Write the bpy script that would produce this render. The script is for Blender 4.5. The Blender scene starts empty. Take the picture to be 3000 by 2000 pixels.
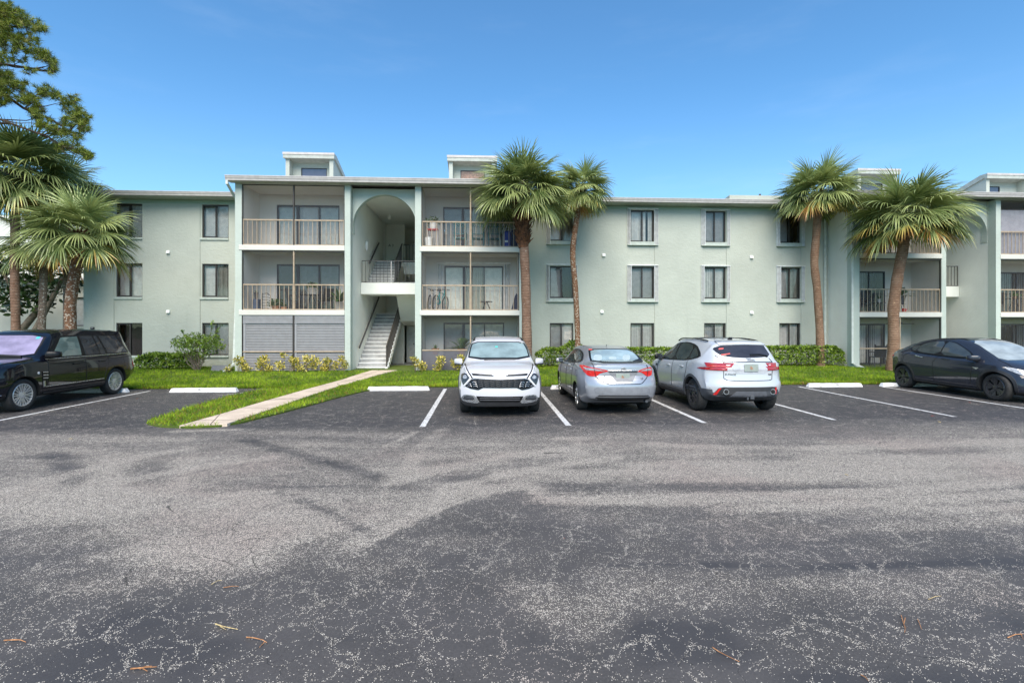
import bpy, bmesh, math, random
import numpy as np
from mathutils import Vector, Matrix, noise as mnoise
from mathutils.bvhtree import BVHTree

R = math.radians
C = bpy.context.scene.collection
SC = bpy.context.scene

# ---------------------------------------------------------------- camera, sky, sun, exposure
YAW, EYE, FPX, HOR = R(3.2), 1.95, 1500.0, 955.0
cam_d = bpy.data.cameras.new("camera")
cam_d.sensor_width = 36.0
cam_d.lens = 18.0
cam_d.shift_y = -45.0 / 3000.0
cam_d.clip_start = 0.05
cam_d.clip_end = 3000.0
cam = bpy.data.objects.new("camera", cam_d)
cam.location = (0, 0, EYE)
cam.rotation_euler = (R(90), 0, -YAW)
C.objects.link(cam)
SC.camera = cam

SUN_EL, SUN_AZ = R(48), R(184)          # azimuth measured from +Y towards +X: the sun stands behind the camera
world = bpy.data.worlds.new("World")
SC.world = world
world.use_nodes = True
wn = world.node_tree
for n in list(wn.nodes):
    wn.nodes.remove(n)
w_out = wn.nodes.new("ShaderNodeOutputWorld")
w_bg = wn.nodes.new("ShaderNodeBackground")
w_sky = wn.nodes.new("ShaderNodeTexSky")
w_sky.sky_type = 'NISHITA'
w_sky.sun_disc = False
w_sky.sun_elevation = SUN_EL
w_sky.sun_rotation = SUN_AZ
w_sky.altitude = 0
w_sky.air_density = 1.0
w_sky.dust_density = 0.6
w_sky.ozone_density = 2.2
w_bg.inputs["Strength"].default_value = 0.135
w_hs = wn.nodes.new("ShaderNodeHueSaturation")
w_hs.inputs["Saturation"].default_value = 1.0
w_hs.inputs["Value"].default_value = 1.0
w_tn = wn.nodes.new("ShaderNodeMix"); w_tn.data_type = 'RGBA'; w_tn.blend_type = 'MULTIPLY'
w_tn.inputs[0].default_value = 1.0
w_tn.inputs[7].default_value = (0.56, 0.93, 1.10, 1)
wn.links.new(w_sky.outputs["Color"], w_hs.inputs["Color"])
wn.links.new(w_hs.outputs["Color"], w_tn.inputs[6])
# a few thin veils of high cloud low in the sky
w_tc = wn.nodes.new("ShaderNodeTexCoord")
w_mp = wn.nodes.new("ShaderNodeMapping"); w_mp.inputs["Scale"].default_value = (1.6, 1.6, 7.0)
w_nz = wn.nodes.new("ShaderNodeTexNoise"); w_nz.inputs["Scale"].default_value = 1.9; w_nz.inputs["Detail"].default_value = 6; w_nz.inputs["Roughness"].default_value = .6
w_mr = wn.nodes.new("ShaderNodeMapRange"); w_mr.interpolation_type = 'SMOOTHSTEP'
w_mr.inputs[1].default_value = .50; w_mr.inputs[2].default_value = .82; w_mr.inputs[3].default_value = 0; w_mr.inputs[4].default_value = .05
w_cl = wn.nodes.new("ShaderNodeMix"); w_cl.data_type = 'RGBA'
w_cl.inputs[7].default_value = (6.2, 6.6, 7.0, 1)
wn.links.new(w_tc.outputs["Generated"], w_mp.inputs["Vector"]); wn.links.new(w_mp.outputs[0], w_nz.inputs["Vector"])
wn.links.new(w_nz.outputs[0], w_mr.inputs[0]); wn.links.new(w_mr.outputs[0], w_cl.inputs[0])
w_sp = wn.nodes.new("ShaderNodeSeparateXYZ"); wn.links.new(w_tc.outputs["Generated"], w_sp.inputs[0])
w_hz = wn.nodes.new("ShaderNodeMapRange"); w_hz.interpolation_type = 'SMOOTHSTEP'
w_hz.inputs[1].default_value = .05; w_hz.inputs[2].default_value = .42; w_hz.inputs[3].default_value = .16; w_hz.inputs[4].default_value = 0
w_ha = wn.nodes.new("ShaderNodeMix"); w_ha.data_type = 'RGBA'; w_ha.inputs[7].default_value = (4.6, 5.2, 5.6, 1)
wn.links.new(w_sp.outputs[2], w_hz.inputs[0]); wn.links.new(w_hz.outputs[0], w_ha.inputs[0])
wn.links.new(w_tn.outputs[2], w_ha.inputs[6])
wn.links.new(w_ha.outputs[2], w_cl.inputs[6])
wn.links.new(w_cl.outputs[2], w_bg.inputs["Color"])
wn.links.new(w_bg.outputs["Background"], w_out.inputs["Surface"])

sun_d = bpy.data.lights.new("sun", 'SUN')
sun_d.energy = 3.8
sun_d.angle = R(50)
sun_d.color = (1.0, 0.88, 0.74)
sun = bpy.data.objects.new("sun", sun_d)
sun.rotation_euler = (R(90) - SUN_EL, 0, math.pi - SUN_AZ)
sun.location = (0, 0, 40)
C.objects.link(sun)

SC.view_settings.view_transform = 'Standard'
SC.view_settings.look = 'None'
SC.view_settings.exposure = 0.66
SC.view_settings.gamma = 1.0
SC.render.engine = 'CYCLES'
SC.cycles.use_denoising = True
SC.cycles.max_bounces = 12
SC.cycles.diffuse_bounces = 8
SC.cycles.transparent_max_bounces = 12
SC.cycles.caustics_reflective = False
SC.cycles.caustics_refractive = False

# ---------------------------------------------------------------- pixel (3000 px wide photo) -> world
cy_, sy_ = math.cos(YAW), math.sin(YAW)
def PY(px, py, Y):                       # on the plane y = Y
    u = (px - 1500) / FPX; v = (HOR - py) / FPX
    t = Y / (cy_ - u * sy_)
    return Vector((t * (sy_ + u * cy_), Y, EYE + t * v))
def PX(px, py, X):                       # on the plane x = X
    u = (px - 1500) / FPX; v = (HOR - py) / FPX
    t = X / (sy_ + u * cy_)
    return Vector((X, t * (cy_ - u * sy_), EYE + t * v))
def PG(px, py, z=0.0):                   # on the ground
    u = (px - 1500) / FPX; v = (HOR - py) / FPX
    t = (z - EYE) / v
    return Vector((t * (sy_ + u * cy_), t * (cy_ - u * sy_), z))
KV = 3000 / 2352.0

# ---------------------------------------------------------------- objects
def thing(name, label, cat, loc=(0, 0, 0), rotz=0.0, group=None):
    o = bpy.data.objects.new(name, None)
    o.empty_display_size = 0.2
    C.objects.link(o)
    o.location = loc
    o.rotation_euler = (0, 0, rotz)
    o['label'] = label; o['category'] = cat
    if group: o['group'] = group
    return o
def tag(o, label, cat, group=None):
    o['label'] = label; o['category'] = cat
    if group: o['group'] = group
    return o
def struct(o, kind='structure'):
    o['kind'] = kind
    return o
def abs_loc(o):
    v = Vector((0, 0, 0))
    while o is not None:
        v += o.location
        o = o.parent
    return v
def copy_tree(o, parent=None):
    c = o.copy(); C.objects.link(c)
    if parent is not None: c.parent = parent
    for ch in list(o.children): copy_tree(ch, c)
    return c

class MB:
    """collects shapes and links them as ONE mesh object"""
    def __init__(s):
        s.v = []; s.f = []; s.m = []; s.attr = []
    def add(s, vs, fs, mi=0, a=0.0):
        b = len(s.v)
        s.v.extend([tuple(q) for q in vs])
        s.f.extend([tuple(i + b for i in f) for f in fs])
        s.m.extend([mi] * len(fs))
        if isinstance(a, (list, tuple, np.ndarray)): s.attr.extend(list(a))
        else: s.attr.extend([a] * len(vs))
    def box(s, x0, x1, y0, y1, z0, z1, mi=0, a=0.0):
        s.add([(x0,y0,z0),(x1,y0,z0),(x1,y1,z0),(x0,y1,z0),(x0,y0,z1),(x1,y0,z1),(x1,y1,z1),(x0,y1,z1)],
              [(0,3,2,1),(4,5,6,7),(0,1,5,4),(1,2,6,5),(2,3,7,6),(3,0,4,7)], mi, a)
    def bbox(s, x0, x1, y0, y1, z0, z1, bev=0.01, mi=0, a=0.0):
        """box with chamfered edges"""
        b = min(bev, abs(x1-x0)*.45, abs(y1-y0)*.45, abs(z1-z0)*.45)
        bm = bmesh.new()
        bmesh.ops.create_cube(bm, size=1.0)
        for v in bm.verts:
            v.co = Vector((x0 + (v.co.x+.5)*(x1-x0), y0 + (v.co.y+.5)*(y1-y0), z0 + (v.co.z+.5)*(z1-z0)))
        bmesh.ops.bevel(bm, geom=list(bm.edges), offset=b, segments=1, affect='EDGES', profile=.5)
        s.bm(bm, mi, a); bm.free()
    def bm(s, bm, mi=0, a=0.0):
        bm.verts.index_update()
        s.add([v.co.copy() for v in bm.verts], [[v.index for v in f.verts] for f in bm.faces], mi, a)
    def obox(s, p, ax, ay, az, mi=0, a=0.0):
        """oriented box centred at p, half axes ax ay az"""
        p = Vector(p); ax = Vector(ax); ay = Vector(ay); az = Vector(az)
        vs = [p+sx*ax+sy2*ay+sz*az for sz in (-1,1) for sx, sy2 in ((-1,-1),(1,-1),(1,1),(-1,1))]
        s.add(vs, [(0,3,2,1),(4,5,6,7),(0,1,5,4),(1,2,6,5),(2,3,7,6),(3,0,4,7)], mi, a)
    def tube(s, pts, rad, n=8, mi=0, cap=True, a=0.0):
        pts = [Vector(p) for p in pts]
        if not isinstance(rad, (list, tuple)): rad = [rad]*len(pts)
        if not isinstance(a, (list, tuple)): a = [a]*len(pts)
        vs = []; av = []
        up = None
        for i, p in enumerate(pts):
            t = (pts[min(i+1, len(pts)-1)] - pts[max(i-1, 0)])
            if t.length < 1e-9: t = Vector((0,0,1))
            t.normalize()
            if up is None:
                up = Vector((1,0,0)) if abs(t.x) < .8 else Vector((0,1,0))
            u = (up - t*up.dot(t)); u.normalize(); up = u
            w = t.cross(u)
            for k in range(n):
                an = 2*math.pi*k/n
                vs.append(p + rad[i]*(math.cos(an)*u + math.sin(an)*w)); av.append(a[i])
        fs = []
        for i in range(len(pts)-1):
            for k in range(n):
                k2 = (k+1) % n
                fs.append((i*n+k, i*n+k2, (i+1)*n+k2, (i+1)*n+k))
        if cap:
            fs.append(tuple(range(n-1, -1, -1)))
            b = (len(pts)-1)*n
            fs.append(tuple(b+k for k in range(n)))
        s.add(vs, fs, mi, av)
    def bar(s, p0, p1, w, h=None, mi=0, a=0.0):
        """rectangular bar between two points"""
        p0 = Vector(p0); p1 = Vector(p1); h = h or w
        t = (p1-p0); L = t.length; t.normalize()
        up = Vector((0,0,1)) if abs(t.z) < .95 else Vector((0,1,0))
        u = t.cross(up); u.normalize(); w2 = u.cross(t)
        s.obox((p0+p1)/2, t*L/2, u*w/2, w2*h/2, mi, a)
    def lathe(s, c, prof, n=16, mi=0, axis='z', a=0.0):
        """prof: (radius, height) list"""
        c = Vector(c); vs = []
        for r, h in prof:
            for k in range(n):
                an = 2*math.pi*k/n
                q = (r*math.cos(an), r*math.sin(an), h)
                if axis == 'y': q = (q[0], q[2], q[1])
                if axis == 'x': q = (q[2], q[0], q[1])
                vs.append(c + Vector(q))
        fs = []
        for i in range(len(prof)-1):
            for k in range(n):
                k2 = (k+1) % n
                fs.append((i*n+k, i*n+k2, (i+1)*n+k2, (i+1)*n+k))
        fs.append(tuple(range(n-1, -1, -1)))
        b = (len(prof)-1)*n
        fs.append(tuple(b+k for k in range(n)))
        s.add(vs, fs, mi, a)
    def prism_x(s, poly, x0, x1, mi=0, a=0.0):
        """closed (y,z) outline extruded along x"""
        n = len(poly)
        vs = [(x0, y, z) for y, z in poly] + [(x1, y, z) for y, z in poly]
        fs = [(i, (i+1) % n, n+(i+1) % n, n+i) for i in range(n)]
        fs += [tuple(range(n-1, -1, -1)), tuple(range(n, 2*n))]
        s.add(vs, fs, mi, a)
    def prism_y(s, poly, y0, y1, mi=0, a=0.0):
        n = len(poly)
        vs = [(x, y0, z) for x, z in poly] + [(x, y1, z) for x, z in poly]
        fs = [(i, (i+1) % n, n+(i+1) % n, n+i) for i in range(n)]
        fs += [tuple(range(n-1, -1, -1)), tuple(range(n, 2*n))]
        s.add(vs, fs, mi, a)
    def prism_z(s, poly, z0, z1, mi=0, a=0.0):
        n = len(poly)
        vs = [(x, y, z0) for x, y in poly] + [(x, y, z1) for x, y in poly]
        fs = [(i, (i+1) % n, n+(i+1) % n, n+i) for i in range(n)]
        fs += [tuple(range(n-1, -1, -1)), tuple(range(n, 2*n))]
        s.add(vs, fs, mi, a)
    def zig_x(s, pts_yz, x0, x1, mi=0):
        """open (y,z) polyline swept along x (slats)"""
        vs = []; fs = []
        for y, z in pts_yz: vs += [(x0, y, z), (x1, y, z)]
        for i in range(len(pts_yz)-1): fs.append((2*i, 2*i+1, 2*i+3, 2*i+2))
        s.add(vs, fs, mi)
    def zig_z(s, pts_xy, z0, z1, mi=0):
        vs = []; fs = []
        for x, y in pts_xy: vs += [(x, y, z0), (x, y, z1)]
        for i in range(len(pts_xy)-1): fs.append((2*i, 2*i+1, 2*i+3, 2*i+2))
        s.add(vs, fs, mi)
    def build(s, name, mats, parent=None, smooth=False, rel=True, attr=None, normals=True):
        if not isinstance(mats, (list, tuple)): mats = [mats]
        off = abs_loc(parent) if (parent is not None and rel) else Vector((0,0,0))
        me = bpy.data.meshes.new(name)
        v = np.array(s.v, dtype=np.float64).reshape(-1, 3) - np.array(off)
        me.from_pydata(v.tolist(), [], s.f)
        for m in mats: me.materials.append(m)
        me.polygons.foreach_set("material_index", s.m)
        if attr:
            at = me.attributes.new(attr, 'FLOAT', 'POINT')
            at.data.foreach_set("value", np.array(s.attr, dtype=np.float32))
        if normals:
            bm = bmesh.new(); bm.from_mesh(me)
            bmesh.ops.recalc_face_normals(bm, faces=bm.faces)
            bm.to_mesh(me); bm.free()
        if smooth is not False:
            me.polygons.foreach_set("use_smooth", [True]*len(me.polygons))
            if smooth is not True: sharpen(me, smooth)
        me.update()
        o = bpy.data.objects.new(name, me)
        C.objects.link(o)
        if parent is not None: o.parent = parent
        return o

def sharpen(me, ang):
    bm = bmesh.new(); bm.from_mesh(me)
    for e in bm.edges:
        if len(e.link_faces) == 2 and e.calc_face_angle(0) > R(ang): e.smooth = False
    bm.to_mesh(me); bm.free()

# ---------------------------------------------------------------- materials
class NT:
    def __init__(s, name):
        s.m = bpy.data.materials.new(name); s.m.use_nodes = True
        s.t = s.m.node_tree
        for n in list(s.t.nodes): s.t.nodes.remove(n)
        s.out = s.n("ShaderNodeOutputMaterial")
    def n(s, typ, **kw):
        nd = s.t.nodes.new(typ)
        for k, v in kw.items(): setattr(nd, k, v)
        return nd
    def val(s, inp, v):
        if hasattr(v, "is_output") or isinstance(v, bpy.types.NodeSocket): s.t.links.new(v, inp)
        elif isinstance(v, (tuple, list)):
            v = tuple(v)
            if len(inp.default_value) == 4 and len(v) == 3: v = v + (1,)
            inp.default_value = v
        else: inp.default_value = v
    def math(s, op, a, b=0.0, c=0.0, clamp=False):
        nd = s.n("ShaderNodeMath", operation=op); nd.use_clamp = clamp
        s.val(nd.inputs[0], a); s.val(nd.inputs[1], b)
        if op in ('MULTIPLY_ADD', 'SMOOTH_MIN', 'SMOOTH_MAX', 'COMPARE', 'WRAP'): s.val(nd.inputs[2], c)
        return nd.outputs[0]
    def ramp(s, x, a, b, lo=0.0, hi=1.0, smooth=True):
        nd = s.n("ShaderNodeMapRange")
        nd.interpolation_type = 'SMOOTHSTEP' if smooth else 'LINEAR'
        s.val(nd.inputs[0], x); s.val(nd.inputs[1], a); s.val(nd.inputs[2], b); s.val(nd.inputs[3], lo); s.val(nd.inputs[4], hi)
        return nd.outputs[0]
    def mix(s, f, a, b, mode='MIX'):
        nd = s.n("ShaderNodeMix", data_type='RGBA', blend_type=mode)
        s.val(nd.inputs[0], f); s.val(nd.inputs[6], a); s.val(nd.inputs[7], b)
        return nd.outputs[2]
    def coord(s, which="Object"):
        return s.n("ShaderNodeTexCoord").outputs[which]
    def mapping(s, vec, scale=(1,1,1), loc=(0,0,0)):
        nd = s.n("ShaderNodeMapping")
        s.val(nd.inputs["Vector"], vec); s.val(nd.inputs["Scale"], scale); s.val(nd.inputs["Location"], loc)
        return nd.outputs[0]
    def noise(s, vec, scale, detail=3, rough=.55, out=0):
        nd = s.n("ShaderNodeTexNoise")
        s.val(nd.inputs["Vector"], vec); s.val(nd.inputs["Scale"], scale); s.val(nd.inputs["Detail"], detail); s.val(nd.inputs["Roughness"], rough)
        return nd.outputs[out]
    def voro(s, vec, scale, feature='F1', out="Distance"):
        nd = s.n("ShaderNodeTexVoronoi", feature=feature)
        s.val(nd.inputs["Vector"], vec); s.val(nd.inputs["Scale"], scale)
        return nd.outputs[out]
    def attr(s, name):
        nd = s.n("ShaderNodeAttribute"); nd.attribute_name = name
        return nd.outputs["Fac"]
    def bump(s, h, strength=.3, dist=.02, normal=None):
        nd = s.n("ShaderNodeBump")
        s.val(nd.inputs["Height"], h); s.val(nd.inputs["Strength"], strength); s.val(nd.inputs["Distance"], dist)
        if normal is not None: s.val(nd.inputs["Normal"], normal)
        return nd.outputs[0]
    def pbr(s, color, rough=.6, metal=0.0, normal=None, spec=.5, coat=0.0, trans=0.0, **kw):
        nd = s.n("ShaderNodeBsdfPrincipled")
        s.val(nd.inputs["Base Color"], color); s.val(nd.inputs["Roughness"], rough); s.val(nd.inputs["Metallic"], metal)
        s.val(nd.inputs["Specular IOR Level"], spec)
        if coat: s.val(nd.inputs["Coat Weight"], coat); nd.inputs["Coat Roughness"].default_value = .03
        if normal is not None: s.val(nd.inputs["Normal"], normal)
        for k, v in kw.items(): s.val(nd.inputs[k.replace("_", " ")], v)
        s.t.links.new(nd.outputs[0], s.out.inputs["Surface"])
        return nd

_M = {}
def simple(name, col, rough=.6, metal=0.0, coat=0.0, spec=.5, var=0.08, vscale=6.0, bump=0.0, bscale=80.0):
    """plain procedural material with a little wear in colour and gloss"""
    if name in _M: return _M[name]
    t = NT(name)
    co = t.coord()
    nz = t.noise(co, vscale, 4, .6)
    dark = tuple(c*(1-var*1.6) for c in col); lite = tuple(min(1, c*(1+var)) for c in col)
    c = t.mix(t.ramp(nz, .3, .7), dark, lite)
    rr = t.ramp(t.noise(co, vscale*2.3, 3), .3, .7, max(.02, rough-.06), min(1, rough+.06))
    nrm = t.bump(t.noise(co, bscale, 3), bump, .01) if bump else None
    t.pbr(c, rr, metal, nrm, spec, coat)
    _M[name] = t.m
    return t.m
def glow(name, col, s):
    if name in _M: return _M[name]
    t = NT(name)
    e = t.n("ShaderNodeEmission"); t.val(e.inputs[0], col); e.inputs[1].default_value = s
    t.t.links.new(e.outputs[0], t.out.inputs["Surface"])
    _M[name] = t.m
    return t.m

def text_obj(name, body, size, mat, parent, loc, rot, thick=0.002, align='CENTER', shear=0.0, sx=1.0):
    cu = bpy.data.curves.new(name, 'FONT')
    cu.body = body; cu.size = size; cu.extrude = thick; cu.align_x = align; cu.align_y = 'CENTER'; cu.shear = shear
    cu.resolution_u = 2
    tmp = bpy.data.objects.new(name, cu)
    C.objects.link(tmp)
    dg = bpy.context.evaluated_depsgraph_get()
    me = bpy.data.meshes.new_from_object(tmp.evaluated_get(dg))
    C.objects.unlink(tmp); bpy.data.objects.remove(tmp); bpy.data.curves.remove(cu)
    me.name = name
    M4 = Matrix.Translation(Vector(loc)) @ rot.to_4x4() @ Matrix.Diagonal((sx, 1, 1, 1))
    me.transform(M4)
    me.materials.clear(); me.materials.append(mat)
    o = bpy.data.objects.new(name, me); C.objects.link(o)
    if parent is not None: o.parent = parent
    return o
FACE_CAM = Matrix.Rotation(R(90), 3, 'X')            # text upright, read from -y
# ================================================================ SETTING: ground, lot, lawn, path
rng = np.random.default_rng(7)
random.seed(7)

def vnoise(x, y, s, seed=0):
    """cheap smooth value noise on arrays"""
    g = np.random.default_rng(1000 + seed).random((97, 97))
    u = (x * s) % 96; v = (y * s) % 96
    i = np.floor(u).astype(int); j = np.floor(v).astype(int)
    fu = u - i; fv = v - j
    fu = fu * fu * (3 - 2 * fu); fv = fv * fv * (3 - 2 * fv)
    return (g[i, j] * (1 - fu) + g[i + 1, j] * fu) * (1 - fv) + (g[i, j + 1] * (1 - fu) + g[i + 1, j + 1] * fu) * fv
def fbm(x, y, s, seed=0):
    return (vnoise(x, y, s, seed) * .5 + vnoise(x, y, s * 2.1, seed + 1) * .3 + vnoise(x, y, s * 4.3, seed + 2) * .2)
def sstep(a, b, x):
    t = np.clip((x - a) / (b - a), 0, 1)
    return t * t * (3 - 2 * t)
def in_poly(x, y, poly):
    r = np.zeros(x.shape, bool)
    n = len(poly)
    for i in range(n):
        x1, y1 = poly[i]; x2, y2 = poly[(i + 1) % n]
        c = ((y1 > y) != (y2 > y)) & (x < (x2 - x1) * (y - y1) / (y2 - y1 + 1e-12) + x1)
        r ^= c
    return r
def seg_dist(x, y, pts):
    d = np.full(x.shape, 1e9)
    for (ax, ay), (bx, by) in zip(pts[:-1], pts[1:]):
        dx, dy = bx - ax, by - ay
        t = np.clip(((x - ax) * dx + (y - ay) * dy) / (dx * dx + dy * dy + 1e-9), 0, 1)
        d = np.minimum(d, np.hypot(x - ax - t * dx, y - ay - t * dy))
    return d
def GV(*pts):
    return [tuple(PG(a * KV, b * KV)[:2]) for a, b in pts]

# ---- asphalt: one sheet; how far the black seal coat has worn off the pale stone is stored per vertex
xs = np.concatenate([np.arange(-70, -16, 3.0), np.arange(-16, 20, .08), np.arange(20, 71, 3.0)])
ys = np.concatenate([np.arange(-45, 1.4, 2.9), np.arange(1.4, 16.44, .08), [16.46]])
GX, GY = np.meshgrid(xs, ys)
n1 = fbm(GX + 50, GY + 50, .35, 3); n2 = fbm(GX + 50, GY * 2.2 + 50, .9, 9)
wear = .105 + .22 * (n1 - .5) + .24 * (n2 - .5)
band = sstep(3.7, 4.9, GY + 1.2 * (n1 - .5) + .7 * (n2 - .5) - .9 * sstep(-1.2, .6, GX)) * (1 - sstep(8.4, 10.2, GY + 1.2 * (n2 - .5)))
wear += band * (.43 + .5 * (n2 - .5) + .75 * (fbm(GX * .13 + 40 + .02 * GX * GY, GY * 2.3 + .05 * GX + 40, 1.0, 77) - .5))
wear -= sstep(9.6, 10.8, GY) * .17
dark = np.array(0)
# sealed patch right of the middle with a sharp curved edge
patch = GV((1200, 1121), (1130, 1136), (1060, 1152), (990, 1184), (930, 1210), (880, 1236), (830, 1266), (900, 1330), (1300, 1340), (2500, 1300), (2500, 1178), (1800, 1163), (1480, 1160), (1260, 1158))
def stroke(pts, w, amt, soft=.5, nz=.5):
    global wear
    P = GV(*pts)
    d = seg_dist(GX, GY, P)
    k = (1 - sstep(w * (1 - soft) * .5, w * .5 * (1 + soft), d)) * (1 - nz + nz * 2 * n2)
    wear = wear + 1.6 * amt * k
stroke([(1200, 1122), (1130, 1136), (1060, 1152), (990, 1184), (930, 1210), (880, 1236)], .55, .42)
stroke([(1190, 1150), (1500, 1147), (1800, 1140), (2100, 1124), (2400, 1102)], .22, .42)
stroke([(1180, 1090), (1450, 1092), (1750, 1100), (2050, 1098), (2400, 1085)], .5, .30)
stroke([(1500, 1075), (1800, 1072), (2100, 1062), (2400, 1052)], .7, .28)
stroke([(1700, 1170), (2000, 1158), (2250, 1140), (2400, 1130)], .22, .36)
stroke([(1900, 1045), (2352, 1040)], 1.3, .22)
stroke([(1250, 1118), (1600, 1116), (2000, 1112), (2400, 1096)], .3, -.20)
stroke([(1600, 1304), (1900, 1305), (2200, 1304), (2400, 1302)], .055, -.30, .3, .2)
stroke([(1400, 1300), (1900, 1296), (2400, 1292)], .12, -.16)
stroke([(1450, 1345), (1800, 1330), (2200, 1335)], .7, .16)
stroke([(1500, 1240), (1900, 1230), (2352, 1240)], .6, .12)
stroke([(1180, 1310), (1260, 1370), (1340, 1420)], .5, .22)
stroke([(0, 1150), (150, 1150), (300, 1160), (420, 1180), (520, 1230)], 1.3, .24)
stroke([(560, 1150), (700, 1160), (800, 1175), (900, 1150), (1050, 1130)], .7, .16)
stroke([(0, 1135), (200, 1132), (420, 1128), (600, 1140)], .6, .16)
stroke([(420, 1127), (560, 1122), (640, 1118), (900, 1116)], .07, -.22, .5, .2)
stroke([(640, 1130), (720, 1160), (800, 1200), (870, 1230)], .12, -.34)
stroke([(450, 1240), (560, 1190), (650, 1150)], .14, -.14)
stroke([(600, 1255), (740, 1220), (860, 1190)], .3, .22)
stroke([(150, 1130), (160, 1095), (140, 1060), (120, 1040)], .3, -.22)
stroke([(330, 1120), (360, 1080), (370, 1040)], .5, -.16)
stroke([(215, 1120), (260, 1080), (250, 1050)], .3, .16)
stroke([(400, 1120), (420, 1085), (410, 1060)], .25, .18)
stroke([(960, 1130), (930, 1090), (960, 1030), (1020, 985)], .25, .16)
stroke([(1150, 1060), (1000, 1075), (900, 1100)], .35, .26)
stroke([(880, 1025), (930, 1005), (958, 990)], .10, .34)
stroke([(700, 1020), (900, 1022), (1150, 1018)], .3, .18)
stroke([(1320, 1060), (1330, 1030), (1320, 1010)], .2, .12)
stroke([(1285, 1007), (1345, 1006)], .22, .9, .4, .2)
stroke([(1148, 1169), (1190, 1167)], .07, .9, .4, .2)
stroke([(400, 990), (540, 986)], .22, .34)
stroke([(500, 908), (560, 902)], .14, .5, .4)
stroke([(2060, 900), (2250, 904)], .2, .12)
# long turning arcs left by tyres
for c0, c1, c2, w_, a_ in (((60, 1120), (230, 1060), (430, 1030), .16, .22), ((120, 1150), (330, 1085), (620, 1050), .14, .22), ((560, 1010), (760, 1060), (980, 1130), .14, -.2), ((900, 1110), (1080, 1050), (1300, 1030), .14, .26), ((1000, 1130), (1180, 1075), (1420, 1050), .12, .22), ((1500, 1020), (1900, 1040), (2352, 1010), .16, .2), ((1650, 1230), (2000, 1205), (2352, 1190), .18, .24), ((1500, 1200), (1900, 1186), (2352, 1160), .1, .22), ((200, 1280), (500, 1250), (760, 1190), .12, .1)):
    q_ = [tuple((1 - u) ** 2 * p + 2 * u * (1 - u) * q + u * u * r_ for p, q, r_ in zip(c0, c1, c2)) for u in np.linspace(0, 1, 9)]
    stroke(q_, w_ * 1.9, a_ * 1.35, .6, .35)
for ox, oy, ow in ((.37, 12.3, .5), (3.0, 14.6, .4), (5.8, 14.3, .45), (8.7, 13.6, .5), (8.6, 12.2, .25), (-2.6, 13.2, .6), (-2.4, 14.4, .35), (-8.4, 13.4, .5), (11.4, 13.2, .45)):
    d_ = np.hypot((GX - ox) * 1.4, GY - oy)
    wear = wear - .12 * (1 - sstep(ow * .3, ow, d_ + .3 * (n2 - .5)))
for sp in [(560, 990, 900, 1000), (0, 1000, 420, 1010)]:
    stroke([(sp[0], sp[1]), (sp[2], sp[3])], .5, .12)
pm = in_poly(GX, GY, patch)
pk_ = pm * (1 - sstep(.2, 6.5, GX)) * .95
wear = wear * (1 - pk_) + pk_ * np.minimum(wear, .15 + .6 * np.clip(n2 - .45, 0, 1))
wear = wear - .08 * pm * sstep(1, 3, GX) * (1 - sstep(5, 9, GX))
stroke([(1230, 1146), (1500, 1144), (1800, 1137), (2100, 1121), (2400, 1098)], .26, .22, .4, .2)
stroke([(1650, 1172), (2000, 1158), (2352, 1132)], .2, .22, .4, .2)
wear = np.clip(wear, .03, 1.0)
me = bpy.data.meshes.new("asphalt_lot")
nx, ny = len(xs), len(ys)
vv = np.stack([GX.ravel(), GY.ravel(), (.012 * (fbm(GX + 50, GY + 50, .25, 21) - .5) * sstep(1.2, 4, GY)).ravel()], 1)
idx = np.arange(nx * ny).reshape(ny, nx)
ff = np.stack([idx[:-1, :-1].ravel(), idx[:-1, 1:].ravel(), idx[1:, 1:].ravel(), idx[1:, :-1].ravel()], 1)
me.from_pydata(vv.tolist(), [], ff.tolist())
at = me.attributes.new("wear", 'FLOAT', 'POINT'); at.data.foreach_set("value", wear.ravel().astype(np.float32))
me.polygons.foreach_set("use_smooth", [True] * len(me.polygons))

t = NT("asphalt")
co = t.coord()
w = t.attr("wear")
warp = t.n("ShaderNodeVectorMath", operation='MULTIPLY_ADD')
t.val(warp.inputs[0], t.noise(co, 2.2, 4, .65, out=1)); warp.inputs[1].default_value = (.30, .30, 0); t.val(warp.inputs[2], co)
wco = warp.outputs[0]
edge = t.voro(wco, 2.7, 'DISTANCE_TO_EDGE')
edge2 = t.voro(wco, 6.0, 'DISTANCE_TO_EDGE')
cn = t.noise(co, .8, 3)
crackw = t.ramp(cn, .30, .60, .0, .0055)
crack = t.math('LESS_THAN', edge, crackw)
crack2 = t.math('LESS_THAN', edge2, t.ramp(t.noise(co, 1.3, 3), .42, .66, .0, .0055))
near = t.math('MAXIMUM', t.ramp(edge, .0, .06, 1, 0), t.math('MULTIPLY', t.ramp(edge2, .0, .06, 1, 0), .7))
nearm = t.math('MULTIPLY', near, t.ramp(t.noise(co, 3.0, 4), .32, .60))
dens = t.math('ADD', t.math('MULTIPLY', t.math('POWER', w, 1.35), 1.0), t.math('MULTIPLY', nearm, .62))
dens = t.math('MULTIPLY', dens, t.ramp(t.noise(co, 9.0, 4, .7), .32, .68, .5, 1.45))
dens = t.math('MULTIPLY', dens, t.ramp(t.noise(co, 34.0, 2, .6), .36, .64, .35, 1.6))
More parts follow.
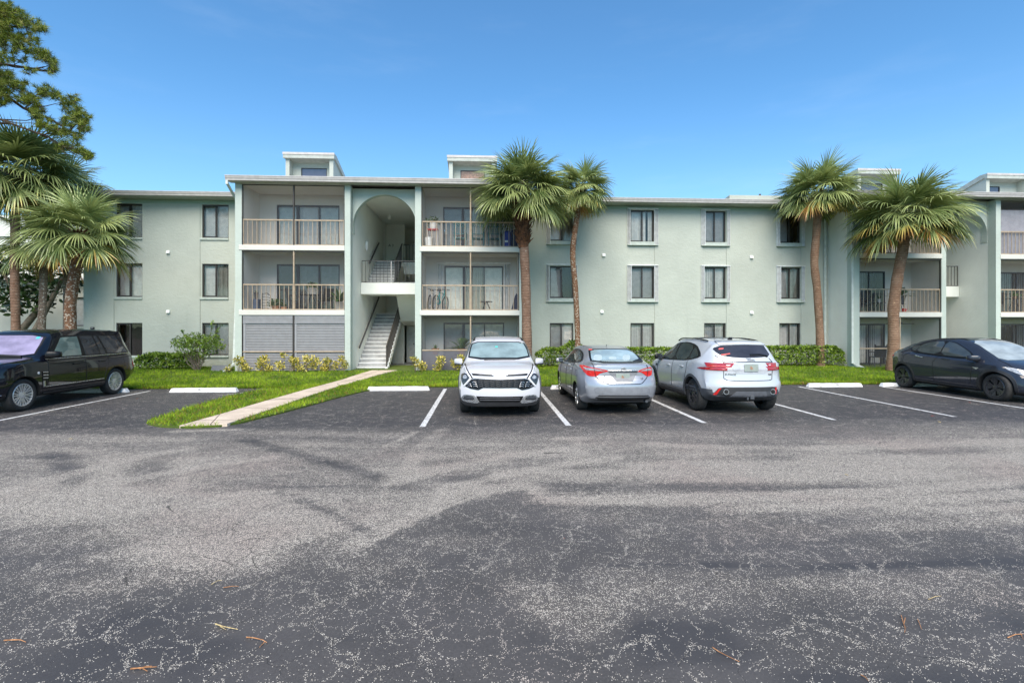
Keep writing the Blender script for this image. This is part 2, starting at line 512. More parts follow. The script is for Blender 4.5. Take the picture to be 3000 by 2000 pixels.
# stones
vs = t.n("ShaderNodeTexVoronoi"); t.val(vs.inputs["Vector"], co); vs.inputs["Scale"].default_value = 150
sep = t.n("ShaderNodeSeparateColor"); t.t.links.new(vs.outputs["Color"], sep.inputs[0])
st = t.math('LESS_THAN', sep.outputs[0], t.math('MULTIPLY', dens, 1.0))
st = t.math('MULTIPLY', st, t.ramp(vs.outputs["Distance"], .34, .52, 1, 0))
stone_c = t.mix(sep.outputs[1], (.52, .46, .37), (.92, .85, .74))
stone_c = t.mix(t.ramp(t.noise(co, .5, 3), .45, .7), stone_c, (.66, .55, .47))
seal = t.mix(t.ramp(t.noise(co, 1.1, 5, .65), .25, .75), (.047, .044, .042), (.072, .067, .066))
seal = t.mix(t.ramp(t.noise(co, 55, 3, .7), .35, .7, 0, .5), seal, (.10, .093, .090))
seal = t.mix(t.ramp(w, .0, .08), tuple(k * .62 for k in (.066, .064, .068)), seal)
seal = t.mix(t.math('MULTIPLY', w, .55), seal, (.19, .17, .15))
col = t.mix(st, seal, stone_c)
col = t.mix(t.math('MULTIPLY', t.math('MAXIMUM', crack, crack2), .72), col, (.028, .026, .024))
h = t.math('ADD', t.math('MULTIPLY', st, .5), t.math('MULTIPLY', t.noise(co, 140, 3), .6))
h = t.math('SUBTRACT', h, t.math('MULTIPLY', t.math('MAXIMUM', crack, crack2), 2.0))
t.pbr(col, t.ramp(w, 0, .6, .62, .88), 0, t.bump(h, .45, .006), .35)
me.materials.append(t.m)
lot = bpy.data.objects.new("asphalt_lot", me); C.objects.link(lot); struct(lot)

# ---- far ground
t = NT("far_ground"); co = t.coord()
t.pbr(t.mix(t.ramp(t.noise(co, .3, 5), .3, .7), (.035, .06, .015), (.06, .09, .025)), .95)
mb = MB(); mb.add([(-700, -700, -.03), (700, -700, -.03), (700, 700, -.03), (-700, 700, -.03)], [(0, 1, 2, 3)])
struct(mb.build("ground", t.m))

# ---- lawn
TONGUE = [(-6.2, 16.6), (-6.45, 16.3), (-6.75, 15.7), (-6.95, 14.6), (-6.95, 13.2), (-6.9, 11.8), (-6.85, 11.0), (-6.62, 10.5), (-6.2, 10.22),
          (-5.6, 10.08), (-5.1, 10.2), (-4.85, 10.55), (-4.55, 11.5), (-4.25, 12.7), (-3.9, 14.2), (-3.5, 15.5), (-3.1, 16.2), (-2.6, 16.6)]
PATH_L = [(-5.80, 10.09), (-5.66, 11.5), (-5.53, 13.3), (-5.34, 15.5), (-5.12, 17.5), (-4.86, 19.2), (-4.62, 20.5), (-4.5, 21.0)]
PATH_R = [(-4.98, 10.32), (-4.86, 12.0), (-4.76, 14.0), (-4.62, 16.0), (-4.40, 17.8), (-4.05, 19.4), (-3.7, 20.5), (-3.5, 21.0)]
PATH = PATH_L + PATH_R[::-1]
t = NT("lawn_soil"); co = t.coord()
t.pbr(t.mix(t.ramp(t.noise(co, 5, 5, .7), .3, .7), (.05, .09, .006), (.10, .14, .01)), .95, 0, t.bump(t.noise(co, 40, 4), .8, .03))
LAWN = t.m
def lawn_z(x, y): return .03 + .05 * (fbm(x + 60, y + 60, .5, 31) - .4) * sstep(16.5, 17.5, y) + .11 * sstep(18.0, 21.5, y)
lx = np.arange(-26, 34.01, .35); ly = np.concatenate([[16.44], np.arange(16.75, 24.3, .35)])
LX, LY = np.meshgrid(lx, ly)
LZ = lawn_z(LX, LY)
LZ[0, :] = .0
# the lawn runs down to the pavement level where the paved landing meets it
idx = np.arange(LX.size).reshape(LX.shape)
vs_ = np.stack([LX.ravel(), LY.ravel(), LZ.ravel()], 1).tolist()
fs_ = np.stack([idx[:-1, :-1].ravel(), idx[:-1, 1:].ravel(), idx[1:, 1:].ravel(), idx[1:, :-1].ravel()], 1).tolist()
mb = MB(); mb.add(vs_, fs_)
mb.prism_z(TONGUE, -.02, .035)
struct(mb.build("lawn", LAWN))

# ---- concrete path
t = NT("path_concrete"); co = t.coord()
c0 = t.mix(t.ramp(t.noise(co, 1.6, 5, .65), .3, .72), (.52, .42, .32), (.70, .58, .46))
c0 = t.mix(t.ramp(t.noise(co, 30, 4, .7), .35, .7, 0, .35), c0, (.30, .25, .20))
c0 = t.mix(t.ramp(t.noise(co, 2.7, 5, .75), .55, .75, 0, .4), c0, (.26, .23, .19))
sxyz = t.n('ShaderNodeSeparateXYZ'); t.t.links.new(co, sxyz.inputs[0])
cr = t.math('MAXIMUM', t.math('LESS_THAN', t.voro(t.mapping(co, (.5, .25, 1)), 1.0, 'DISTANCE_TO_EDGE'), .004), t.math('LESS_THAN', t.math('FRACT', t.math('DIVIDE', sxyz.outputs[1], 1.52)), .016))
t.pbr(t.mix(cr, c0, (.1, .08, .06)), .9, 0, t.bump(t.noise(co, 60, 4), .25, .01))
PATHM = t.m
mb = MB()
def lerp_path(P, y):
    for (a, b), (c, d) in zip(P[:-1], P[1:]):
        if b <= y <= d: return a + (c - a) * (y - b) / (d - b)
    return P[0][0] if y < P[0][1] else P[-1][0]
py_ = np.linspace(10.12, 21.0, 40)
pv = []; pf = []
for i, y in enumerate(py_):
    z = .055 + float(lawn_z(np.array([-4.8]), np.array([y]))[0]) - .03 if y > 16.5 else .055
    xl, xr = lerp_path(PATH_L, y), lerp_path(PATH_R, max(y, 10.33))
    for k in range(5): pv.append((xl + (xr - xl) * k / 4, y + (.14 * k / 4 if i == 0 else 0), z))
for i in range(len(py_) - 1):
    for k in range(4): pf.append((i * 5 + k, i * 5 + k + 1, i * 5 + k + 6, i * 5 + k + 5))
b = len(pv)
for side in (0, 4):
    for i in range(len(py_)):
        x, y, z = pv[i * 5 + side]; pv.append((x, y, -.02))
for s_, side in ((0, 0), (1, 4)):
    for i in range(len(py_) - 1):
        pf.append((i * 5 + side, (i + 1) * 5 + side, b + s_ * len(py_) + i + 1, b + s_ * len(py_) + i))
q = len(pv)
for k in range(5): pv.append((pv[k][0], pv[k][1], -.02))
for k in range(4): pf.append((k, k + 1, q + k + 1, q + k))
mb.add(pv, pf)
struct(mb.build("path", PATHM))

# ---- grass: uncountable blades, one object
def grass():
    N = 150000
    x = rng.uniform(-21, 21, N); y = 16.46 + (rng.random(N) ** 1.25) * 6.9
    N2 = 26000
    x2 = rng.uniform(-7.1, -2.5, N2); y2 = rng.uniform(10.0, 16.7, N2)
    N3 = 16000                                               # ragged front edge over the asphalt
    x3 = rng.uniform(-21, 21, N3); y3 = 16.44 + np.abs(rng.normal(0, .05, N3)) - .02
    k2 = in_poly(x2 + rng.normal(0, .03, N2), y2, TONGUE)
    x = np.concatenate([x, x2[k2], x3]); y = np.concatenate([y, y2[k2], y3])
    tn = (y < 16.45) | (np.arange(len(x)) >= N)
    keep = ~in_poly(x, y, [(a - .0, b) for a, b in PATH_L] + [(a + .0, b) for a, b in PATH_R[::-1]])
    keep &= ~((x > -9.9) & (x < 1.6) & (y > 20.85)) & ~((x > 16.2) & (y > 21.5)) & (y < 23.35)
    keep &= ~((x > -7.0) & (x < -2.6) & (y > 16.35) & (y < 16.6) & (rng.random(len(x)) < 0))
    clump = fbm(x + 60, y + 60, 1.1, 41); fine = fbm(x + 60, y + 60, 4.0, 44)
    keep &= rng.random(len(x)) < np.clip(.25 + 1.3 * fine, 0, 1)
    x, y, clump, fine = x[keep], y[keep], clump[keep], fine[keep]
    n = len(x)
    z0 = np.where(y > 16.44, lawn_z(x, y), .03) - .01
    hgt = rng.uniform(.045, .10, n) * (.75 + .6 * clump)
    ang = rng.uniform(0, 2 * np.pi, n); wd = rng.uniform(.006, .012, n)
    lean = rng.uniform(.2, 1.1, n) * hgt; la = rng.uniform(0, 2 * np.pi, n)
    V = np.empty((n, 3, 3))
    V[:, 0] = np.stack([x - wd * np.cos(ang), y - wd * np.sin(ang), z0], 1)
    V[:, 1] = np.stack([x + wd * np.cos(ang), y + wd * np.sin(ang), z0], 1)
    V[:, 2] = np.stack([x + lean * np.cos(la), y + lean * np.sin(la), z0 + hgt], 1)
    tint = np.clip(.48 + 1.5 * (clump - .5) + .8 * (fine - .5) + rng.normal(0, .2, n), 0, 1)
    brown = (rng.random(n) < .025 + .10 * (y < 16.52) + .35 * ((y < 16.6) & (x > 9.4) & (x < 12.6) & (fine > .5)))
    tint = np.where(brown, 2.0, tint)
    me = bpy.data.meshes.new("grass")
    me.vertices.add(3 * n); me.loops.add(3 * n); me.polygons.add(n)
    me.vertices.foreach_set("co", V.ravel())
    me.loops.foreach_set("vertex_index", np.arange(3 * n))
    me.polygons.foreach_set("loop_start", np.arange(0, 3 * n, 3)); me.polygons.foreach_set("loop_total", np.full(n, 3))
    me.update(calc_edges=True)
    at = me.attributes.new("tint", 'FLOAT', 'POINT'); at.data.foreach_set("value", np.repeat(tint, 3).astype(np.float32))
    t = NT("grass_blade")
    a = t.attr("tint")
    c = t.mix(t.ramp(a, 0, 1, smooth=False), (.062, .15, .006), (.36, .49, .035))
    c = t.mix(t.math('GREATER_THAN', a, 1.5), c, (.30, .17, .06))
    bs = t.pbr(c, .65, 0, None, .12)
    tr = t.n("ShaderNodeBsdfTranslucent"); t.val(tr.inputs[0], c)
    mx = t.n("ShaderNodeMixShader"); mx.inputs[0].default_value = .3
    t.t.links.new(bs.outputs[0], mx.inputs[1]); t.t.links.new(tr.outputs[0], mx.inputs[2]); t.t.links.new(mx.outputs[0], t.out.inputs[0])
    me.materials.append(t.m)
    o = bpy.data.objects.new("grass", me); C.objects.link(o)
    struct(o, 'stuff'); o['label'] = "bright green mown grass on the lawn strip and beside the path"
grass()

# ---- painted stall lines (worn white paint, part of the lot)
t = NT("line_paint"); co = t.coord()
wr = t.math('GREATER_THAN', t.math('ADD', t.noise(co, 14, 5, .75), t.math('MULTIPLY', t.noise(co, 90, 2), .25)), .735)
cr = t.math('LESS_THAN', t.voro(co, 6.5, 'DISTANCE_TO_EDGE'), .016)
t.pbr(t.mix(t.math('MAXIMUM', wr, cr), t.mix(t.noise(co, 4, 3), (.48, .48, .48), (.70, .70, .68)), (.10, .10, .105)), .75, 0, t.bump(t.noise(co, 120, 3), .3, .005))
LINEM = t.m
for x, y0, y1, w_ in ((-10.0, 8.6, 15.95, .095), (-1.18, 10.0, 16.0, .11), (1.67, 9.97, 16.1, .11), (4.45, 10.09, 16.1, .11), (7.29, 10.26, 15.95, .105), (10.13, 10.46, 15.92, .10), (12.82, 10.9, 15.76, .10), (15.6, 10.9, 15.9, .10), (-12.85, 9.5, 15.9, .1)):
    mb = MB()
    yy = np.linspace(y0, y1, 60)
    wob = .006 * (fbm(yy * 7 + 3, yy * 0 + x + 20, 1.0, 51) - .5)
    vs_ = []
    for yv, o_ in zip(yy, wob):
        zz = .012 * (float(fbm(np.array([x + 50.]), np.array([yv + 50.]), .25, 21)[0]) - .5) + .004
        vs_ += [(x - w_ / 2 + o_, yv, zz), (x + w_ / 2 + o_ * .6, yv, zz)]
    mb.add(vs_, [(2 * i, 2 * i + 1, 2 * i + 3, 2 * i + 2) for i in range(59)])
    mb.build("painted_line", LINEM, lot)

# ---- concrete wheel stops, painted white, with stencilled numbers
t = NT("stop_paint"); co = t.coord()
wr = t.math('GREATER_THAN', t.noise(co, 9, 6, .75), .62)
t.pbr(t.mix(wr, t.mix(t.noise(co, 3, 3), (.70, .70, .69), (.86, .86, .85)), (.42, .40, .36)), .8, 0, t.bump(t.noise(co, 50, 4), .35, .01))
STOPM = t.m
t = NT("stencil_ink"); co = t.coord()
t.pbr(t.mix(t.math('GREATER_THAN', t.noise(co, 38, 4, .7), .60), (.035, .035, .04), (.62, .62, .6)), .8)
INK = t.m
def wheel_stop(xc, length, y, texts, label):
    r = thing("wheel_stop", label, "wheel stop", (xc, y, 0), 0, "concrete wheel stops at the lawn edge")
    mb = MB()
    prof = [(-.085, 0), (-.085, .035), (-.055, .11), (.055, .115), (.085, .04), (.085, 0)]
    n = 14
    L = length / 2
    secs = [(-L, .92), (-L + .05, 1.0)] + [(-L + .05 + (length - .1) * k / n, 1.0) for k in range(1, n)] + [(L - .05, 1.0), (L, .92)]
    vs_ = []; fs_ = []
    for i, (xx, sc) in enumerate(secs):
        inset = .06 if i in (0, len(secs) - 1) else 0
        for j, (yy, zz) in enumerate(prof):
            jz = random.uniform(-.004, .004) if 0 < j < 5 else 0
            sx = (1 if i else -1) * 0
            x_ = xx
            if i == 0: x_ = xx + zz * .45
            if i == len(secs) - 1: x_ = xx - zz * .45
            vs_.append((xc + x_, y + yy * sc + jz, max(0, zz * (1 if inset == 0 else .97) + jz)))
    m = len(prof)
    for i in range(len(secs) - 1):
        for j in range(m - 1):
            fs_.append((i * m + j, i * m + j + 1, (i + 1) * m + j + 1, (i + 1) * m + j))
    fs_.append(tuple(range(m))); fs_.append(tuple((len(secs) - 1) * m + j for j in reversed(range(m))))
    mb.add(vs_, fs_)
    mb.build("block", STOPM, r, smooth=25)
    tilt = Matrix.Rotation(math.atan2(.075, .03), 3, 'X')
    for s_, dx, sz in texts:
        text_obj("stencil_number", s_, sz, INK, r, (dx, -.0725, .0745), tilt, .0025)
    return r
wheel_stop(-8.27, 1.93, 15.68, (("384", -.10, .085),), "long white wheel stop stencilled 384 in the empty stall left of the path")
wheel_stop(-2.57, 1.88, 15.72, (("378", .06, .085),), "scuffed white wheel stop stencilled 378 in the empty stall beside the path")
wheel_stop(3.0, 1.85, 15.78, (("383", -.70, .085),), "short visible end of white wheel stop beside the silver sedan's front tyre")
wheel_stop(11.27, 1.80, 15.86, (("386", .05, .085),), "clean white wheel stop stencilled 386 in the empty stall right of the white SUVs")
wheel_stop(13.75, 1.85, 15.86, (), "white wheel stop behind the rear tyre of the dark blue crossover")
wheel_stop(-11.45, 1.95, 15.72, (), "white wheel stop showing behind the black SUV's rear wheel")
# ================================================================ BUILDING
def stucco(name, col, rough_bump=.5, stain=.5):
    t = NT(name); co = t.coord()
    blot = t.noise(co, .55, 5, .6)
    trow = t.noise(t.mapping(co, (5.0, 5.0, .35)), 1.0, 4, .65)
    c = t.mix(t.ramp(blot, .3, .72), tuple(k * .93 for k in col), tuple(min(1, k * 1.05) for k in col))
    c = t.mix(t.math('MULTIPLY', t.ramp(trow, .56, .80), .22 * stain), c, tuple(k * .62 for k in col))
    # damp, dirty foot of the wall
    sz = t.n("ShaderNodeSeparateXYZ"); t.t.links.new(co, sz.inputs[0])
    foot = t.math('MULTIPLY', t.ramp(sz.outputs[2], .0, .7, 1, 0), t.ramp(t.noise(t.mapping(co, (3, 3, 1)), 1.3, 5, .7), .35, .7))
    c = t.mix(t.math('MULTIPLY', foot, .45 * stain), c, (.22, .22, .16))
    pt = t.ramp(t.noise(t.mapping(co, (1, 1, .8), (7, 3, 2)), .38, 2, .5), .52, .56)
    c = t.mix(t.math('MULTIPLY', pt, .10 * stain), c, tuple(min(1, k * 1.25) for k in col))
    sw = t.noise(t.mapping(co, (1, 1, 1.4)), 6.5, 5, .68)
    fine = t.noise(co, 45, 4, .6)
    h = t.math('ADD', t.math('MULTIPLY', t.ramp(sw, .42, .62), .8), t.math('MULTIPLY', fine, .45))
    t.pbr(c, .88, 0, t.bump(h, rough_bump, .012), .25)
    return t.m
WALL = stucco("stucco_pale", (.435, .462, .402), .4, .9)
FRZ = stucco("stucco_frieze", (.35, .47, .385), .3, .3)
MINT = stucco("stucco_mint", (.475, .53, .475), .3, .5)
WHITEW = stucco("stucco_white", (.76, .77, .71), .2, .5)
BALC = stucco("balcony_plaster", (.62, .60, .555), .2, .3)
SLABM = stucco("slab_paint", (.62, .61, .55), .15, .5)
NEIGH = stucco("stucco_neighbour", (.63, .65, .60), .3, .4)
GUT = simple("gutter_metal", (.52, .49, .47), .45, .0, var=.07)
FASC = simple("fascia_paint", (.42, .45, .41), .6)
DSP = simple("downspout_metal", (.56, .60, .56), .45)
BRZ = simple("bronze_frame", (.045, .038, .034), .45, .3)
BLK = simple("black_frame", (.018, .018, .022), .4)
TAN = simple("tan_rail", (.38, .295, .205), .55, .0, var=.12)
STEELD = simple("dark_rail", (.075, .072, .07), .5, .2)
GREYR = simple("grey_rail", (.36, .35, .34), .5, .1)
SHUT = simple("accordion_shutter", (.66, .67, .66), .5)
ROLL = simple("roll_shutter", (.30, .30, .31), .5, .0, var=.05)
GROOVE = simple("shutter_groove", (.13, .13, .135), .7)
BLINDW = simple("blind_white", (.86, .84, .78), .7)
BLINDG = simple("blind_grey", (.52, .51, .50), .7)
BLINDD = simple("blind_dark", (.20, .20, .21), .7)
DRAPE = simple("drape", (.50, .48, .42), .9)
DARK = simple("dark_room", (.012, .013, .017), .9)  # near-black sheet colour that stands for the unlit rooms
ROOFM = simple("roof_membrane", (.42, .41, .39), .9, bump=.3, bscale=20)
CONC = simple("stair_concrete", (.36, .36, .355), .9, var=.12, vscale=4, bump=.2)
NOSE = simple("stair_nosing", (.80, .80, .78), .7)
SILLM = simple("sill_paint", (.42, .47, .42), .7)
WHITE = simple("white_plastic", (.80, .80, .77), .5)
def glass_mat(name, tint, refl, rough=.02):
    t = NT(name)
    tr = t.n("ShaderNodeBsdfTransparent"); t.val(tr.inputs[0], tint)
    gl = t.n("ShaderNodeBsdfGlossy"); t.val(gl.inputs[0], (.95, .84, .70)); gl.inputs["Roughness"].default_value = rough
    nz = t.noise(t.coord(), 1.7, 2)
    t.val(gl.inputs["Normal"], t.bump(nz, .06, .05))
    fr = t.n("ShaderNodeFresnel"); fr.inputs[0].default_value = 1.5
    f = t.math('ADD', fr.outputs[0], refl, clamp=True)
    mx = t.n("ShaderNodeMixShader"); t.val(mx.inputs[0], f)
    t.t.links.new(tr.outputs[0], mx.inputs[1]); t.t.links.new(gl.outputs[0], mx.inputs[2]); t.t.links.new(mx.outputs[0], t.out.inputs[0])
    return t.m
PANE = glass_mat("window_glass", (.96, .965, .95), .03)
PANED = glass_mat("window_glass_dark", (.66, .68, .68), .03)
def screen_mat(name, col, alpha):
    t = NT(name)
    tr = t.n("ShaderNodeBsdfTransparent")
    df = t.n("ShaderNodeBsdfDiffuse"); t.val(df.inputs[0], col)
    mx = t.n("ShaderNodeMixShader"); mx.inputs[0].default_value = alpha
    t.t.links.new(tr.outputs[0], mx.inputs[1]); t.t.links.new(df.outputs[0], mx.inputs[2]); t.t.links.new(mx.outputs[0], t.out.inputs[0])
    return t.m
SCREEN = screen_mat("insect_screen", (.16, .16, .17), .14)
SCREEND = screen_mat("insect_screen_dense", (.13, .13, .15), .78)

def cell_wall(mb, x0, x1, z0, z1, y0, y1, holes, mi=0):
    """wall slab from y0 (front) to y1 with rectangular holes; only outside faces are made"""
    xs_ = sorted(set([x0, x1] + [h[k] for h in holes for k in (0, 1) if x0 < h[k] < x1]))
    zs_ = sorted(set([z0, z1] + [h[k] for h in holes for k in (2, 3) if z0 < h[k] < z1]))
    def solid(i, j):
        if i < 0 or j < 0 or i >= len(xs_) - 1 or j >= len(zs_) - 1: return False
        cx, cz = (xs_[i] + xs_[i + 1]) / 2, (zs_[j] + zs_[j + 1]) / 2
        return not any(h[0] < cx < h[1] and h[2] < cz < h[3] for h in holes)
    for i in range(len(xs_) - 1):
        for j in range(len(zs_) - 1):
            if not solid(i, j): continue
            a, b, c, d = xs_[i], xs_[i + 1], zs_[j], zs_[j + 1]
            mb.add([(a, y0, c), (b, y0, c), (b, y0, d), (a, y0, d)], [(0, 1, 2, 3)], mi)
            mb.add([(a, y1, c), (b, y1, c), (b, y1, d), (a, y1, d)], [(3, 2, 1, 0)], mi)
            for di, dj, q in ((-1, 0, [(a, y0, c), (a, y1, c), (a, y1, d), (a, y0, d)]), (1, 0, [(b, y0, c), (b, y1, c), (b, y1, d), (b, y0, d)]),
                              (0, -1, [(a, y0, c), (b, y0, c), (b, y1, c), (a, y1, c)]), (0, 1, [(a, y0, d), (b, y0, d), (b, y1, d), (a, y1, d)])):
                if not solid(i + di, j + dj): mb.add(q, [(0, 1, 2, 3)], mi)

def blinds(kind, x0, x1, z0, z1, y):
    """covering behind a pane; returns (MB, materials)"""
    mb = MB()
    if kind in ('v', 'vg', 'vd', 'vgap'):
        p = .095
        n = max(3, int((x1 - x0) / p)); p = (x1 - x0) / n
        for k in range(n):
            if kind == 'vgap' and random.random() < .12: continue
            a = x0 + k * p
            an = random.uniform(.12, .36) if kind != 'vd' else random.uniform(.6, .9)
            wv = p * .55
            cx = a + p / 2
            mb.add([(cx - wv * math.cos(an), y - wv * math.sin(an), z0 + .03), (cx + wv * math.cos(an), y + wv * math.sin(an), z0 + .03),
                    (cx + wv * math.cos(an), y + wv * math.sin(an), z1), (cx - wv * math.cos(an), y - wv * math.sin(an), z1)], [(0, 1, 2, 3)])
        m = {'v': BLINDW, 'vg': BLINDG, 'vd': BLINDD, 'vgap': BLINDW}[kind]
    elif kind in ('h', 'hg'):
        n = int((z1 - z0) / .052)
        for k in range(n):
            z = z0 + (k + .5) * (z1 - z0) / n
            mb.add([(x0, y - .014, z - .024), (x1, y - .014, z - .024), (x1, y + .014, z + .024), (x0, y + .014, z + .024)], [(0, 1, 2, 3)])
        m = BLINDW if kind == 'h' else BLINDG
    elif kind == 'c':
        n = 40
        mb.zig_z([(x0 + (x1 - x0) * k / n, y + .03 * math.sin(k * 1.35) + .012 * math.sin(k * 3.1)) for k in range(n + 1)], z0, z1)
        m = DRAPE
    else:
        mb.add([(x0, y + .3, z0), (x1, y + .3, z0), (x1, y + .3, z1), (x0, y + .3, z1)], [(0, 1, 2, 3)])  # no blind: just the near-black sheet in place of a dark room
        return mb, [DARK]
    mb.add([(x0 - .0, y + .25, z0), (x1, y + .25, z0), (x1, y + .25, z1), (x0, y + .25, z1)], [(0, 1, 2, 3)], 1)
    return mb, [m, DARK]

def window(root, x0, x1, z0, z1, yw, kinds=('v', 'v'), shut=False, frame=None, name="window"):
    """sliding window set back in its opening; parts: frame mesh, pane, blind, sill, shutter"""
    frame = frame or BRZ
    y = yw + .09
    mb = MB()
    f = .045
    mb.box(x0, x0 + f, y - .03, y + .03, z0, z1); mb.box(x1 - f, x1, y - .03, y + .03, z0, z1)
    mb.box(x0 + f, x1 - f, y - .03, y + .03, z1 - f, z1); mb.box(x0 + f, x1 - f, y - .03, y + .03, z0, z0 + f)
    xm = (x0 + x1) / 2
    mb.box(xm - .03, xm + .03, y - .036, y + .026, z0 + f, z1 - f)
    mb.box(x0 + f, xm - .03, y - .024, y - .002, z0 + f, z0 + f + .03); mb.box(x0 + f, xm - .03, y - .024, y - .002, z1 - f - .03, z1 - f)
    w = mb.build(name, frame, root)
    mb = MB()
    for a, b, dy in ((x0 + f, xm - .03, -.008), (xm + .03, x1 - f, .008)):
        mb.add([(a, y + dy, z0 + f), (b, y + dy, z0 + f), (b, y + dy, z1 - f), (a, y + dy, z1 - f)], [(0, 1, 2, 3)])
    mb.build("pane", PANE, w)
    for a, b, kd in ((x0 + .02, xm, kinds[0]), (xm, x1 - .02, kinds[1])):
        m2, mm = blinds(kd, a, b, z0 + .02, z1 - .02, y + .14)
        m2.build("blind", mm, w)
    if not shut:
        mb = MB(); mb.bbox(x0 - .09, x1 + .012, yw - .055, yw + .05, z0 - .105, z0 - .004, .012)
        mb.build("sill", SILLM, w)
    else:
        # folded accordion storm shutters with top and bottom tracks
        mb = MB(); mb.bbox(x0 - .17, x1 + .17, yw - .13, yw + .04, z0 - .175, z0 - .14, .008); mb.box(x0 - .02, x1 + .02, yw - .10, yw + .03, z0 - .14, z0 - .002)
        mb.build("sill", SILLM, w)
        mb = MB(); mb.bbox(x0 - .17, x1 + .17, yw - .125, yw - .002, z1 + .03, z1 + .075, .008); mb.box(x0 - .02, x1 + .02, yw - .03, yw + .03, z1 + .002, z1 + .03)
        mb.build("shutter_track", SHUT, w)
        for a, s in ((x0 - .16, 1), (x1 + .16, -1)):
            mb = MB(); k = 6
            wd = random.choice((.115, .125, .17))
            pts = [(a + s * wd * i / k, yw - (.118 if i % 2 else .03)) for i in range(k + 1)]
            mb.zig_z(pts, z0 - .14, z1 + .03)
            mb.bbox(a + s * wd - .012, a + s * wd + .012, yw - .12, yw - .01, z0 - .14, z1 + .03, .004)
            mb.bbox(a - .006, a + .006, yw - .10, yw - .003, z0 - .14, z1 + .03, .003)
            mb.build("shutter", SHUT, w)
    return w

def gutter(root, x0, x1, y, z0, z1, name="gutter"):
    h = z1 - z0
    prof = [(y + .11, z0), (y + .035, z0), (y + .022, z0 + h * .36), (y + .008, z0 + h * .42), (y - .012, z0 + h * .80), (y - .022, z0 + h * .84), (y - .022, z1), (y + .11, z1)]
    mb = MB(); mb.prism_x(prof, x0, x1)
    return mb.build(name, GUT, root)

def downspout(root, pts, sec=(.085, .065)):
    mb = MB()
    for a, b in zip(pts[:-1], pts[1:]):
        mb.bar(a, b, sec[0], sec[1])
    for p in pts[1:-1]: mb.obox(p, (.045, 0, 0), (0, .036, 0), (0, 0, .045))
    return mb.build("downspout", DSP, root)

B = thing("apartment_building", "long three storey pale green stucco apartment block with screened balconies and arched stairwells", "building", (3, 21, 0))
YW, Y1, Y2 = 23.4, 21.2, 21.75
FL = ((.65, 2.09), (3.23, 4.71), (5.86, 7.335))

# ---- wing walls: the window bays are thin recessed strips running the full height
def wing(x0, x1, cols, kinds, shutters, end_l=False, end_r=False):
    mb = MB()
    strips = [(a - .08, b + .02) for a, b in cols]
    cell_wall(mb, x0, x1, -.1, 7.36, YW, YW + .25, [(a, b, -.2, 8) for a, b in strips])
    for (a, b), (c, d) in zip(strips, cols):
        cell_wall(mb, a + .0005, b - .0005, -.1, 7.36, YW + .03, YW + .249, [(c, d, z0, z1) for z0, z1 in FL])
    mb.build("wall", WALL, B)
    mb = MB(); mb.box(x0, x1, YW + .045, YW + .25, 7.3605, 7.60); mb.build("frieze", FRZ, B)
    for ci, (c, d) in enumerate(cols):
        for fi, (z0, z1) in enumerate(FL):
            window(B, c, d, z0, z1, YW + .03, kinds[ci][fi], shut=shutters and fi > 0)
WLX, WRX = -17.46, 16.30
wing(WLX, -9.98, [(-16.11, -15.0), (-12.45, -11.31)],
     [(('n', 'n'), ('vg', 'v'), ('hg', 'h')), (('h', 'h'), ('v', 'c'), ('h', 'h'))], False)
wing(1.55, WRX, [(3.05, 4.14), (6.82, 7.94), (10.32, 11.36), (13.95, 14.98)],
     [(('vg', 'v'), ('hg', 'n'), ('vg', 'c')), (('v', 'v'), ('hg', 'hg'), ('vgap', 'vgap')), (('vg', 'v'), ('vgap', 'v'), ('hg', 'hg')), (('vg', 'v'), ('vg', 'c'), ('hg', 'n'))], True)
# end walls and back
mb = MB(); mb.box(WLX + .0, WLX + .25, YW + .251, 31, -.1, 7.6); mb.box(WLX + .25, 28.5, 30.75, 31, -.1, 7.6); mb.box(28.25, 28.5, Y2 + 1.6, 30.75, -.1, 7.6)
mb.build("wall", WALL, B)
# low pitched roofs
def shed_roof(x0, x1, y0, z0, y1=27.2, rise=.32, back=31.3):
    mb = MB()
    mb.prism_x([(y0, z0 - .10), (y0, z0), (y1, z0 + rise), (back, z0 + .05), (back, z0 - .10)], x0, x1)
    return mb.build("roof", ROOFM, B)
shed_roof(WLX - .45, -10.2, YW - .58, 7.72)
shed_roof(2.02, WRX + .0, YW - .58, 7.72)
shed_roof(-10.16, 2.0, Y1 - .3, 7.90)
shed_roof(16.02 + .31, 28.8, Y2 - .3, 7.84)
for x0, x1 in ((WLX - .45, -10.16), (1.98, 16.30)):
    gutter(B, x0, x1, YW - .70, 7.55, 7.73)
    mb = MB(); mb.box(x0, x1, YW - .585, YW + .04, 7.535, 7.60); mb.build("soffit", FASC, B)
gutter(B, -10.18, 2.05, Y1 - .42, 7.71, 7.905)
gutter(B, 16.02, 28.8, Y2 - .42, 7.65, 7.845)
for x0, x1, y in ((-10.14, 2.0, Y1), (16.06, 28.8, Y2)):
    zz = 7.70 if y == Y1 else 7.64
    mb = MB(); mb.box(x0, x1, y - .305, y + .0, zz, zz + .10); mb.build("soffit", FASC, B)
# rear roof box seen over the right wing, with a vent pipe
mb = MB(); mb.prism_x([(26.6, 7.9), (26.6, 8.93), (30, 8.6), (30, 7.9)], 13.1, 18.3); mb.build("roof_box", WALL, B)
mb = MB(); mb.tube([(15.1, 27.2, 8.7), (15.1, 27.2, 9.16)], .06, 8); mb.tube([(8.9, 26.6, 7.9), (8.9, 26.6, 8.34)], .05, 8); mb.build("vent_pipe", STEELD, B)

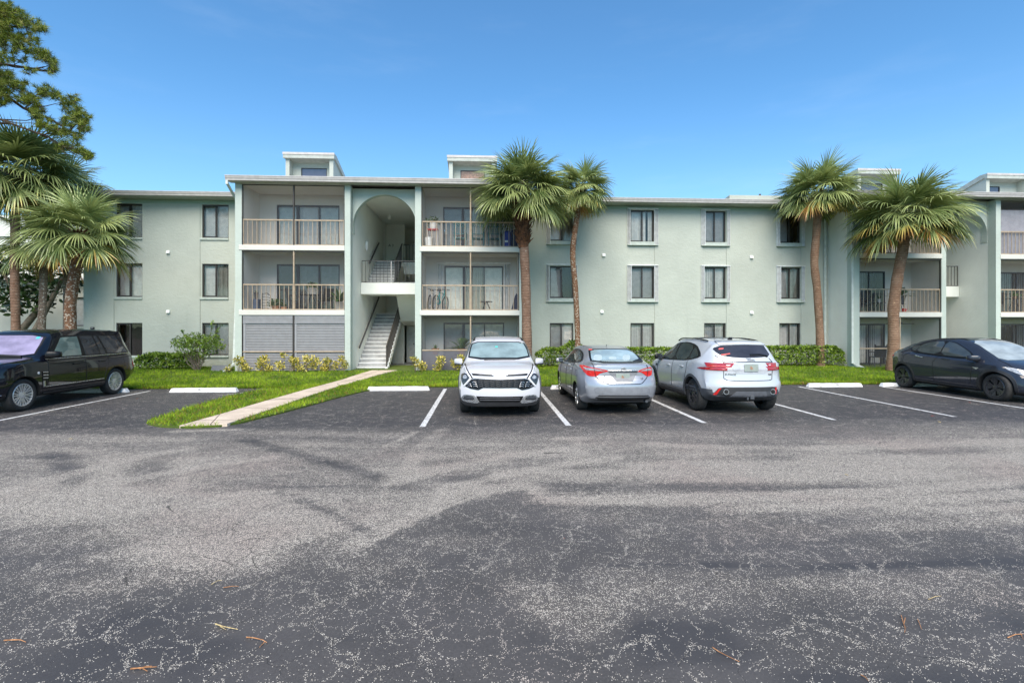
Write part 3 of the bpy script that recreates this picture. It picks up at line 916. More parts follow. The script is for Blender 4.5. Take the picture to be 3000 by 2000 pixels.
# ---- little wall vents, plaque
for x, z in ((-13.87, 5.2), (-13.87, 2.58), (5.55, 5.22), (5.46, 2.61), (12.57, 5.18), (12.57, 2.58)):
    mb = MB(); mb.bbox(x - .075, x + .075, YW - .05, YW - .001, z - .075, z + .075, .012)
    mb.prism_x([(YW - .05, z + .075), (YW - .095, z - .05), (YW - .05, z - .05)], x - .065, x + .065)
    mb.build("vent", WHITE, B)
mb = MB(); mb.bbox(-17.16, -16.99, YW - .03, YW - .001, 1.80, 1.91, .008); mb.build("plaque", BLK, B)
mb = MB(); mb.box(-17.13, -17.03, YW - .034, YW - .031, 1.855, 1.885); mb.build("plaque_strip", simple("plaque_grey", (.3, .29, .3), .5), B)

# ---- downspouts
downspout(B, [(-10.12, Y1 - .36, 7.71), (-10.12, Y1 - .36, 7.60), (-10.08, YW - 1.6, 6.92), (-10.08, YW - 1.6, 6.7), (-10.055, Y1 + .06, .42), (-10.30, Y1 - .28, .12)])
downspout(B, [(16.12, YW - .62, 7.6), (16.12, YW - .06, 7.2), (16.12, YW - .06, .25)])
downspout(B, [(16.25, Y2 - .36, 7.66), (16.25, Y2 - .36, 7.5), (16.25, Y2 - .03, 7.0), (16.25, Y2 - .03, .35), (16.62, Y2 - .35, .10)])

def railing(root, x0, x1, y, z0, zt, mat, step=.186, pk=.02, name="railing", top=(.055, .05), bot=True):
    mb = MB()
    mb.bbox(x0, x1, y - top[1] / 2, y + top[1] / 2, zt - top[0], zt, .006)
    if bot: mb.box(x0, x1, y - .018, y + .018, z0 + .01, z0 + .045)
    n = max(1, round((x1 - x0) / step))
    for k in range(1, n):
        x = x0 + (x1 - x0) * k / n
        mb.box(x - pk / 2, x + pk / 2, y - pk / 2, y + pk / 2, z0 + .045, zt - top[0])
    mb.box(x0, x0 + pk, y - .015, y + .015, z0 + .045, zt - top[0]); mb.box(x1 - pk, x1, y - .015, y + .015, z0 + .045, zt - top[0])
    return mb.build(name, mat, root)

def slider(root, x0, x1, z0, z1, y, kinds, frame=None, white_trim=False, dark=False):
    """three panel sliding glass door"""
    frame = frame or BLK
    mb = MB(); f = .05
    mb.box(x0, x0 + f, y - .05, y + .02, z0, z1); mb.box(x1 - f, x1, y - .05, y + .02, z0, z1)
    mb.box(x0 + f, x1 - f, y - .05, y + .02, z1 - .07, z1); mb.box(x0 + f, x1 - f, y - .05, y + .02, z0, z0 + .05)
    xa, xb = x0 + (x1 - x0) * .335, x0 + (x1 - x0) * .675
    mb.box(xa - .065, xa + .045, y - .056, y + .014, z0 + .05, z1 - .07); mb.box(xb - .022, xb + .022, y - .05, y + .014, z0 + .05, z1 - .07)
    d = mb.build("sliding_door", frame, root)
    for a, b, kd in ((x0 + f, xa - .065, kinds[0]), (xa + .045, xb - .022, kinds[1]), (xb + .022, x1 - f, kinds[2])):
        mb = MB(); mb.add([(a, y - .02, z0 + .05), (b, y - .02, z0 + .05), (b, y - .02, z1 - .07), (a, y - .02, z1 - .07)], [(0, 1, 2, 3)])
        mb.build("pane", PANED if dark else PANE, d)
        m2, mm = blinds(kd, a, b, z0 + .03, z1 - .03, y + .14)
        m2.build("blind", mm, d)
    if white_trim:
        mb = MB()
        for a, s in ((x0 - .06, -1), (x1 + .06, 1)):
            pts = [(a + s * .24 * i / 6, y - (.14 if i % 2 else .05)) for i in range(7)]
            mb.zig_z(pts, z0 + .02, z1 + .08)
            mb.bbox(a - .02, a + .02, y - .15, y - .03, z0 + .02, z1 + .08, .005)
        mb.bbox(x0 - .33, x1 + .33, y - .15, y - .03, z1 + .081, z1 + .16, .006)
        mb.build("shutter", SHUT, d)
    return d

def balcony(x0, x1, yf, zs, zc, floor, kinds, door, post=True, screen=True, rail=True, trim=False, dark=False, roof_z=None, overl=.0, overr=.0, depth=1.6, split=.5, postmat=None):
    """one screened balcony: slab mesh with railing, posts, screens as its pieces; door is a part of its own"""
    th = .21
    mb = MB()
    if floor > 0: mb.bbox(x0 - overl, x1 + overr, yf - .025, yf + depth + .02, zs - th, zs, .012)
    else: mb.bbox(x0 - overl, x1 + overr, yf - .02, yf + depth + .02, -.1, zs, .012)
    bal = mb.build("balcony", SLABM, B)
    mb = MB()
    cell_wall(mb, x0, x1, zs + .001, zc - .001, yf + depth, yf + depth + .2, [(door[0], door[1], zs, door[2])])
    mb.box(x0 + .0005, x0 + .02, yf + .06, yf + depth - .0005, zs + .001, zc - .001); mb.box(x1 - .02, x1 - .0005, yf + .06, yf + depth - .0005, zs + .001, zc - .001)
    if roof_z is not None: mb.box(x0 + .0205, x1 - .0205, yf + .01, yf + depth - .0005, zc - .03, zc)
    mb.build("balcony_wall", BALC, B)
    slider(B, door[0], door[1], zs + .002, door[2], yf + depth + .06, kinds, white_trim=trim, dark=dark)
    xm = x0 + (x1 - x0) * split
    ztop = zc - .02
    if post:
        mb = MB(); mb.bbox(xm - .028, xm + .028, yf + .02, yf + .09, zs, ztop, .006)
        mb.build("post", postmat or TAN, bal)
    mb = MB()
    for a in (x0, x1 - .035): mb.box(a, a + .035, yf + .03, yf + .075, zs, ztop)
    mb.box(x0 + .035, x1 - .035, yf + .03, yf + .075, ztop - .04, ztop)
    mb.build("screen_frame", BRZ, bal)
    if rail:
        for a, b in ((x0 + .04, xm - .03), (xm + .03, x1 - .04)):
            railing(bal, a, b, yf + .055, zs, zs + 1.05, TAN)
    else:
        mb = MB(); mb.bbox(x0 + .036, x1 - .036, yf + .03, yf + .08, zs + .80, zs + .85, .005)
        mb.build("mid_rail", TAN, bal)
    if screen:
        mb = MB(); y = yf + .10
        mb.add([(x0 + .03, y, zs), (x1 - .03, y, zs), (x1 - .03, y, ztop), (x0 + .03, y, ztop)], [(0, 1, 2, 3)])
        mb.build("screen", SCREEN, bal)
    return bal

ZF = (.13, 2.60, 5.22)
# ---- left bay
piers = [(-9.98, -9.72), (-5.64, -5.41), (-2.80, -2.55), (1.49, 1.75)]
for a, b in piers:
    mb = MB(); mb.box(a, b, Y1, Y1 + .35, -.1, 7.70); mb.build("pier", MINT, B)
    mb = MB(); mb.box(a + .012, b - .012, Y1 + .351, 30.7, -.1, 7.69); mb.build("party_wall", WHITEW, B)
balcony(-9.72, -5.64, Y1, ZF[2], 7.70, 2, ('v', 'vg', 'v'), (-8.97, -6.29, 7.22), roof_z=1, overl=.11, overr=.0, postmat=BRZ)
balcony(-9.72, -5.64, Y1, ZF[1], 5.01, 1, ('vd', 'vg', 'vg'), (-8.97, -6.28, 4.64), overl=.11, dark=True)
balcony(-2.55, 1.49, Y1, ZF[2], 7.70, 2, ('hg', 'h', 'vg'), (-1.78, .85, 7.22), roof_z=1, overl=.06, overr=.02)
balcony(-2.55, 1.49, Y1, ZF[1], 5.01, 1, ('v', 'c', 'v'), (-1.72, .88, 4.62), overl=.06, overr=.02, trim=True)
bg = balcony(-2.55, 1.49, Y1, ZF[0], 2.39, 0, ('vg', 'v', 'v'), (-1.76, .92, 2.10), rail=False, overl=.0)
mb = MB(); mb.add([(-2.51, Y1 + .045, .13), (1.45, Y1 + .045, .13), (1.45, Y1 + .045, .93), (-2.51, Y1 + .045, .93)], [(0, 1, 2, 3)])
mb.build("kick_screen", SCREEND, bg)
# ground floor left: roll-down slatted shutters
mb = MB(); mb.bbox(-9.83, -5.64, Y1 - .02, Y1 + 1.6, -.1, .13, .012)
mb.box(-9.72, -5.64, Y1 + 1.4, Y1 + 1.6, .13, 2.38)
pat = mb.build("patio_base", SLABM, B)
for a, b in ((-9.66, -7.72), (-7.64, -5.66)):
    mb = MB(); n = 30
    pts = []
    for k in range(n):
        z = .135 + (2.07 - .135) * k / n; dz = (2.07 - .135) / n
        mb.zig_x([(Y1 + .050, z + dz * .2), (Y1 + .040, z + dz * .32), (Y1 + .040, z + dz * .9), (Y1 + .050, z + dz)], a + .08, b - .005)
        mb.zig_x([(Y1 + .050, z), (Y1 + .075, z + dz * .1), (Y1 + .050, z + dz * .2)], a + .08, b - .005, 1)
    sh = mb.build("roll_shutter", [ROLL, GROOVE], B)
    mb = MB(); pts = []
    for k in range(6):
        z = 2.085 + .05 * k; pts += [(Y1 + .02, z), (Y1 + .01, z + .012), (Y1 + .01, z + .04), (Y1 + .024, z + .046)]
    mb.zig_x(pts, a - .02, b + .01); mb.bbox(a - .02, b + .01, Y1 + .0, Y1 + .03, 2.06, 2.085, .003)
    mb.build("shutter_box", ROLL, sh)
    mb = MB(); mb.bbox(a - .01, a + .08, Y1 + .02, Y1 + .07, .135, 2.06, .004); mb.build("guide_rail", ROLL, sh)
    mb = MB(); mb.bbox(a - .02, b + .02, Y1 - .005, Y1 + .04, .89, .94, .005); mb.build("mid_rail", TAN, sh)
mb = MB(); mb.bbox(-7.715, -7.645, Y1 - .01, Y1 + .06, .13, 2.38, .005); mb.box(-9.719, -9.685, Y1 + .0, Y1 + .06, .13, 2.38); mb.build("shutter_post", BRZ, B)

# ---- stairwell with arch
def arch_wall(x0, x1, y0, y1, zsp, ztop):
    cx, r = (x0 + x1) / 2, (x1 - x0) / 2
    N = 28
    mb = MB()
    xs_ = [cx - r * math.cos(math.pi * k / N) for k in range(N + 1)]
    zs_ = [zsp + r * math.sin(math.pi * k / N) for k in range(N + 1)]
    for k in range(N):
        a, b, c, d = xs_[k], xs_[k + 1], zs_[k], zs_[k + 1]
        mb.add([(a, y0, c), (b, y0, d), (b, y0, ztop), (a, y0, ztop)], [(0, 1, 2, 3)])
        mb.add([(a, y1, c), (b, y1, d), (b, y1, ztop), (a, y1, ztop)], [(3, 2, 1, 0)])
        mb.add([(a, y0, c), (a, y1, c), (b, y1, d), (b, y0, d)], [(0, 1, 2, 3)])
    mb.box(x0, x0 + .012, y0, y1, zsp - .34, zsp); mb.box(x1 - .012, x1, y0, y1, zsp - .34, zsp)
    return mb.build("arch", MINT, B)
def stair_flight(xa, xb, ya, za, yb, zb, n, name="stairs", closed=False):
    mb = MB()
    dy, dz = (yb - ya) / n, (zb - za) / n
    s = 1 if dy > 0 else -1
    for k in range(n):
        y0, y1 = sorted((ya + dy * k, ya + dy * (k + 1)))
        zt = za + dz * (k + 1)
        zb_ = max(za - .02, zt - dz - .13)
        mb.box(xa, xb, y0, y1, zb_, zt - .03)
        mb.box(xa, xb, y0 - (.02 if s > 0 else 0), y1 + (.0 if s > 0 else .02), zt - .03, zt, 1)
    return mb.build(name, [CONC, NOSE], B)
def stairwell(x0, x1, yf, ox=0.0, detail=True):
    """x0, x1: clear opening; all levels as in the left stair"""
    arch_wall(x0, x1, yf + .4, yf + .68, 6.12, 7.66)
    mb = MB()
    mb.box(x0, x1, yf + .69, 30.7, 7.60, 7.69)                             # ceiling
    mb.build("stair_ceiling", WHITEW, B)
    mb = MB()
    yl = yf + 1.78
    mb.bbox(x0 + .0, x1 - .0, yl, yl + 1.2, 3.36, 3.87, .01)                # half landing
    mb.build("stair_landing", WHITEW, B)
    xr = x1; xm = x0 + 1.2
    for za, zb, zc_ in ((1.98, 2.35, 2.60), (4.62, 5.0, 5.22)):
        mb = MB(); mb.box(xm + .12, xr - .005, yf + 5.35, 30.5, za, zc_); mb.box(x0 + .005, xm + .119, yf + 5.35, 30.5, zb, zc_ - .001)
        mb.build("stair_landing", WHITEW, B)
    stair_flight(x0 + .005, xm, yf + 1.0, 0.02, yf + 5.35, 2.60, 15)
    stair_flight(xm + .16, xr - .005, yf + 5.35, 2.60, yl + 1.2, 3.87, 8)
    stair_flight(x0 + .005, xm, yl + 1.2, 3.87, yf + 5.35, 5.22, 8)
    mb = MB()                                                               # soffit under the second flight
    mb.prism_x([(yf + 5.35, 1.98), (yf + 5.35, 2.42), (yl + 1.2, 3.68), (yl + 1.2, 3.36), (yf + 4.2, 2.2)], xm + .155, xr - .006)
    mb.build("stair_soffit", WHITEW, B)
    mb = MB()                                                               # sawtooth stringer of the lower flight
    n = 15; dy, dz = 4.35 / n, 2.58 / n
    for k in range(n):
        ya = yf + 1.0 + dy * k; zt = .02 + dz * (k + 1)
        mb.prism_x([(ya - .01, max(.0, zt - dz - .16)), (ya + dy, max(.0, zt - .16)), (ya + dy, zt + .012), (ya - .01, zt + .012)], xm + .001, xm + .11)
    mb.build("stringer", NOSE, B)
    # back walls
    mb = MB()
    mb.box(x0, x0 + 1.02, yf + 7.7, yf + 7.85, 2.6, 7.6)
    mb.box(x0, x1, yf + 9.2, yf + 9.3, 2.6, 7.6)
    mb.box(xm + .12, x1, yf + 6.4, yf + 6.5, -.1, 1.97)
    mb.box(x0, xm + .12, yf + 5.6, yf + 5.7, 0.0, 2.34)
    mb.build("stair_wall", WHITEW, B)
    # landing slab paving at the foot
    mb = MB(); mb.box(x0 - .0, x1, yf - .32, yf + 6.4, -.1, .02); mb.prism_z([(x0 + .3, yf - .33), (x1 - .25, yf - .33), (x1 - .55, yf - .62), (x0 + .75, yf - .62)], -.1, .018)
    mb.build("stair_paving", CONC, B)
    # rails
    g = railing(B, x0 + .03, x1 - .02, yl + .06, 3.87, 4.86, STEELD, .165, .018, top=(.035, .05))
    mb = MB(); mb.box(x0 + 1.30, x0 + 1.345, yl + .035, yl + .085, 3.87, 4.83); mb.build("rail_post", GREYR, g)
    railing(B, xm + .1, x1 - .02, yf + 5.40, 5.22, 6.15, STEELD, .165, .018, top=(.05, .05))
    def hand(x, ya, za, yb, zb):
        mb = MB(); mb.bar((x, ya, za), (x, yb, zb), .05, .07)
        for q in (.06, .35, .65, .94):
            yy = ya + (yb - ya) * q; zz = za + (zb - za) * q
            mb.tube([(x, yy, zz - .02), (x - .045, yy, zz - .07), (x - .075, yy, zz - .05)], .012, 6)
        mb.build("handrail", STEELD, B)
    hand(x0 + .085, yf + 1.15, 1.02, yf + 5.3, 3.42)
    hand(x0 + .085, yl + 1.3, 4.88, yf + 5.3, 6.20)
    # free side balustrade of the lower flight
    mb = MB()
    xq = xm + .055
    a0, a1 = Vector((xq, yf + 1.05, 1.06)), Vector((xq, yf + 5.3, 3.46))
    mb.bar(a0, a1, .05, .07); mb.bar(a0 - Vector((0, 0, .88)), a1 - Vector((0, 0, .80)), .02, .03)
    mb.box(xq - .02, xq + .02, yf + 1.03, yf + 1.07, .1, 1.05)
    for k in range(1, 42):
        p = a0.lerp(a1, k / 42); mb.bar(p, p - Vector((0, 0, .86)), .016)
    mb.build("balustrade", simple("balustrade_brown", (.06, .05, .042), .5), B)
    mb = MB()
    a0, a1 = Vector((xm + .05, yl + 1.25, 4.85)), Vector((xm + .05, yf + 5.3, 6.15))
    mb.bar(a0, a1, .05, .07)
    for k in range(1, 22):
        p = a0.lerp(a1, k / 22); mb.bar(p, p - Vector((0, 0, .9)), .016)
    mb.build("balustrade", STEELD, B)
    # doors under the stair
    for a, b in ((xm + .25, xm + .55), (xm + .70, xm + .98)):
        mb = MB(); mb.bbox(a, b, yf + 6.34, yf + 6.395, .02, 1.92, .006)
        d = mb.build("closet_door", WHITE, B)
        mb = MB(); mb.lathe((b - .04 if a < xm + .5 else a + .04, yf + 6.33, 1.0), [(.03, -.03), (.03, 0), (.012, .01)], 8, axis='y'); mb.build("knob", BLK, d)
    mb = MB(); mb.tube([(xm + .63, yf + 6.3, .02), (xm + .63, yf + 6.3, 1.9)], .045, 8); mb.tube([(xm + .63, yf + 6.3, .2), (xm + .63, yf + 6.3, .32)], .07, 8); mb.tube([(xm + .63, yf + 6.3, 1.0), (xm + .63, yf + 6.3, 1.1)], .07, 8); mb.tube([(xm + .63, yf + 6.3, 1.6), (xm + .63, yf + 6.3, 1.75)], .08, 8)
    mb.build("standpipe", BLK, B)
    # wall lamp, ceiling lamp, door casing
    mb = MB(); mb.bbox(x0 + .001, x0 + .12, yf + 2.62, yf + 2.72, 5.5, 5.84, .015); mb.prism_y([(x0 + .02, 5.5), (x0 + .10, 5.5), (x0 + .06, 5.40)], yf + 2.63, yf + 2.71); mb.build("wall_lamp", WHITE, B)
    mb = MB(); mb.lathe((x0 + .62, yf + 5.2, 7.38), [(.07, 0), (.08, .02), (.08, .18), (.05, .22)], 12); mb.build("ceiling_lamp", WHITE, B)
    if detail:
        mb = MB(); mb.box(x0 + .001, x0 + .03, yf + 6.95, yf + 7.05, 5.22, 7.3); mb.build("door_casing", WHITE, B)
        mb = MB(); mb.bbox(x0 + .50, x0 + .70, yf + 7.66, yf + 7.70, 6.35, 6.78, .01); mb.build("wall_box", WHITEW, B)
        text_obj("unit_number", "A 3", .20, BLK, B, Vector((x0 + .27, yf + 7.685, 6.44)) - B.location, FACE_CAM, .004)
        mb = MB(); mb.box(xm + .72, xm + 1.32, yf + 9.14, yf + 9.195, 5.22, 7.2); mb.build("entry_door", simple("door_cream", (.55, .55, .38), .6), B)
        mb = MB(); mb.bbox(xm + .95, xm + 1.2, yf + 9.10, yf + 9.135, 6.35, 6.60, .006); mb.build("door_sign", simple("red_sign", (.55, .03, .02), .5), B)
stairwell(-5.41, -2.80, Y1)

# ---- right bay
piers2 = [(16.30, 16.61), (20.42, 20.64), (22.99, 23.22), (27.3, 27.6)]
for a, b in piers2:
    mb = MB(); mb.box(a, b, Y2, Y2 + .35, -.1, 7.63); mb.build("pier", MINT, B)
    mb = MB(); mb.box(a + .012, b - .012, Y2 + .351, 30.7, -.1, 7.62); mb.build("party_wall", WHITEW, B)
Z2 = (.13, 2.56, 5.17)
balcony(16.61, 20.42, Y2, Z2[2], 7.63, 2, ('vd', 'vg', 'n'), (16.75, 19.1, 7.15), roof_z=1, dark=True, overr=.03)
balcony(16.61, 20.42, Y2, Z2[1], 4.96, 1, ('n', 'vg', 'n'), (16.68, 19.1, 4.55), dark=True, overr=.03)
balcony(16.61, 20.42, Y2, Z2[0], 2.35, 0, ('vg', 'v', 'vg'), (16.68, 19.1, 2.06), rail=False)
balcony(23.22, 27.3, Y2, Z2[2], 7.63, 2, ('vg', 'vg', 'vg'), (24.0, 26.6, 7.15), roof_z=1, overl=.03)
balcony(23.22, 27.3, Y2, Z2[1], 4.96, 1, ('vd', 'vg', 'vg'), (24.0, 26.6, 4.55), dark=True, overl=.03)
balcony(23.22, 27.3, Y2, Z2[0], 2.35, 0, ('n', 'n', 'vg'), (24.0, 26.6, 2.06), rail=False, dark=True)
# enclosed storm panels on the top right balcony
mb = MB()
n = 44
mb.zig_z([(23.3 + 3.95 * k / n, Y2 + .14 + (.012 if k % 2 else 0)) for k in range(n + 1)], Z2[2] + .02, Z2[2] + 1.0)
mb.add([(23.27, Y2 + .16, Z2[2] + 1.0), (27.25, Y2 + .16, Z2[2] + 1.0), (27.25, Y2 + .16, 7.2), (23.27, Y2 + .16, 7.2)], [(0, 1, 2, 3)])
mb.build("privacy_panel", simple("panel_lilac", (.34, .33, .36), .6), B)
stairwell(20.64, 22.99, Y2, detail=False)

# ---- roof dormers: upright front, roof falling to the back
DORM = stucco("stucco_dormer", (.46, .49, .44), .3, .6)
def dormer(x0, x1, yf, z0, zt, wx0, wx1, wz0, wz1, glassmat, back=29.0):
    mb = MB(); w = .17
    run = back - yf
    def zz(y): return zt - .18 - (zt - .18 - z0 + .2) * ((y - yf) / run)
    # cheeks
    for a, b in ((x0, x0 + w), (x1 - w, x1)):
        mb.prism_x([(yf, z0 - .3), (yf, zz(yf)), (back, zz(back)), (back, z0 - .3)], a, b)
    cell_wall(mb, x0 + w, x1 - w, z0 - .3, zt - .2, yf + .42, yf + .55, [(wx0, wx1, wz0, wz1)])
    d = mb.build("dormer", DORM, B)
    mb = MB()
    mb.prism_x([(yf - .12, zt - .24), (yf - .12, zt - .0), (yf + .25, zt + .0), (back, zz(back) + .14), (back, zz(back) + .002), (yf + .02, zz(yf) + .003), (yf + .02, zt - .24)], x0 - .07, x1 + .07)
    mb.build("dormer_roof", FASC, d)
    mb = MB(); mb.bbox(x0 - .085, x1 + .085, yf - .14, yf - .121, zt - .09, zt + .012, .004); mb.build("dormer_flashing", GUT, d)
    mb = MB(); f = .035; y = yf + .44
    mb.box(wx0, wx1, y, y + .04, wz1 - f, wz1); mb.box(wx0, wx0 + f, y, y + .04, wz0, wz1 - f); mb.box(wx1 - f, wx1, y, y + .04, wz0, wz1 - f)
    mb.build("dormer_window", BLK, d)
    mb = MB(); mb.box(wx0 + f, wx1 - f, y + .02, y + .10, wz0, wz1 - f); mb.build("dormer_pane", glassmat, d)
    return d
DG = simple("dormer_glass", (.10, .10, .14), .15, 0, 1.0, var=.05)
DB = simple("dormer_blind", (.42, .24, .16), .5, 0, .6, var=.25, vscale=14)
dormer(-8.75, -6.67, 23.2, 7.9, 9.60, -8.22, -7.07, 8.3, 9.09, DG)
dormer(-1.55, .55, 23.2, 7.9, 9.60, -1.05, .07, 8.3, 9.10, DB)
dormer(18.0, 20.0, 23.7, 7.9, 9.50, 18.4, 19.6, 8.3, 8.95, DG)
dormer(24.55, 26.75, 23.7, 7.9, 9.38, 24.62, 25.7, 8.2, 8.90, DG)
# storage slab behind: small grey access panel and broken elbow at the foot of the wall
mb = MB(); mb.prism_x([(YW - 2.25, .0), (YW - 2.05, .36), (YW - 1.95, .36), (YW - 1.95, 0)], -10.95, -10.20)
tag(mb.build("meter_box_lid", simple("lid_grey", (.10, .11, .12), .6)), "dark grey sloping lid leaning at the wall foot beside the downspout", "hatch")

# ---- neighbouring building at far left
NB = thing("neighbour_building", "white stucco neighbouring building behind the palms at far left", "building", (-24, 28, 0))
mb = MB()
cell_wall(mb, -32, -17.7, -.1, 4.25, 27.0, 27.25, [(-21.0, -18.75, 1.95, 3.40)])
mb.box(-32, -17.9, 27.9, 28.2, 4.26, 7.7)
mb.build("wall", NEIGH, NB)
mb = MB(); mb.prism_x([(26.6, 4.22), (26.6, 4.32), (27.89, 4.5), (27.89, 4.34), (27.3, 4.26), (26.99, 4.26)], -32, -17.75); mb.build("roof", GUT, NB)
mb = MB()
for a, b, c, d in ((-21.0, -18.75, 1.95, 2.0), (-21.0, -18.75, 3.35, 3.40), (-21.0, -20.95, 2.0, 3.35), (-18.8, -18.75, 2.0, 3.35)):
    mb.box(a, b, 27.05, 27.11, c, d)
wn_ = mb.build("window", BRZ, NB)
mb = MB(); mb.box(-20.95, -18.8, 27.10, 27.12, 2.0, 3.35); mb.build("shade", simple("shade_white", (.55, .57, .57), .4), wn_)
mb = MB(); mb.bbox(-21.1, -18.7, 26.93, 27.05, 1.82, 1.949, .01); mb.build("sill", NEIGH, wn_)
for k in range(3):
    mb = MB(); mb.box(-32, -22.2, 26.93, 26.999, 1.15 + .18 * k, 1.30 + .18 * k); mb.build("siding", NEIGH, NB)
mb = MB(); n = 60
mb.zig_z([(-32 + 9.6 * k / n, 26.95 + (.02 if k % 2 else 0)) for k in range(n + 1)], 0, 1.1)
mb.build("garage_panel", simple("garage_cream", (.56, .57, .48), .6), NB)
# ================================================================ PLANTS
rp = random.Random(11)
def leaf_mat(name, lo, hi, rough=.45, trans=.25, third=None, spec=.5, dry=None):
    t = NT(name)
    a = t.attr("tint")
    c = t.mix(t.ramp(a, 0, 1, smooth=False), lo, hi)
    if third: c = t.mix(t.ramp(a, 1.0, 2.0, smooth=False), c, third)
    if dry: c = t.mix(t.ramp(a, 2.0, 3.0, smooth=False), c, dry)
    bs = t.pbr(c, rough, 0, None, spec)
    tr = t.n("ShaderNodeBsdfTranslucent"); t.val(tr.inputs[0], c)
    mx = t.n("ShaderNodeMixShader"); mx.inputs[0].default_value = trans
    t.t.links.new(bs.outputs[0], mx.inputs[1]); t.t.links.new(tr.outputs[0], mx.inputs[2]); t.t.links.new(mx.outputs[0], t.out.inputs[0])
    return t.m
PALM = leaf_mat("palm_leaf", (.045, .085, .018), (.47, .53, .20), .36, .2, (.56, .46, .12), .6, (.40, .20, .055))
PALMW = leaf_mat("palm_leaf_olive", (.07, .10, .02), (.50, .52, .16), .40, .2, (.50, .40, .10), .6, (.46, .24, .06))
def bark_mat(name, c1, c2, spot, ring=26.0, lich=.60):
    t = NT(name); co = t.coord()
    sz = t.n("ShaderNodeSeparateXYZ"); t.t.links.new(co, sz.inputs[0])
    zz = t.math('ADD', t.math('MULTIPLY', sz.outputs[2], ring * 1.9), t.math('MULTIPLY', t.noise(co, 6, 5, .75), 16.0))
    rg = t.math('SINE', zz)
    c = t.mix(t.ramp(t.noise(co, 3.2, 5, .7), .3, .7), c1, c2)
    c = t.mix(t.ramp(rg, .2, 1, 0, .38), c, tuple(k * .45 for k in c1))
    sp = t.ramp(t.noise(co, 16, 3, .6), lich, lich + .05)
    c = t.mix(sp, c, spot)
    h = t.math('ADD', rg, t.math('MULTIPLY', t.noise(co, 40, 4), 2.0))
    t.pbr(c, .95, 0, t.bump(h, .5, .015), .2)
    return t.m
BARK_R = bark_mat("palm_bark_red", (.17, .098, .066), (.27, .175, .125), (.42, .36, .29), 30, .64)
BARK_G = bark_mat("palm_bark_grey", (.17, .125, .095), (.25, .19, .15), (.50, .48, .42), 26, .58)
BARK_S = bark_mat("palm_bark_spotted", (.155, .080, .045), (.24, .13, .075), (.44, .38, .30), 34, .55)
BARK_W = bark_mat("palm_bark_warm", (.21, .12, .075), (.31, .20, .135), (.50, .33, .20), 34, .63)
BOOT = simple("palm_boot_fibre", (.13, .055, .025), .95, var=.45, vscale=9, bump=.6, bscale=30)

def frond(mb, base, az, el, pet, blade, nl, width, droop, tint, dry, r):
    """one costapalmate fan leaf: stalk plus separate folded leaflets"""
    d = Vector((math.cos(az) * math.cos(el), math.sin(az) * math.cos(el), math.sin(el)))
    side = Vector((-math.sin(az), math.cos(az), 0))
    up = d.cross(side) * -1
    roll = r.uniform(-.5, .5)
    side, up = side * math.cos(roll) + up * math.sin(roll), up * math.cos(roll) - side * math.sin(roll)
    pts = []
    sag = .04 + .12 * droop
    for k in range(5):
        q = k / 4
        pts.append(base + d * pet * q - Vector((0, 0, sag * pet * q * q)))
    mb.tube(pts, [.020, .016, .013, .012, .010], 4, 0, False, [min(1.0, tint + .25)] * 5)
    tip = pts[-1]
    d2 = (pts[-1] - pts[-2]).normalized()
    up2 = (up - d2 * up.dot(d2)).normalized(); side2 = d2.cross(up2)
    for i in range(nl):
        f = (i + .5) / nl * 2 - 1
        a = f * R(128) + r.uniform(-.03, .03)
        L = blade * (1.0 - .34 * abs(f) ** 1.7) * r.uniform(.9, 1.08)
        # strong midrib: leaflets start further out along it
        st = tip + d2 * (.20 * blade * (1 - abs(f)) ** 1.2)
        dr = d2 * math.cos(a) + side2 * math.sin(a) + up2 * (.16 * math.cos(a * .7) - .05)
        dr.normalize()
        cr = dr.cross(up2); cr.normalize()
        if cr.length < .1: cr = side2
        w = width * (1 - .25 * abs(f))
        g = droop * r.uniform(.8, 1.75)
        nseg = 5
        vs = []; av = []
        pos = st.copy(); dd = dr.copy()
        td = max(0.0, dry * r.uniform(.2, 1.5))
        twist = r.uniform(-.9, .9)
        lt = r.uniform(-.22, .26)
        for k in range(nseg + 1):
            q = k / nseg
            ww = w * (.55 + .45 * min(1, q * 3)) * (1 - q ** 2.4) + .0015
            c2 = cr * math.cos(twist * q) + up2 * math.sin(twist * q)
            vs.append(pos - c2 * ww); vs.append(pos + c2 * ww)
            tv = max(0, min(.98, tint + lt + .25 * q * q))
            if td > .05 and q > 1 - td * .9: tv = 1.0 + min(2.0, (q - (1 - td * .9)) * 3.0 * td + .5)
            av += [tv, tv]
            dd = (dd - Vector((0, 0, 1)) * g * (.10 + .85 * q) / nseg * 2.0)
            dd.normalize()
            pos = pos + dd * (L / nseg)
        fs = [(2 * k, 2 * k + 1, 2 * k + 3, 2 * k + 2) for k in range(nseg)]
        mb.add(vs, fs, 0, av)

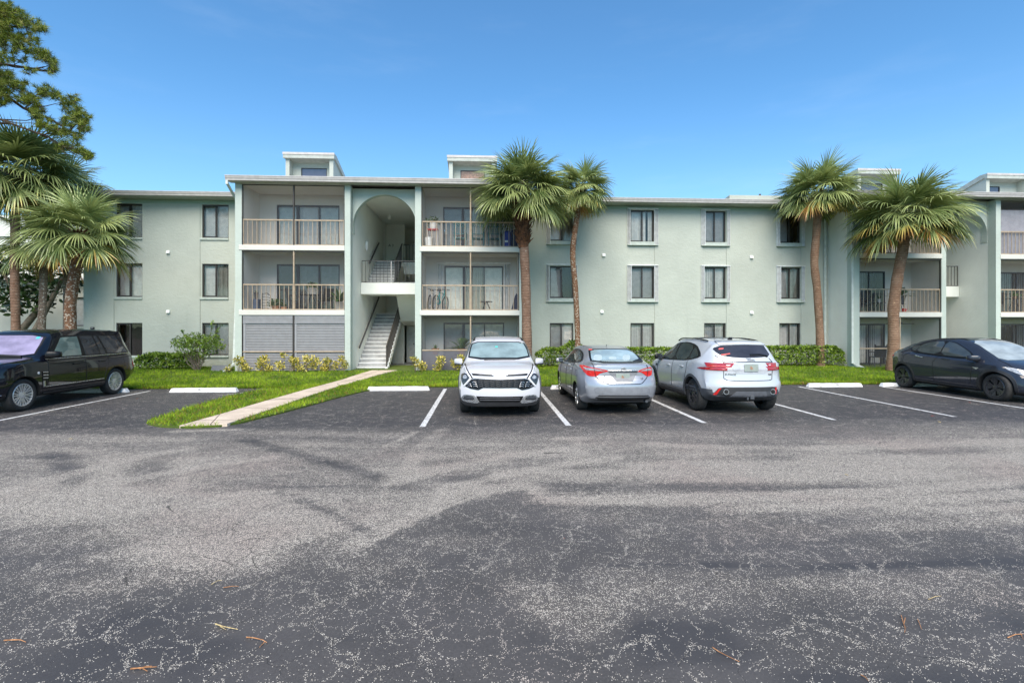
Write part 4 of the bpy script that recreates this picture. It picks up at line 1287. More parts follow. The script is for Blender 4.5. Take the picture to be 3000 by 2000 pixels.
def palm(label, trunk, rad, crown_r, nf, bark, seed, boots=0.0, olive=False, group="cabbage palms around the building", low=-.75, dryness=.5, squash=1.0, skirt=0):
    """trunk: world points from the ground to the heart of the crown"""
    r = random.Random(seed)
    pts = [Vector(p) for p in trunk]
    o = thing("palm_tree", label, "palm tree", pts[0], 0, group)
    # smooth path
    fine = []
    n = len(pts)
    for i in range(n - 1):
        p0, p1, p2, p3 = pts[max(i - 1, 0)], pts[i], pts[i + 1], pts[min(i + 2, n - 1)]
        for k in range(8):
            q = k / 8
            fine.append(.5 * ((2 * p1) + (p2 - p0) * q + (2 * p0 - 5 * p1 + 4 * p2 - p3) * q * q + (3 * p1 - p0 - 3 * p2 + p3) * q ** 3))
    fine.append(pts[-1])
    mb = MB(); m = len(fine)
    rr = [rad * .92 * (1.12 - .10 * min(1, i / m * 4) + .05 * math.sin(i * .9 + seed) * .6 + r.uniform(-.02, .02)) for i in range(m)]
    mb.tube(fine, rr, 14)
    mb.build("trunk", bark, o, smooth=True)
    top = fine[-1]; axis = (fine[-1] - fine[-4]).normalized()
    # old leaf bases under the crown
    mb = MB()
    bl = max(boots, .45)
    nb = int(120 * bl + 40)
    hgt = bl
    for k in range(nb):
        q = r.random()
        zp = top - axis * (hgt * q) + axis * .12
        a = r.uniform(0, 6.283)
        out = Vector((math.cos(a), math.sin(a), 0))
        rr0 = rad * (1.0 + .5 * (1 - abs(q - .35)))
        b0 = zp + out * rr0 * .85
        L = r.uniform(.14, .32) if boots else r.uniform(.08, .2)
        tdir = (out * r.uniform(.35, 1.0) + Vector((0, 0, 1))).normalized()
        sd = out.cross(Vector((0, 0, 1)))
        w = r.uniform(.025, .05)
        mb.add([b0 - sd * w, b0 + sd * w, b0 + tdir * L + sd * w * .4 + out * .03, b0 + tdir * L - sd * w * .4 + out * .03,
                b0 - sd * w - out * .03, b0 + sd * w - out * .03, b0 + tdir * L + sd * w * .4, b0 + tdir * L - sd * w * .4],
               [(0, 1, 2, 3), (4, 7, 6, 5), (0, 4, 5, 1), (1, 5, 6, 2), (2, 6, 7, 3), (3, 7, 4, 0)])
    seg = [top - axis * hgt + axis * hgt * k / 6 for k in range(7)]
    mb.tube(seg, [rad * (1.0 + .36 * math.sin(min(1, k / 4) * 1.57)) for k in range(7)], 12)
    mb.build("boots", BOOT, o)
    # crown
    mb = MB()
    crown_r *= .93
    pet = crown_r * .40; blade = crown_r * .54
    ga = 2.399963
    for k in range(nf):
        q = (k + .5) / nf
        el = R(80) * (1 - q) + low * q
        el = math.asin(max(-1, min(1, 1 - (1 - math.sin(low)) * q ** .92))) if q < 1 else low
        el += r.uniform(-.14, .14)
        az = k * ga + r.uniform(-.25, .25)
        drp = .38 + .55 * q + r.uniform(-.14, .18)
        dry = dryness * max(0, (q - .72) / .28) * r.uniform(0, 1.6)
        tint = max(0, min(.8, .42 + r.uniform(-.22, .2) - .08 * q + .06 * (1 - q)))
        ps = pet * (.78 + .22 * min(1, q * 2.2)) * r.uniform(.88, 1.12)
        frond(mb, top + axis * (.16 * (1 - q)) + Vector((math.cos(az), math.sin(az), 0)) * rad * .5, az, el, ps * squash, blade * r.uniform(.9, 1.1), 40, .022 * crown_r / 2.0 + .004, drp, tint, dry, r)
    for k in range(skirt):
        az = r.uniform(0, 6.28)
        frond(mb, top - axis * .15, az, R(-62) + r.uniform(-.2, .2), pet * .55, blade * .8, 30, .018, .9, .5, 1.1, r)
    mb.build("crown", PALMW if olive else PALM, o, attr="tint", normals=False)
    return o

def TP(px, py, Y): return PY(px, py, Y)
def tr(Y, *pts):
    out = []
    for i, (a, b) in enumerate(pts):
        p = PY(a, b, Y); out.append(p)
    p0 = out[0].copy(); p0.z = .05
    return [p0] + out[1:]
# left cluster
palm("tall palm at far left with a thick red trunk, rising behind the black SUV", tr(20.6, (47, 1090), (46, 940), (43, 800), (44, 680), (48, 585), (56, 515)), .15, 2.8, 58, BARK_R, 3, boots=.9, low=-.42, dryness=.5, skirt=2)
palm("slim grey spotted palm trunk between the two thicker palms at left", tr(21.6, (120, 1090), (122, 960), (126, 860), (128, 790), (130, 712)), .14, 2.05, 30, BARK_G, 5, low=-.6, dryness=1.0, skirt=4)
palm("short leaning palm in front of the left wing with broad fans over the windows", tr(17.6, (206, 1115), (208, 985), (206, 900), (216, 820), (228, 755), (232, 690)), .175, 2.0, 46, BARK_S, 8, low=-.40, dryness=.9)
palm("olive green palm crown showing behind the tall palm at far left", tr(22.6, (196, 1080), (196, 900), (194, 700), (188, 560)), .14, 2.1, 34, BARK_G, 9, olive=True, low=-.5, dryness=.6)
# centre
palm("palm with a shaggy brown fibre collar rising behind the white front-facing SUV", tr(20.3, (1546, 1085), (1543, 960), (1540, 830), (1535, 720), (1532, 650), (1530, 568)), .20, 2.3, 62, BARK_R, 14, boots=2.15, low=-.34, dryness=.3)
palm("slender palm with a thin bending trunk beside the first column of shuttered windows", tr(21.4, (1692, 1085), (1692, 980), (1686, 850), (1678, 740), (1690, 640), (1702, 556)), .125, 1.65, 46, BARK_S, 17, low=-.62, dryness=.6, skirt=2)
# right
palm("tall curved palm standing in the right hedge in front of the last window column", tr(22.2, (2404, 1085), (2402, 980), (2394, 850), (2386, 770), (2392, 680), (2400, 572)), .175, 2.25, 56, BARK_W, 21, low=-.42, dryness=.8)
palm("stout leaning palm with the widest crown, in front of the right balconies", tr(20.2, (2612, 1085), (2618, 1000), (2618, 900), (2630, 810), (2645, 730), (2656, 640)), .215, 2.62, 62, BARK_W, 25, low=-.36, dryness=1.1)

# ---- leafy plants built from separate leaves
def leaves(mb, centres, size, r, tint_fn, shape='oval', up=.3, asp=.5):
    for p in centres:
        d = Vector((r.gauss(0, 1), r.gauss(0, 1), r.gauss(0, 1) * .7 + up))
        if d.length < .1: d = Vector((0, 0, 1))
        d.normalize()
        s = d.cross(Vector((r.gauss(0, 1), r.gauss(0, 1), r.gauss(0, 1)))); s.normalize()
        L = size * r.uniform(.65, 1.25); w = L * asp
        n = d.cross(s)
        a = tint_fn(p, r)
        p = Vector(p)
        mb.add([p, p + d * L * .35 + s * w * .5, p + d * L * .75 + s * w * .42 - n * L * .06, p + d * L - n * L * .14, p + d * L * .75 - s * w * .42 - n * L * .06, p + d * L * .35 - s * w * .5],
               [(0, 1, 2, 3), (0, 3, 4, 5)], 0, a)
HEDGE = leaf_mat("hedge_leaf", (.03, .075, .008), (.34, .48, .045), .35, .2, (.30, .40, .06), .5)
BUSH = leaf_mat("bush_leaf", (.03, .075, .01), (.32, .45, .05), .35, .2, (.26, .34, .06), .5)
BROAD = leaf_mat("broad_leaf", (.008, .022, .008), (.075, .135, .030), .28, .12, (.16, .24, .06), .6)
CROT = leaf_mat("croton_leaf", (.10, .15, .018), (.62, .50, .09), .4, .15, (.78, .68, .22), .4)
STEM = simple("twig_bark", (.19, .15, .11), .9, var=.25)
STEMD = simple("dark_twig_bark", (.07, .05, .035), .95, var=.25)
PINE = leaf_mat("pine_needle", (.04, .075, .010), (.32, .37, .05), .5, .15, (.26, .22, .08), .3)

def hedge(label, x0, x1, y0, y1, h, n, seed, bumps=1.0, base=None, tall=(), size=.085, mat=None, cat="hedge", name="hedge", open_front=False):
    r = random.Random(seed)
    z0 = .05
    o = thing(name, label, cat, ((x0 + x1) / 2, (y0 + y1) / 2, z0))
    cs = []
    def top(x, y):
        v = h * (1 + .10 * bumps * mnoise.noise(Vector((x * 1.9, y * 1.9, seed))) + .06 * mnoise.noise(Vector((x * 6, y * 6, seed))))
        for tx, tw, th in tall: v = max(v, h + th * math.exp(-((x - tx) / tw) ** 2) + .05 * mnoise.noise(Vector((x * 9, y * 9, 3))))
        e = min(x - x0, x1 - x) / .35
        if e < 1: v *= .72 + .28 * max(0, e)
        return v
    for k in range(n):
        x = r.uniform(x0, x1); y = r.uniform(y0, y1)
        t_ = top(x, y)
        q = r.random()
        if q < .45: z = t_ * (1 - abs(r.gauss(0, .06)))
        elif q < .85: z = t_ * r.uniform(.22, 1); y = y0 + abs(r.gauss(0, .10))
        else: z = t_ * r.uniform(.2, 1)
        jn = mnoise.noise(Vector((x * 4, z * 4, seed + 5)))
        y += .12 * jn
        if z < t_ * .35 and r.random() < .55: continue
        cs.append((x, y, z + z0))
    mb = MB()
    def tf(p, r):
        k = .35 + .45 * mnoise.noise(Vector((p[0] * 5, p[1] * 5, p[2] * 5))) + r.uniform(-.25, .35)
        if r.random() < .06: k += .8
        return max(0, min(1.9, k))
    leaves(mb, cs, size, r, tf, asp=.55)
    mb.build("foliage", mat or HEDGE, o, attr="tint", normals=False)
    mb = MB()
    for k in range(int((x1 - x0) * 9)):
        x = r.uniform(x0 + .05, x1 - .05); y = r.uniform(y0 + .05, y1 - .05)
        p = Vector((x, y, 0)); q = Vector((x + r.uniform(-.12, .12), y + r.uniform(-.1, .1), h * r.uniform(.55, .85)))
        mb.tube([p, (p + q) / 2 + Vector((r.uniform(-.05, .05), r.uniform(-.05, .05), 0)), q], [.014, .010, .006], 5)
    mb.build("stems", STEMD, o)
    return o
hedge("low leafy green hedge under the left wing beside the black SUV", -14.4, -12.0, 22.0, 22.8, .72, 4600, 31, 1.3, size=.10, mat=BUSH)
hedge("clipped green hedge under the right wing behind the silver sedan", 2.3, 9.6, 22.05, 22.75, .92, 10500, 33, .8, tall=((3.95, .35, .32),))
hedge("dense clipped green hedge around the curved palm at right", 12.0, 16.15, 22.0, 22.75, .99, 7400, 35, .6)

def shrub(label):
    """leggy bush with bare stems and two long shoots, in front of the left wing"""
    r = random.Random(41)
    base = Vector((-11.55, 21.45, .05))
    o = thing("shrub", label, "shrub", base)
    mb = MB(); tips = []
    for k in range(15):
        a = r.uniform(0, 6.28); sp = r.uniform(.15, .95)
        p = base + Vector((r.uniform(-.12, .12), r.uniform(-.1, .1), 0))
        pts = [p]
        e = base + Vector((math.cos(a) * sp * 1.05, math.sin(a) * sp * .6, r.uniform(.85, 1.45)))
        for q in (.35, .7): pts.append(p.lerp(e, q) + Vector((r.uniform(-.07, .07), r.uniform(-.06, .06), .06)))
        pts.append(e); mb.tube(pts, [.022, .016, .011, .006], 5); tips.append(e)
    for e2, b2 in ((base + Vector((.62, -.1, 2.12)), base + Vector((.45, 0, 1.3))), (base + Vector((-.62, -.1, 1.72)), base + Vector((-.2, 0, 1.2))), (base + Vector((.95, -.1, 1.95)), base + Vector((.55, 0, 1.3)))):
        mb.tube([base, b2, e2], [.016, .01, .004], 5)
    mb.build("stems", STEM, o)
    cs = []
    for k in range(3600):
        th = r.uniform(0, 6.28); ph = math.acos(r.uniform(-1, 1)); q = r.random() ** .35
        x = math.cos(th) * math.sin(ph) * 1.05 * q; y = math.sin(th) * math.sin(ph) * .68 * q; z = math.cos(ph) * .52 * q
        if mnoise.noise(Vector((x * 3.2, y * 3.2, z * 3.2 + 9))) < -.16: continue
        if z < -.1 and r.random() < .5: continue
        cs.append((base.x + x, base.y + y, base.z + 1.12 + z + .16 * mnoise.noise(Vector((x * 2, 1, 7)))))
    for e2, b2 in ((base + Vector((.62, -.1, 2.12)), base + Vector((.45, 0, 1.3))), (base + Vector((-.62, -.1, 1.72)), base + Vector((-.2, 0, 1.2))), (base + Vector((.95, -.1, 1.95)), base + Vector((.55, 0, 1.3)))):
        for k in range(46):
            p = b2.lerp(e2, r.random()); cs.append((p.x + r.gauss(0, .03), p.y + r.gauss(0, .03), p.z))
    mb = MB()
    leaves(mb, cs, .085, r, lambda p, r: max(0, min(1.6, .4 + .5 * mnoise.noise(Vector((p[0] * 4, p[1] * 4, p[2] * 4))) + r.uniform(-.25, .35))), asp=.5)
    mb.build("foliage", BUSH, o, attr="tint", normals=False)
shrub("rounded bush on bare twiggy stems with two tall shoots under the left wing")

def croton(label, x, y, blobs, seed, ground=.12):
    r = random.Random(seed)
    o = thing("croton", label, "shrub", (x, y, ground), 0, "yellow crotons along the building foot")
    mb = MB(); cs = []
    st = MB()
    for dx, h, rad, n in blobs:
        c = Vector((x + dx, y + r.uniform(-.08, .08), ground + h))
        b = Vector((x + dx * .7, y, ground - .05))
        for q in range(4):
            e = c + Vector((r.uniform(-rad, rad) * .6, r.uniform(-rad, rad) * .6, r.uniform(-.3, .3) * rad))
            st.tube([b, b.lerp(e, .5) + Vector((r.uniform(-.04, .04), 0, 0)), e], [.011, .008, .004], 5)
        for k in range(n):
            v = Vector((r.gauss(0, 1), r.gauss(0, 1), r.gauss(0, 1))).normalized() * rad * r.random() ** .4
            cs.append((c.x + v.x, c.y + v.y * .8, c.z + v.z * 1.05))
    def tf(p, r):
        q = r.random()
        return .05 + r.random() * .35 if q < .36 else (r.uniform(.7, 1.0) if q < .75 else r.uniform(1.2, 2.0))
    leaves(mb, cs, .10, r, tf, asp=.42, up=.6)
    mb.build("foliage", CROT, o, attr="tint", normals=False)
    st.build("stems", STEM, o)
    return o
croton("sprawling croton with a low tuft beside the broken downspout", -9.6, 20.85, ((-.45, .12, .15, 70), (-.1, .48, .17, 110), (.10, .30, .17, 110), (.25, .12, .15, 80)), 51)
croton("dense cone shaped yellow croton before the left roll shutter", -8.72, 20.8, ((.0, .50, .20, 140), (-.10, .26, .22, 150), (.22, .14, .18, 110)), 52)
croton("thin tall croton with two separate heads before the left roll shutter", -7.92, 20.8, ((-.03, .66, .12, 60), (-.12, .25, .2, 110), (.33, .46, .16, 100), (.42, .26, .16, 80)), 53)
croton("largest round yellow croton at the middle post of the roll shutters", -6.78, 20.75, ((-.62, .42, .14, 70), (-.25, .50, .17, 110), (.05, .36, .27, 260), (.42, .12, .15, 70), (-.38, .16, .18, 100)), 54)
croton("yellow croton nearest the stair pier, lower than its round neighbour", -5.92, 20.75, ((-.24, .42, .18, 130), (-.36, .16, .2, 120), (.0, .24, .18, 110)), 55)
croton("small croton with a tall upper head right beside the stair pier", -5.58, 20.78, ((-.10, .50, .14, 80), (.03, .26, .16, 100)), 56)
croton("croton at the left end of the dark kick screen beside the stair", -2.62, 20.8, ((-.15, .48, .14, 70), (.0, .30, .2, 120), (.18, .18, .17, 90)), 57)
croton("second croton before the dark kick screen, round and low", -1.72, 20.8, ((.0, .44, .19, 140), (-.1, .18, .18, 100)), 58)
croton("broad bright croton beside the white front-facing SUV's mirror", -.92, 20.8, ((.02, .48, .2, 150), (-.25, .30, .17, 100), (.3, .34, .18, 110), (.05, .14, .2, 120)), 59)
croton("bright croton with stepped branches beside the dark blue crossover", 18.25, 21.3, ((.12, .62, .12, 70), (.24, .44, .17, 110), (-.12, .28, .2, 140), (.25, .18, .22, 140), (-.38, .13, .15, 80)), 60)

def broad_tree():
    r = random.Random(61)
    b = Vector((-21.2, 24.3, 0))
    o = thing("broadleaf_tree", "dark glossy broadleaf tree with forked trunks behind the left palms", "tree", b)
    mb = MB()
    limbs = [[(0, 0, 0), (.9, 0, 1.6), (2.0, -.1, 3.6), (2.4, 0, 4.6)], [(0, 0, 0), (.1, 0, 1.4), (.2, .1, 3.0), (-.4, 0, 4.4)], [(0, 0, 0), (-.5, 0, 1.2), (-1.9, 0, 2.6), (-3.0, 0, 4.0)], [(.1, 0, 1.4), (.8, .3, 2.6), (1.3, .4, 4.2)]]
    for L in limbs: mb.tube([b + Vector(q) for q in L], [.16, .13, .09, .05][:len(L)], 8)
    mb.build("trunk", STEM, o, smooth=True)
    mb = MB(); cs = []
    blobs = [(-3.2, 3.6, 1.6), (-1.5, 4.6, 1.6), (.2, 4.7, 1.5), (1.6, 4.2, 1.4), (.6, 3.3, 1.2), (-1.2, 3.2, 1.2), (-3.6, 2.3, .9), (-2.4, 5.4, 1.2)]
    for dx, z, rad in blobs:
        for k in range(int(330 * rad)):
            v = Vector((r.gauss(0, 1), r.gauss(0, 1), r.gauss(0, 1))).normalized() * rad * r.random() ** .5
            cs.append((b.x + dx + v.x, b.y + v.y * .8, z + v.z * .8))
    leaves(mb, cs, .24, r, lambda p, r: max(0, min(1.7, .3 + .5 * mnoise.noise(Vector((p[0] * 1.6, p[1] * 1.6, p[2] * 1.6))) + r.uniform(-.25, .4))), asp=.5, up=-.1)
    mb.build("crown", BROAD, o, attr="tint", normals=False)
broad_tree()

def pine():
    r = random.Random(71)
    Y = 19.0
    b = PY(-420, 1085, Y); b.z = 0
    o = thing("pine_tree", "tall pine reaching in from the left edge above the palms", "tree", b)
    T = [b, PY(-400, 700, Y), PY(-360, 300, Y), PY(-330, -50, Y), PY(-300, -420, Y)]
    mb = MB(); mb.tube(T, [.30, .26, .21, .15, .06], 10)
    boughs = [
        ([(-345, 250), (-120, 195), (0, 187), (90, 200), (160, 212)], .07, [(90, 200), (130, 195), (160, 212), (150, 190), (60, 180), (20, 170), (40, 205)]),
        ([(-350, 330), (-100, 262), (0, 268), (70, 318), (150, 350), (205, 385), (245, 395)], .075, [(150, 345), (205, 380), (245, 395), (240, 350), (225, 320), (180, 300), (120, 275), (90, 300)]),
        ([(-355, 420), (-150, 330), (0, 350), (60, 372), (120, 395), (140, 405)], .06, [(100, 360), (140, 385), (175, 375), (130, 340)]),
        ([(-340, 150), (-120, 80), (0, 70), (70, 60), (125, 82)], .06, [(40, 40), (80, 70), (125, 82), (20, 15), (60, 110), (100, 130)]),
        ([(-330, 40), (-100, 10), (10, 20)], .06, [(5, 10), (30, 5), (0, 45)]),
        ([(-358, 480), (-80, 360), (30, 362), (140, 400), (170, 420), (230, 440), (262, 468)], .05, [(180, 425), (215, 435), (250, 450), (262, 470), (200, 455)]),
    ]
    pads = []
    for path, rad, tips in boughs:
        pp = [PY(x, y, Y + r.uniform(-.3, .3)) for x, y in path]
        mb.tube(pp, [rad * (1 - .75 * k / (len(pp) - 1)) for k in range(len(pp))], 6)
        for k, (x, y) in enumerate(tips):
            e = PY(x, y, Y + r.uniform(-.6, .6))
            j = min(range(len(pp)), key=lambda i: (pp[i] - e).length)
            s = pp[max(0, j - 1)]
            mb.tube([s, s.lerp(e, .55) + Vector((0, r.uniform(-.1, .1), -.08)), e], [.025, .016, .008], 5)
    # dense pads of needles read off the outline of the tree
    area = [(0, 30, 30, 46), (25, 25, 26, 14), (20, 70, 34, 40), (60, 62, 26, 26), (100, 72, 24, 20), (124, 84, 12, 10), (30, 120, 40, 46), (80, 122, 34, 34), (20, 165, 28, 14), (60, 165, 30, 14), (110, 158, 22, 20), (135, 165, 20, 18), (150, 185, 16, 14), (150, 205, 14, 12), (90, 205, 22, 8),
            (8, 228, 28, 36), (18, 250, 30, 30), (60, 250, 22, 16), (70, 285, 24, 22), (90, 305, 26, 20), (110, 325, 20, 14), (105, 270, 26, 14), (140, 268, 26, 20), (165, 280, 16, 12), (205, 290, 22, 16), (190, 310, 20, 10), (215, 325, 24, 22), (240, 345, 24, 30), (248, 375, 18, 20), (200, 355, 22, 16),
            (130, 360, 26, 20), (165, 375, 30, 24), (185, 390, 20, 12), (110, 345, 18, 10), (180, 425, 16, 10), (215, 430, 24, 12), (255, 455, 16, 18), (235, 445, 14, 10), (225, 400, 14, 10), (45, 40, 22, 20), (5, 110, 26, 26)]
    mbn = MB()
    area += [(x - 90 - r.uniform(0, 260), y + r.uniform(-30, 30), 40, 34) for x, y, _, _ in area[:24]]
    tw = []
    for x, y, rx, nn in area:
        for k in range(int(nn * 1.25)):
            a = r.uniform(0, 6.28); q = math.sqrt(r.random()) * rx * 1.0
            c = PY(x + math.cos(a) * q, y + math.sin(a) * q * .75, Y + r.uniform(-.7, .7))
            ax = Vector((r.gauss(.25, .6), r.gauss(0, .6), r.gauss(.55, .5))).normalized()
            tw.append((c - ax * .16, c))
            s = ax.cross(Vector((.3, .5, .8))).normalized(); w = ax.cross(s)
            tint = max(0, min(1, .40 + r.uniform(-.3, .38)))
            if r.random() < .05: tint = 1.6
            for j in range(34):
                th = r.uniform(0, 6.28); op = r.uniform(.15, 1.25)
                d = ax * math.cos(op) + (s * math.cos(th) + w * math.sin(th)) * math.sin(op)
                L = r.uniform(.15, .28)
                pr = d.cross(Vector((r.gauss(0, 1), r.gauss(0, 1), r.gauss(0, 1)))).normalized() * .0075
                st_ = c + ax * r.uniform(-.08, .04)
                mbn.add([st_ - pr, st_ + pr, st_ + d * L - Vector((0, 0, .03))], [(0, 1, 2)], 0, max(0, tint + r.uniform(-.1, .1)))
    for a, c in tw: mb.tube([a, c], [.008, .005], 4)
    mb.build("trunk", STEMD, o)
    mbn.build("crown", PINE, o, attr="tint", normals=False)
pine()
# ================================================================ CARS
def pchip(pts):
    pts = sorted(pts); x = np.array([p[0] for p in pts], float); y = np.array([p[1] for p in pts], float)
    h = np.diff(x); d = np.diff(y) / h
    m = np.zeros(len(x))
    for i in range(1, len(x) - 1):
        if d[i - 1] * d[i] > 0:
            w1 = 2 * h[i] + h[i - 1]; w2 = h[i] + 2 * h[i - 1]
            m[i] = (w1 + w2) / (w1 / d[i - 1] + w2 / d[i])
    m[0], m[-1] = d[0], d[-1]
    def f(q):
        q = float(min(max(q, x[0]), x[-1]))
        i = int(min(max(np.searchsorted(x, q) - 1, 0), len(h) - 1))
        t = (q - x[i]) / h[i]
        return float(y[i] * (1 + 2 * t) * (1 - t) ** 2 + h[i] * m[i] * t * (1 - t) ** 2 + y[i + 1] * t * t * (3 - 2 * t) + h[i] * m[i + 1] * t * t * (t - 1))
    return f
def smooth01(t): t = min(1, max(0, t)); return t * t * (3 - 2 * t)

def paint(name, col, metal=0.0, rough=.30, flake=0.0, spec=.5):
    t = NT(name); co = t.coord()
    c = t.mix(t.ramp(t.noise(co, 900, 1), .35, .65), tuple(k * (1 - flake) for k in col), tuple(min(1, k * (1 + flake)) for k in col)) if flake else t.mix(t.noise(co, 2, 2), tuple(k * .97 for k in col), col)
    c = t.mix(t.math('MULTIPLY', t.ramp(t.noise(co, 7, 5, .7), .5, .9), .10 if max(col) > .2 else .012), c, (.35, .33, .30))
    t.pbr(c, rough, metal, None, spec, 1.0)
    return t.m
def carglass(name, col, rough=.03, spec=.5):
    t = NT(name); co = t.coord()
    c = t.mix(t.ramp(t.noise(t.mapping(co, (1, 1, 2.2)), 2.2, 4, .6), .3, .7), tuple(k * .75 for k in col), tuple(min(1, k * 1.2) for k in col))
    t.pbr(c, rough, 0, None, spec, .15)
    return t.m
CB = {}
CB['blk'] = simple("car_black_plastic", (.022, .022, .024), .55)
CB['gblk'] = simple("car_gloss_black", (.008, .008, .009), .35, 0, .0, .3)
CB['rimd'] = simple("rim_dark", (.045, .045, .05), .3, .3, .5)
CB['blk2'] = simple("car_dark_bar", (.05, .052, .056), .35)
CB['grey'] = simple("car_grey_plastic", (.075, .08, .09), .5)
CB['chrome'] = simple("car_chrome", (.75, .75, .76), .14, 1.0, var=.02)
CB['silver'] = simple("car_satin_silver", (.62, .62, .63), .28, .9, var=.03)
CB['red'] = simple("lamp_red", (.62, .012, .010), .12, 0, 1.0, var=.12)
CB['redd'] = simple("lamp_dark_red", (.36, .010, .012), .12, 0, 1.0, var=.15, vscale=14)
CB['clear'] = simple("lamp_clear", (.42, .43, .45), .14, .2, .6, var=.25, vscale=20)
CB['lampd'] = simple("lamp_dark", (.035, .037, .042), .12, 0, .6, var=.4, vscale=18)
CB['drl'] = simple("lamp_strip", (.72, .73, .74), .3, 0, .3)
CB['amber'] = simple("lamp_amber", (.90, .25, .02), .15, 0, 1.0)
CB['tyre'] = simple("tyre_rubber", (.028, .027, .026), .85, var=.2, vscale=10)
CB['plate'] = simple("plate_pale", (.30, .345, .31), .5, var=.08)
CB['plate_o'] = simple("plate_orange", (.38, .22, .14), .6, var=.15)
CB['under'] = simple("car_underside", (.012, .012, .013), .9)
CB['stk_teal'] = simple("sticker_teal", (.03, .55, .45), .5)
CB['stk_red'] = simple("sticker_red", (.70, .10, .09), .5)
CB['stk_blue'] = simple("sticker_blue", (.05, .50, .62), .5)

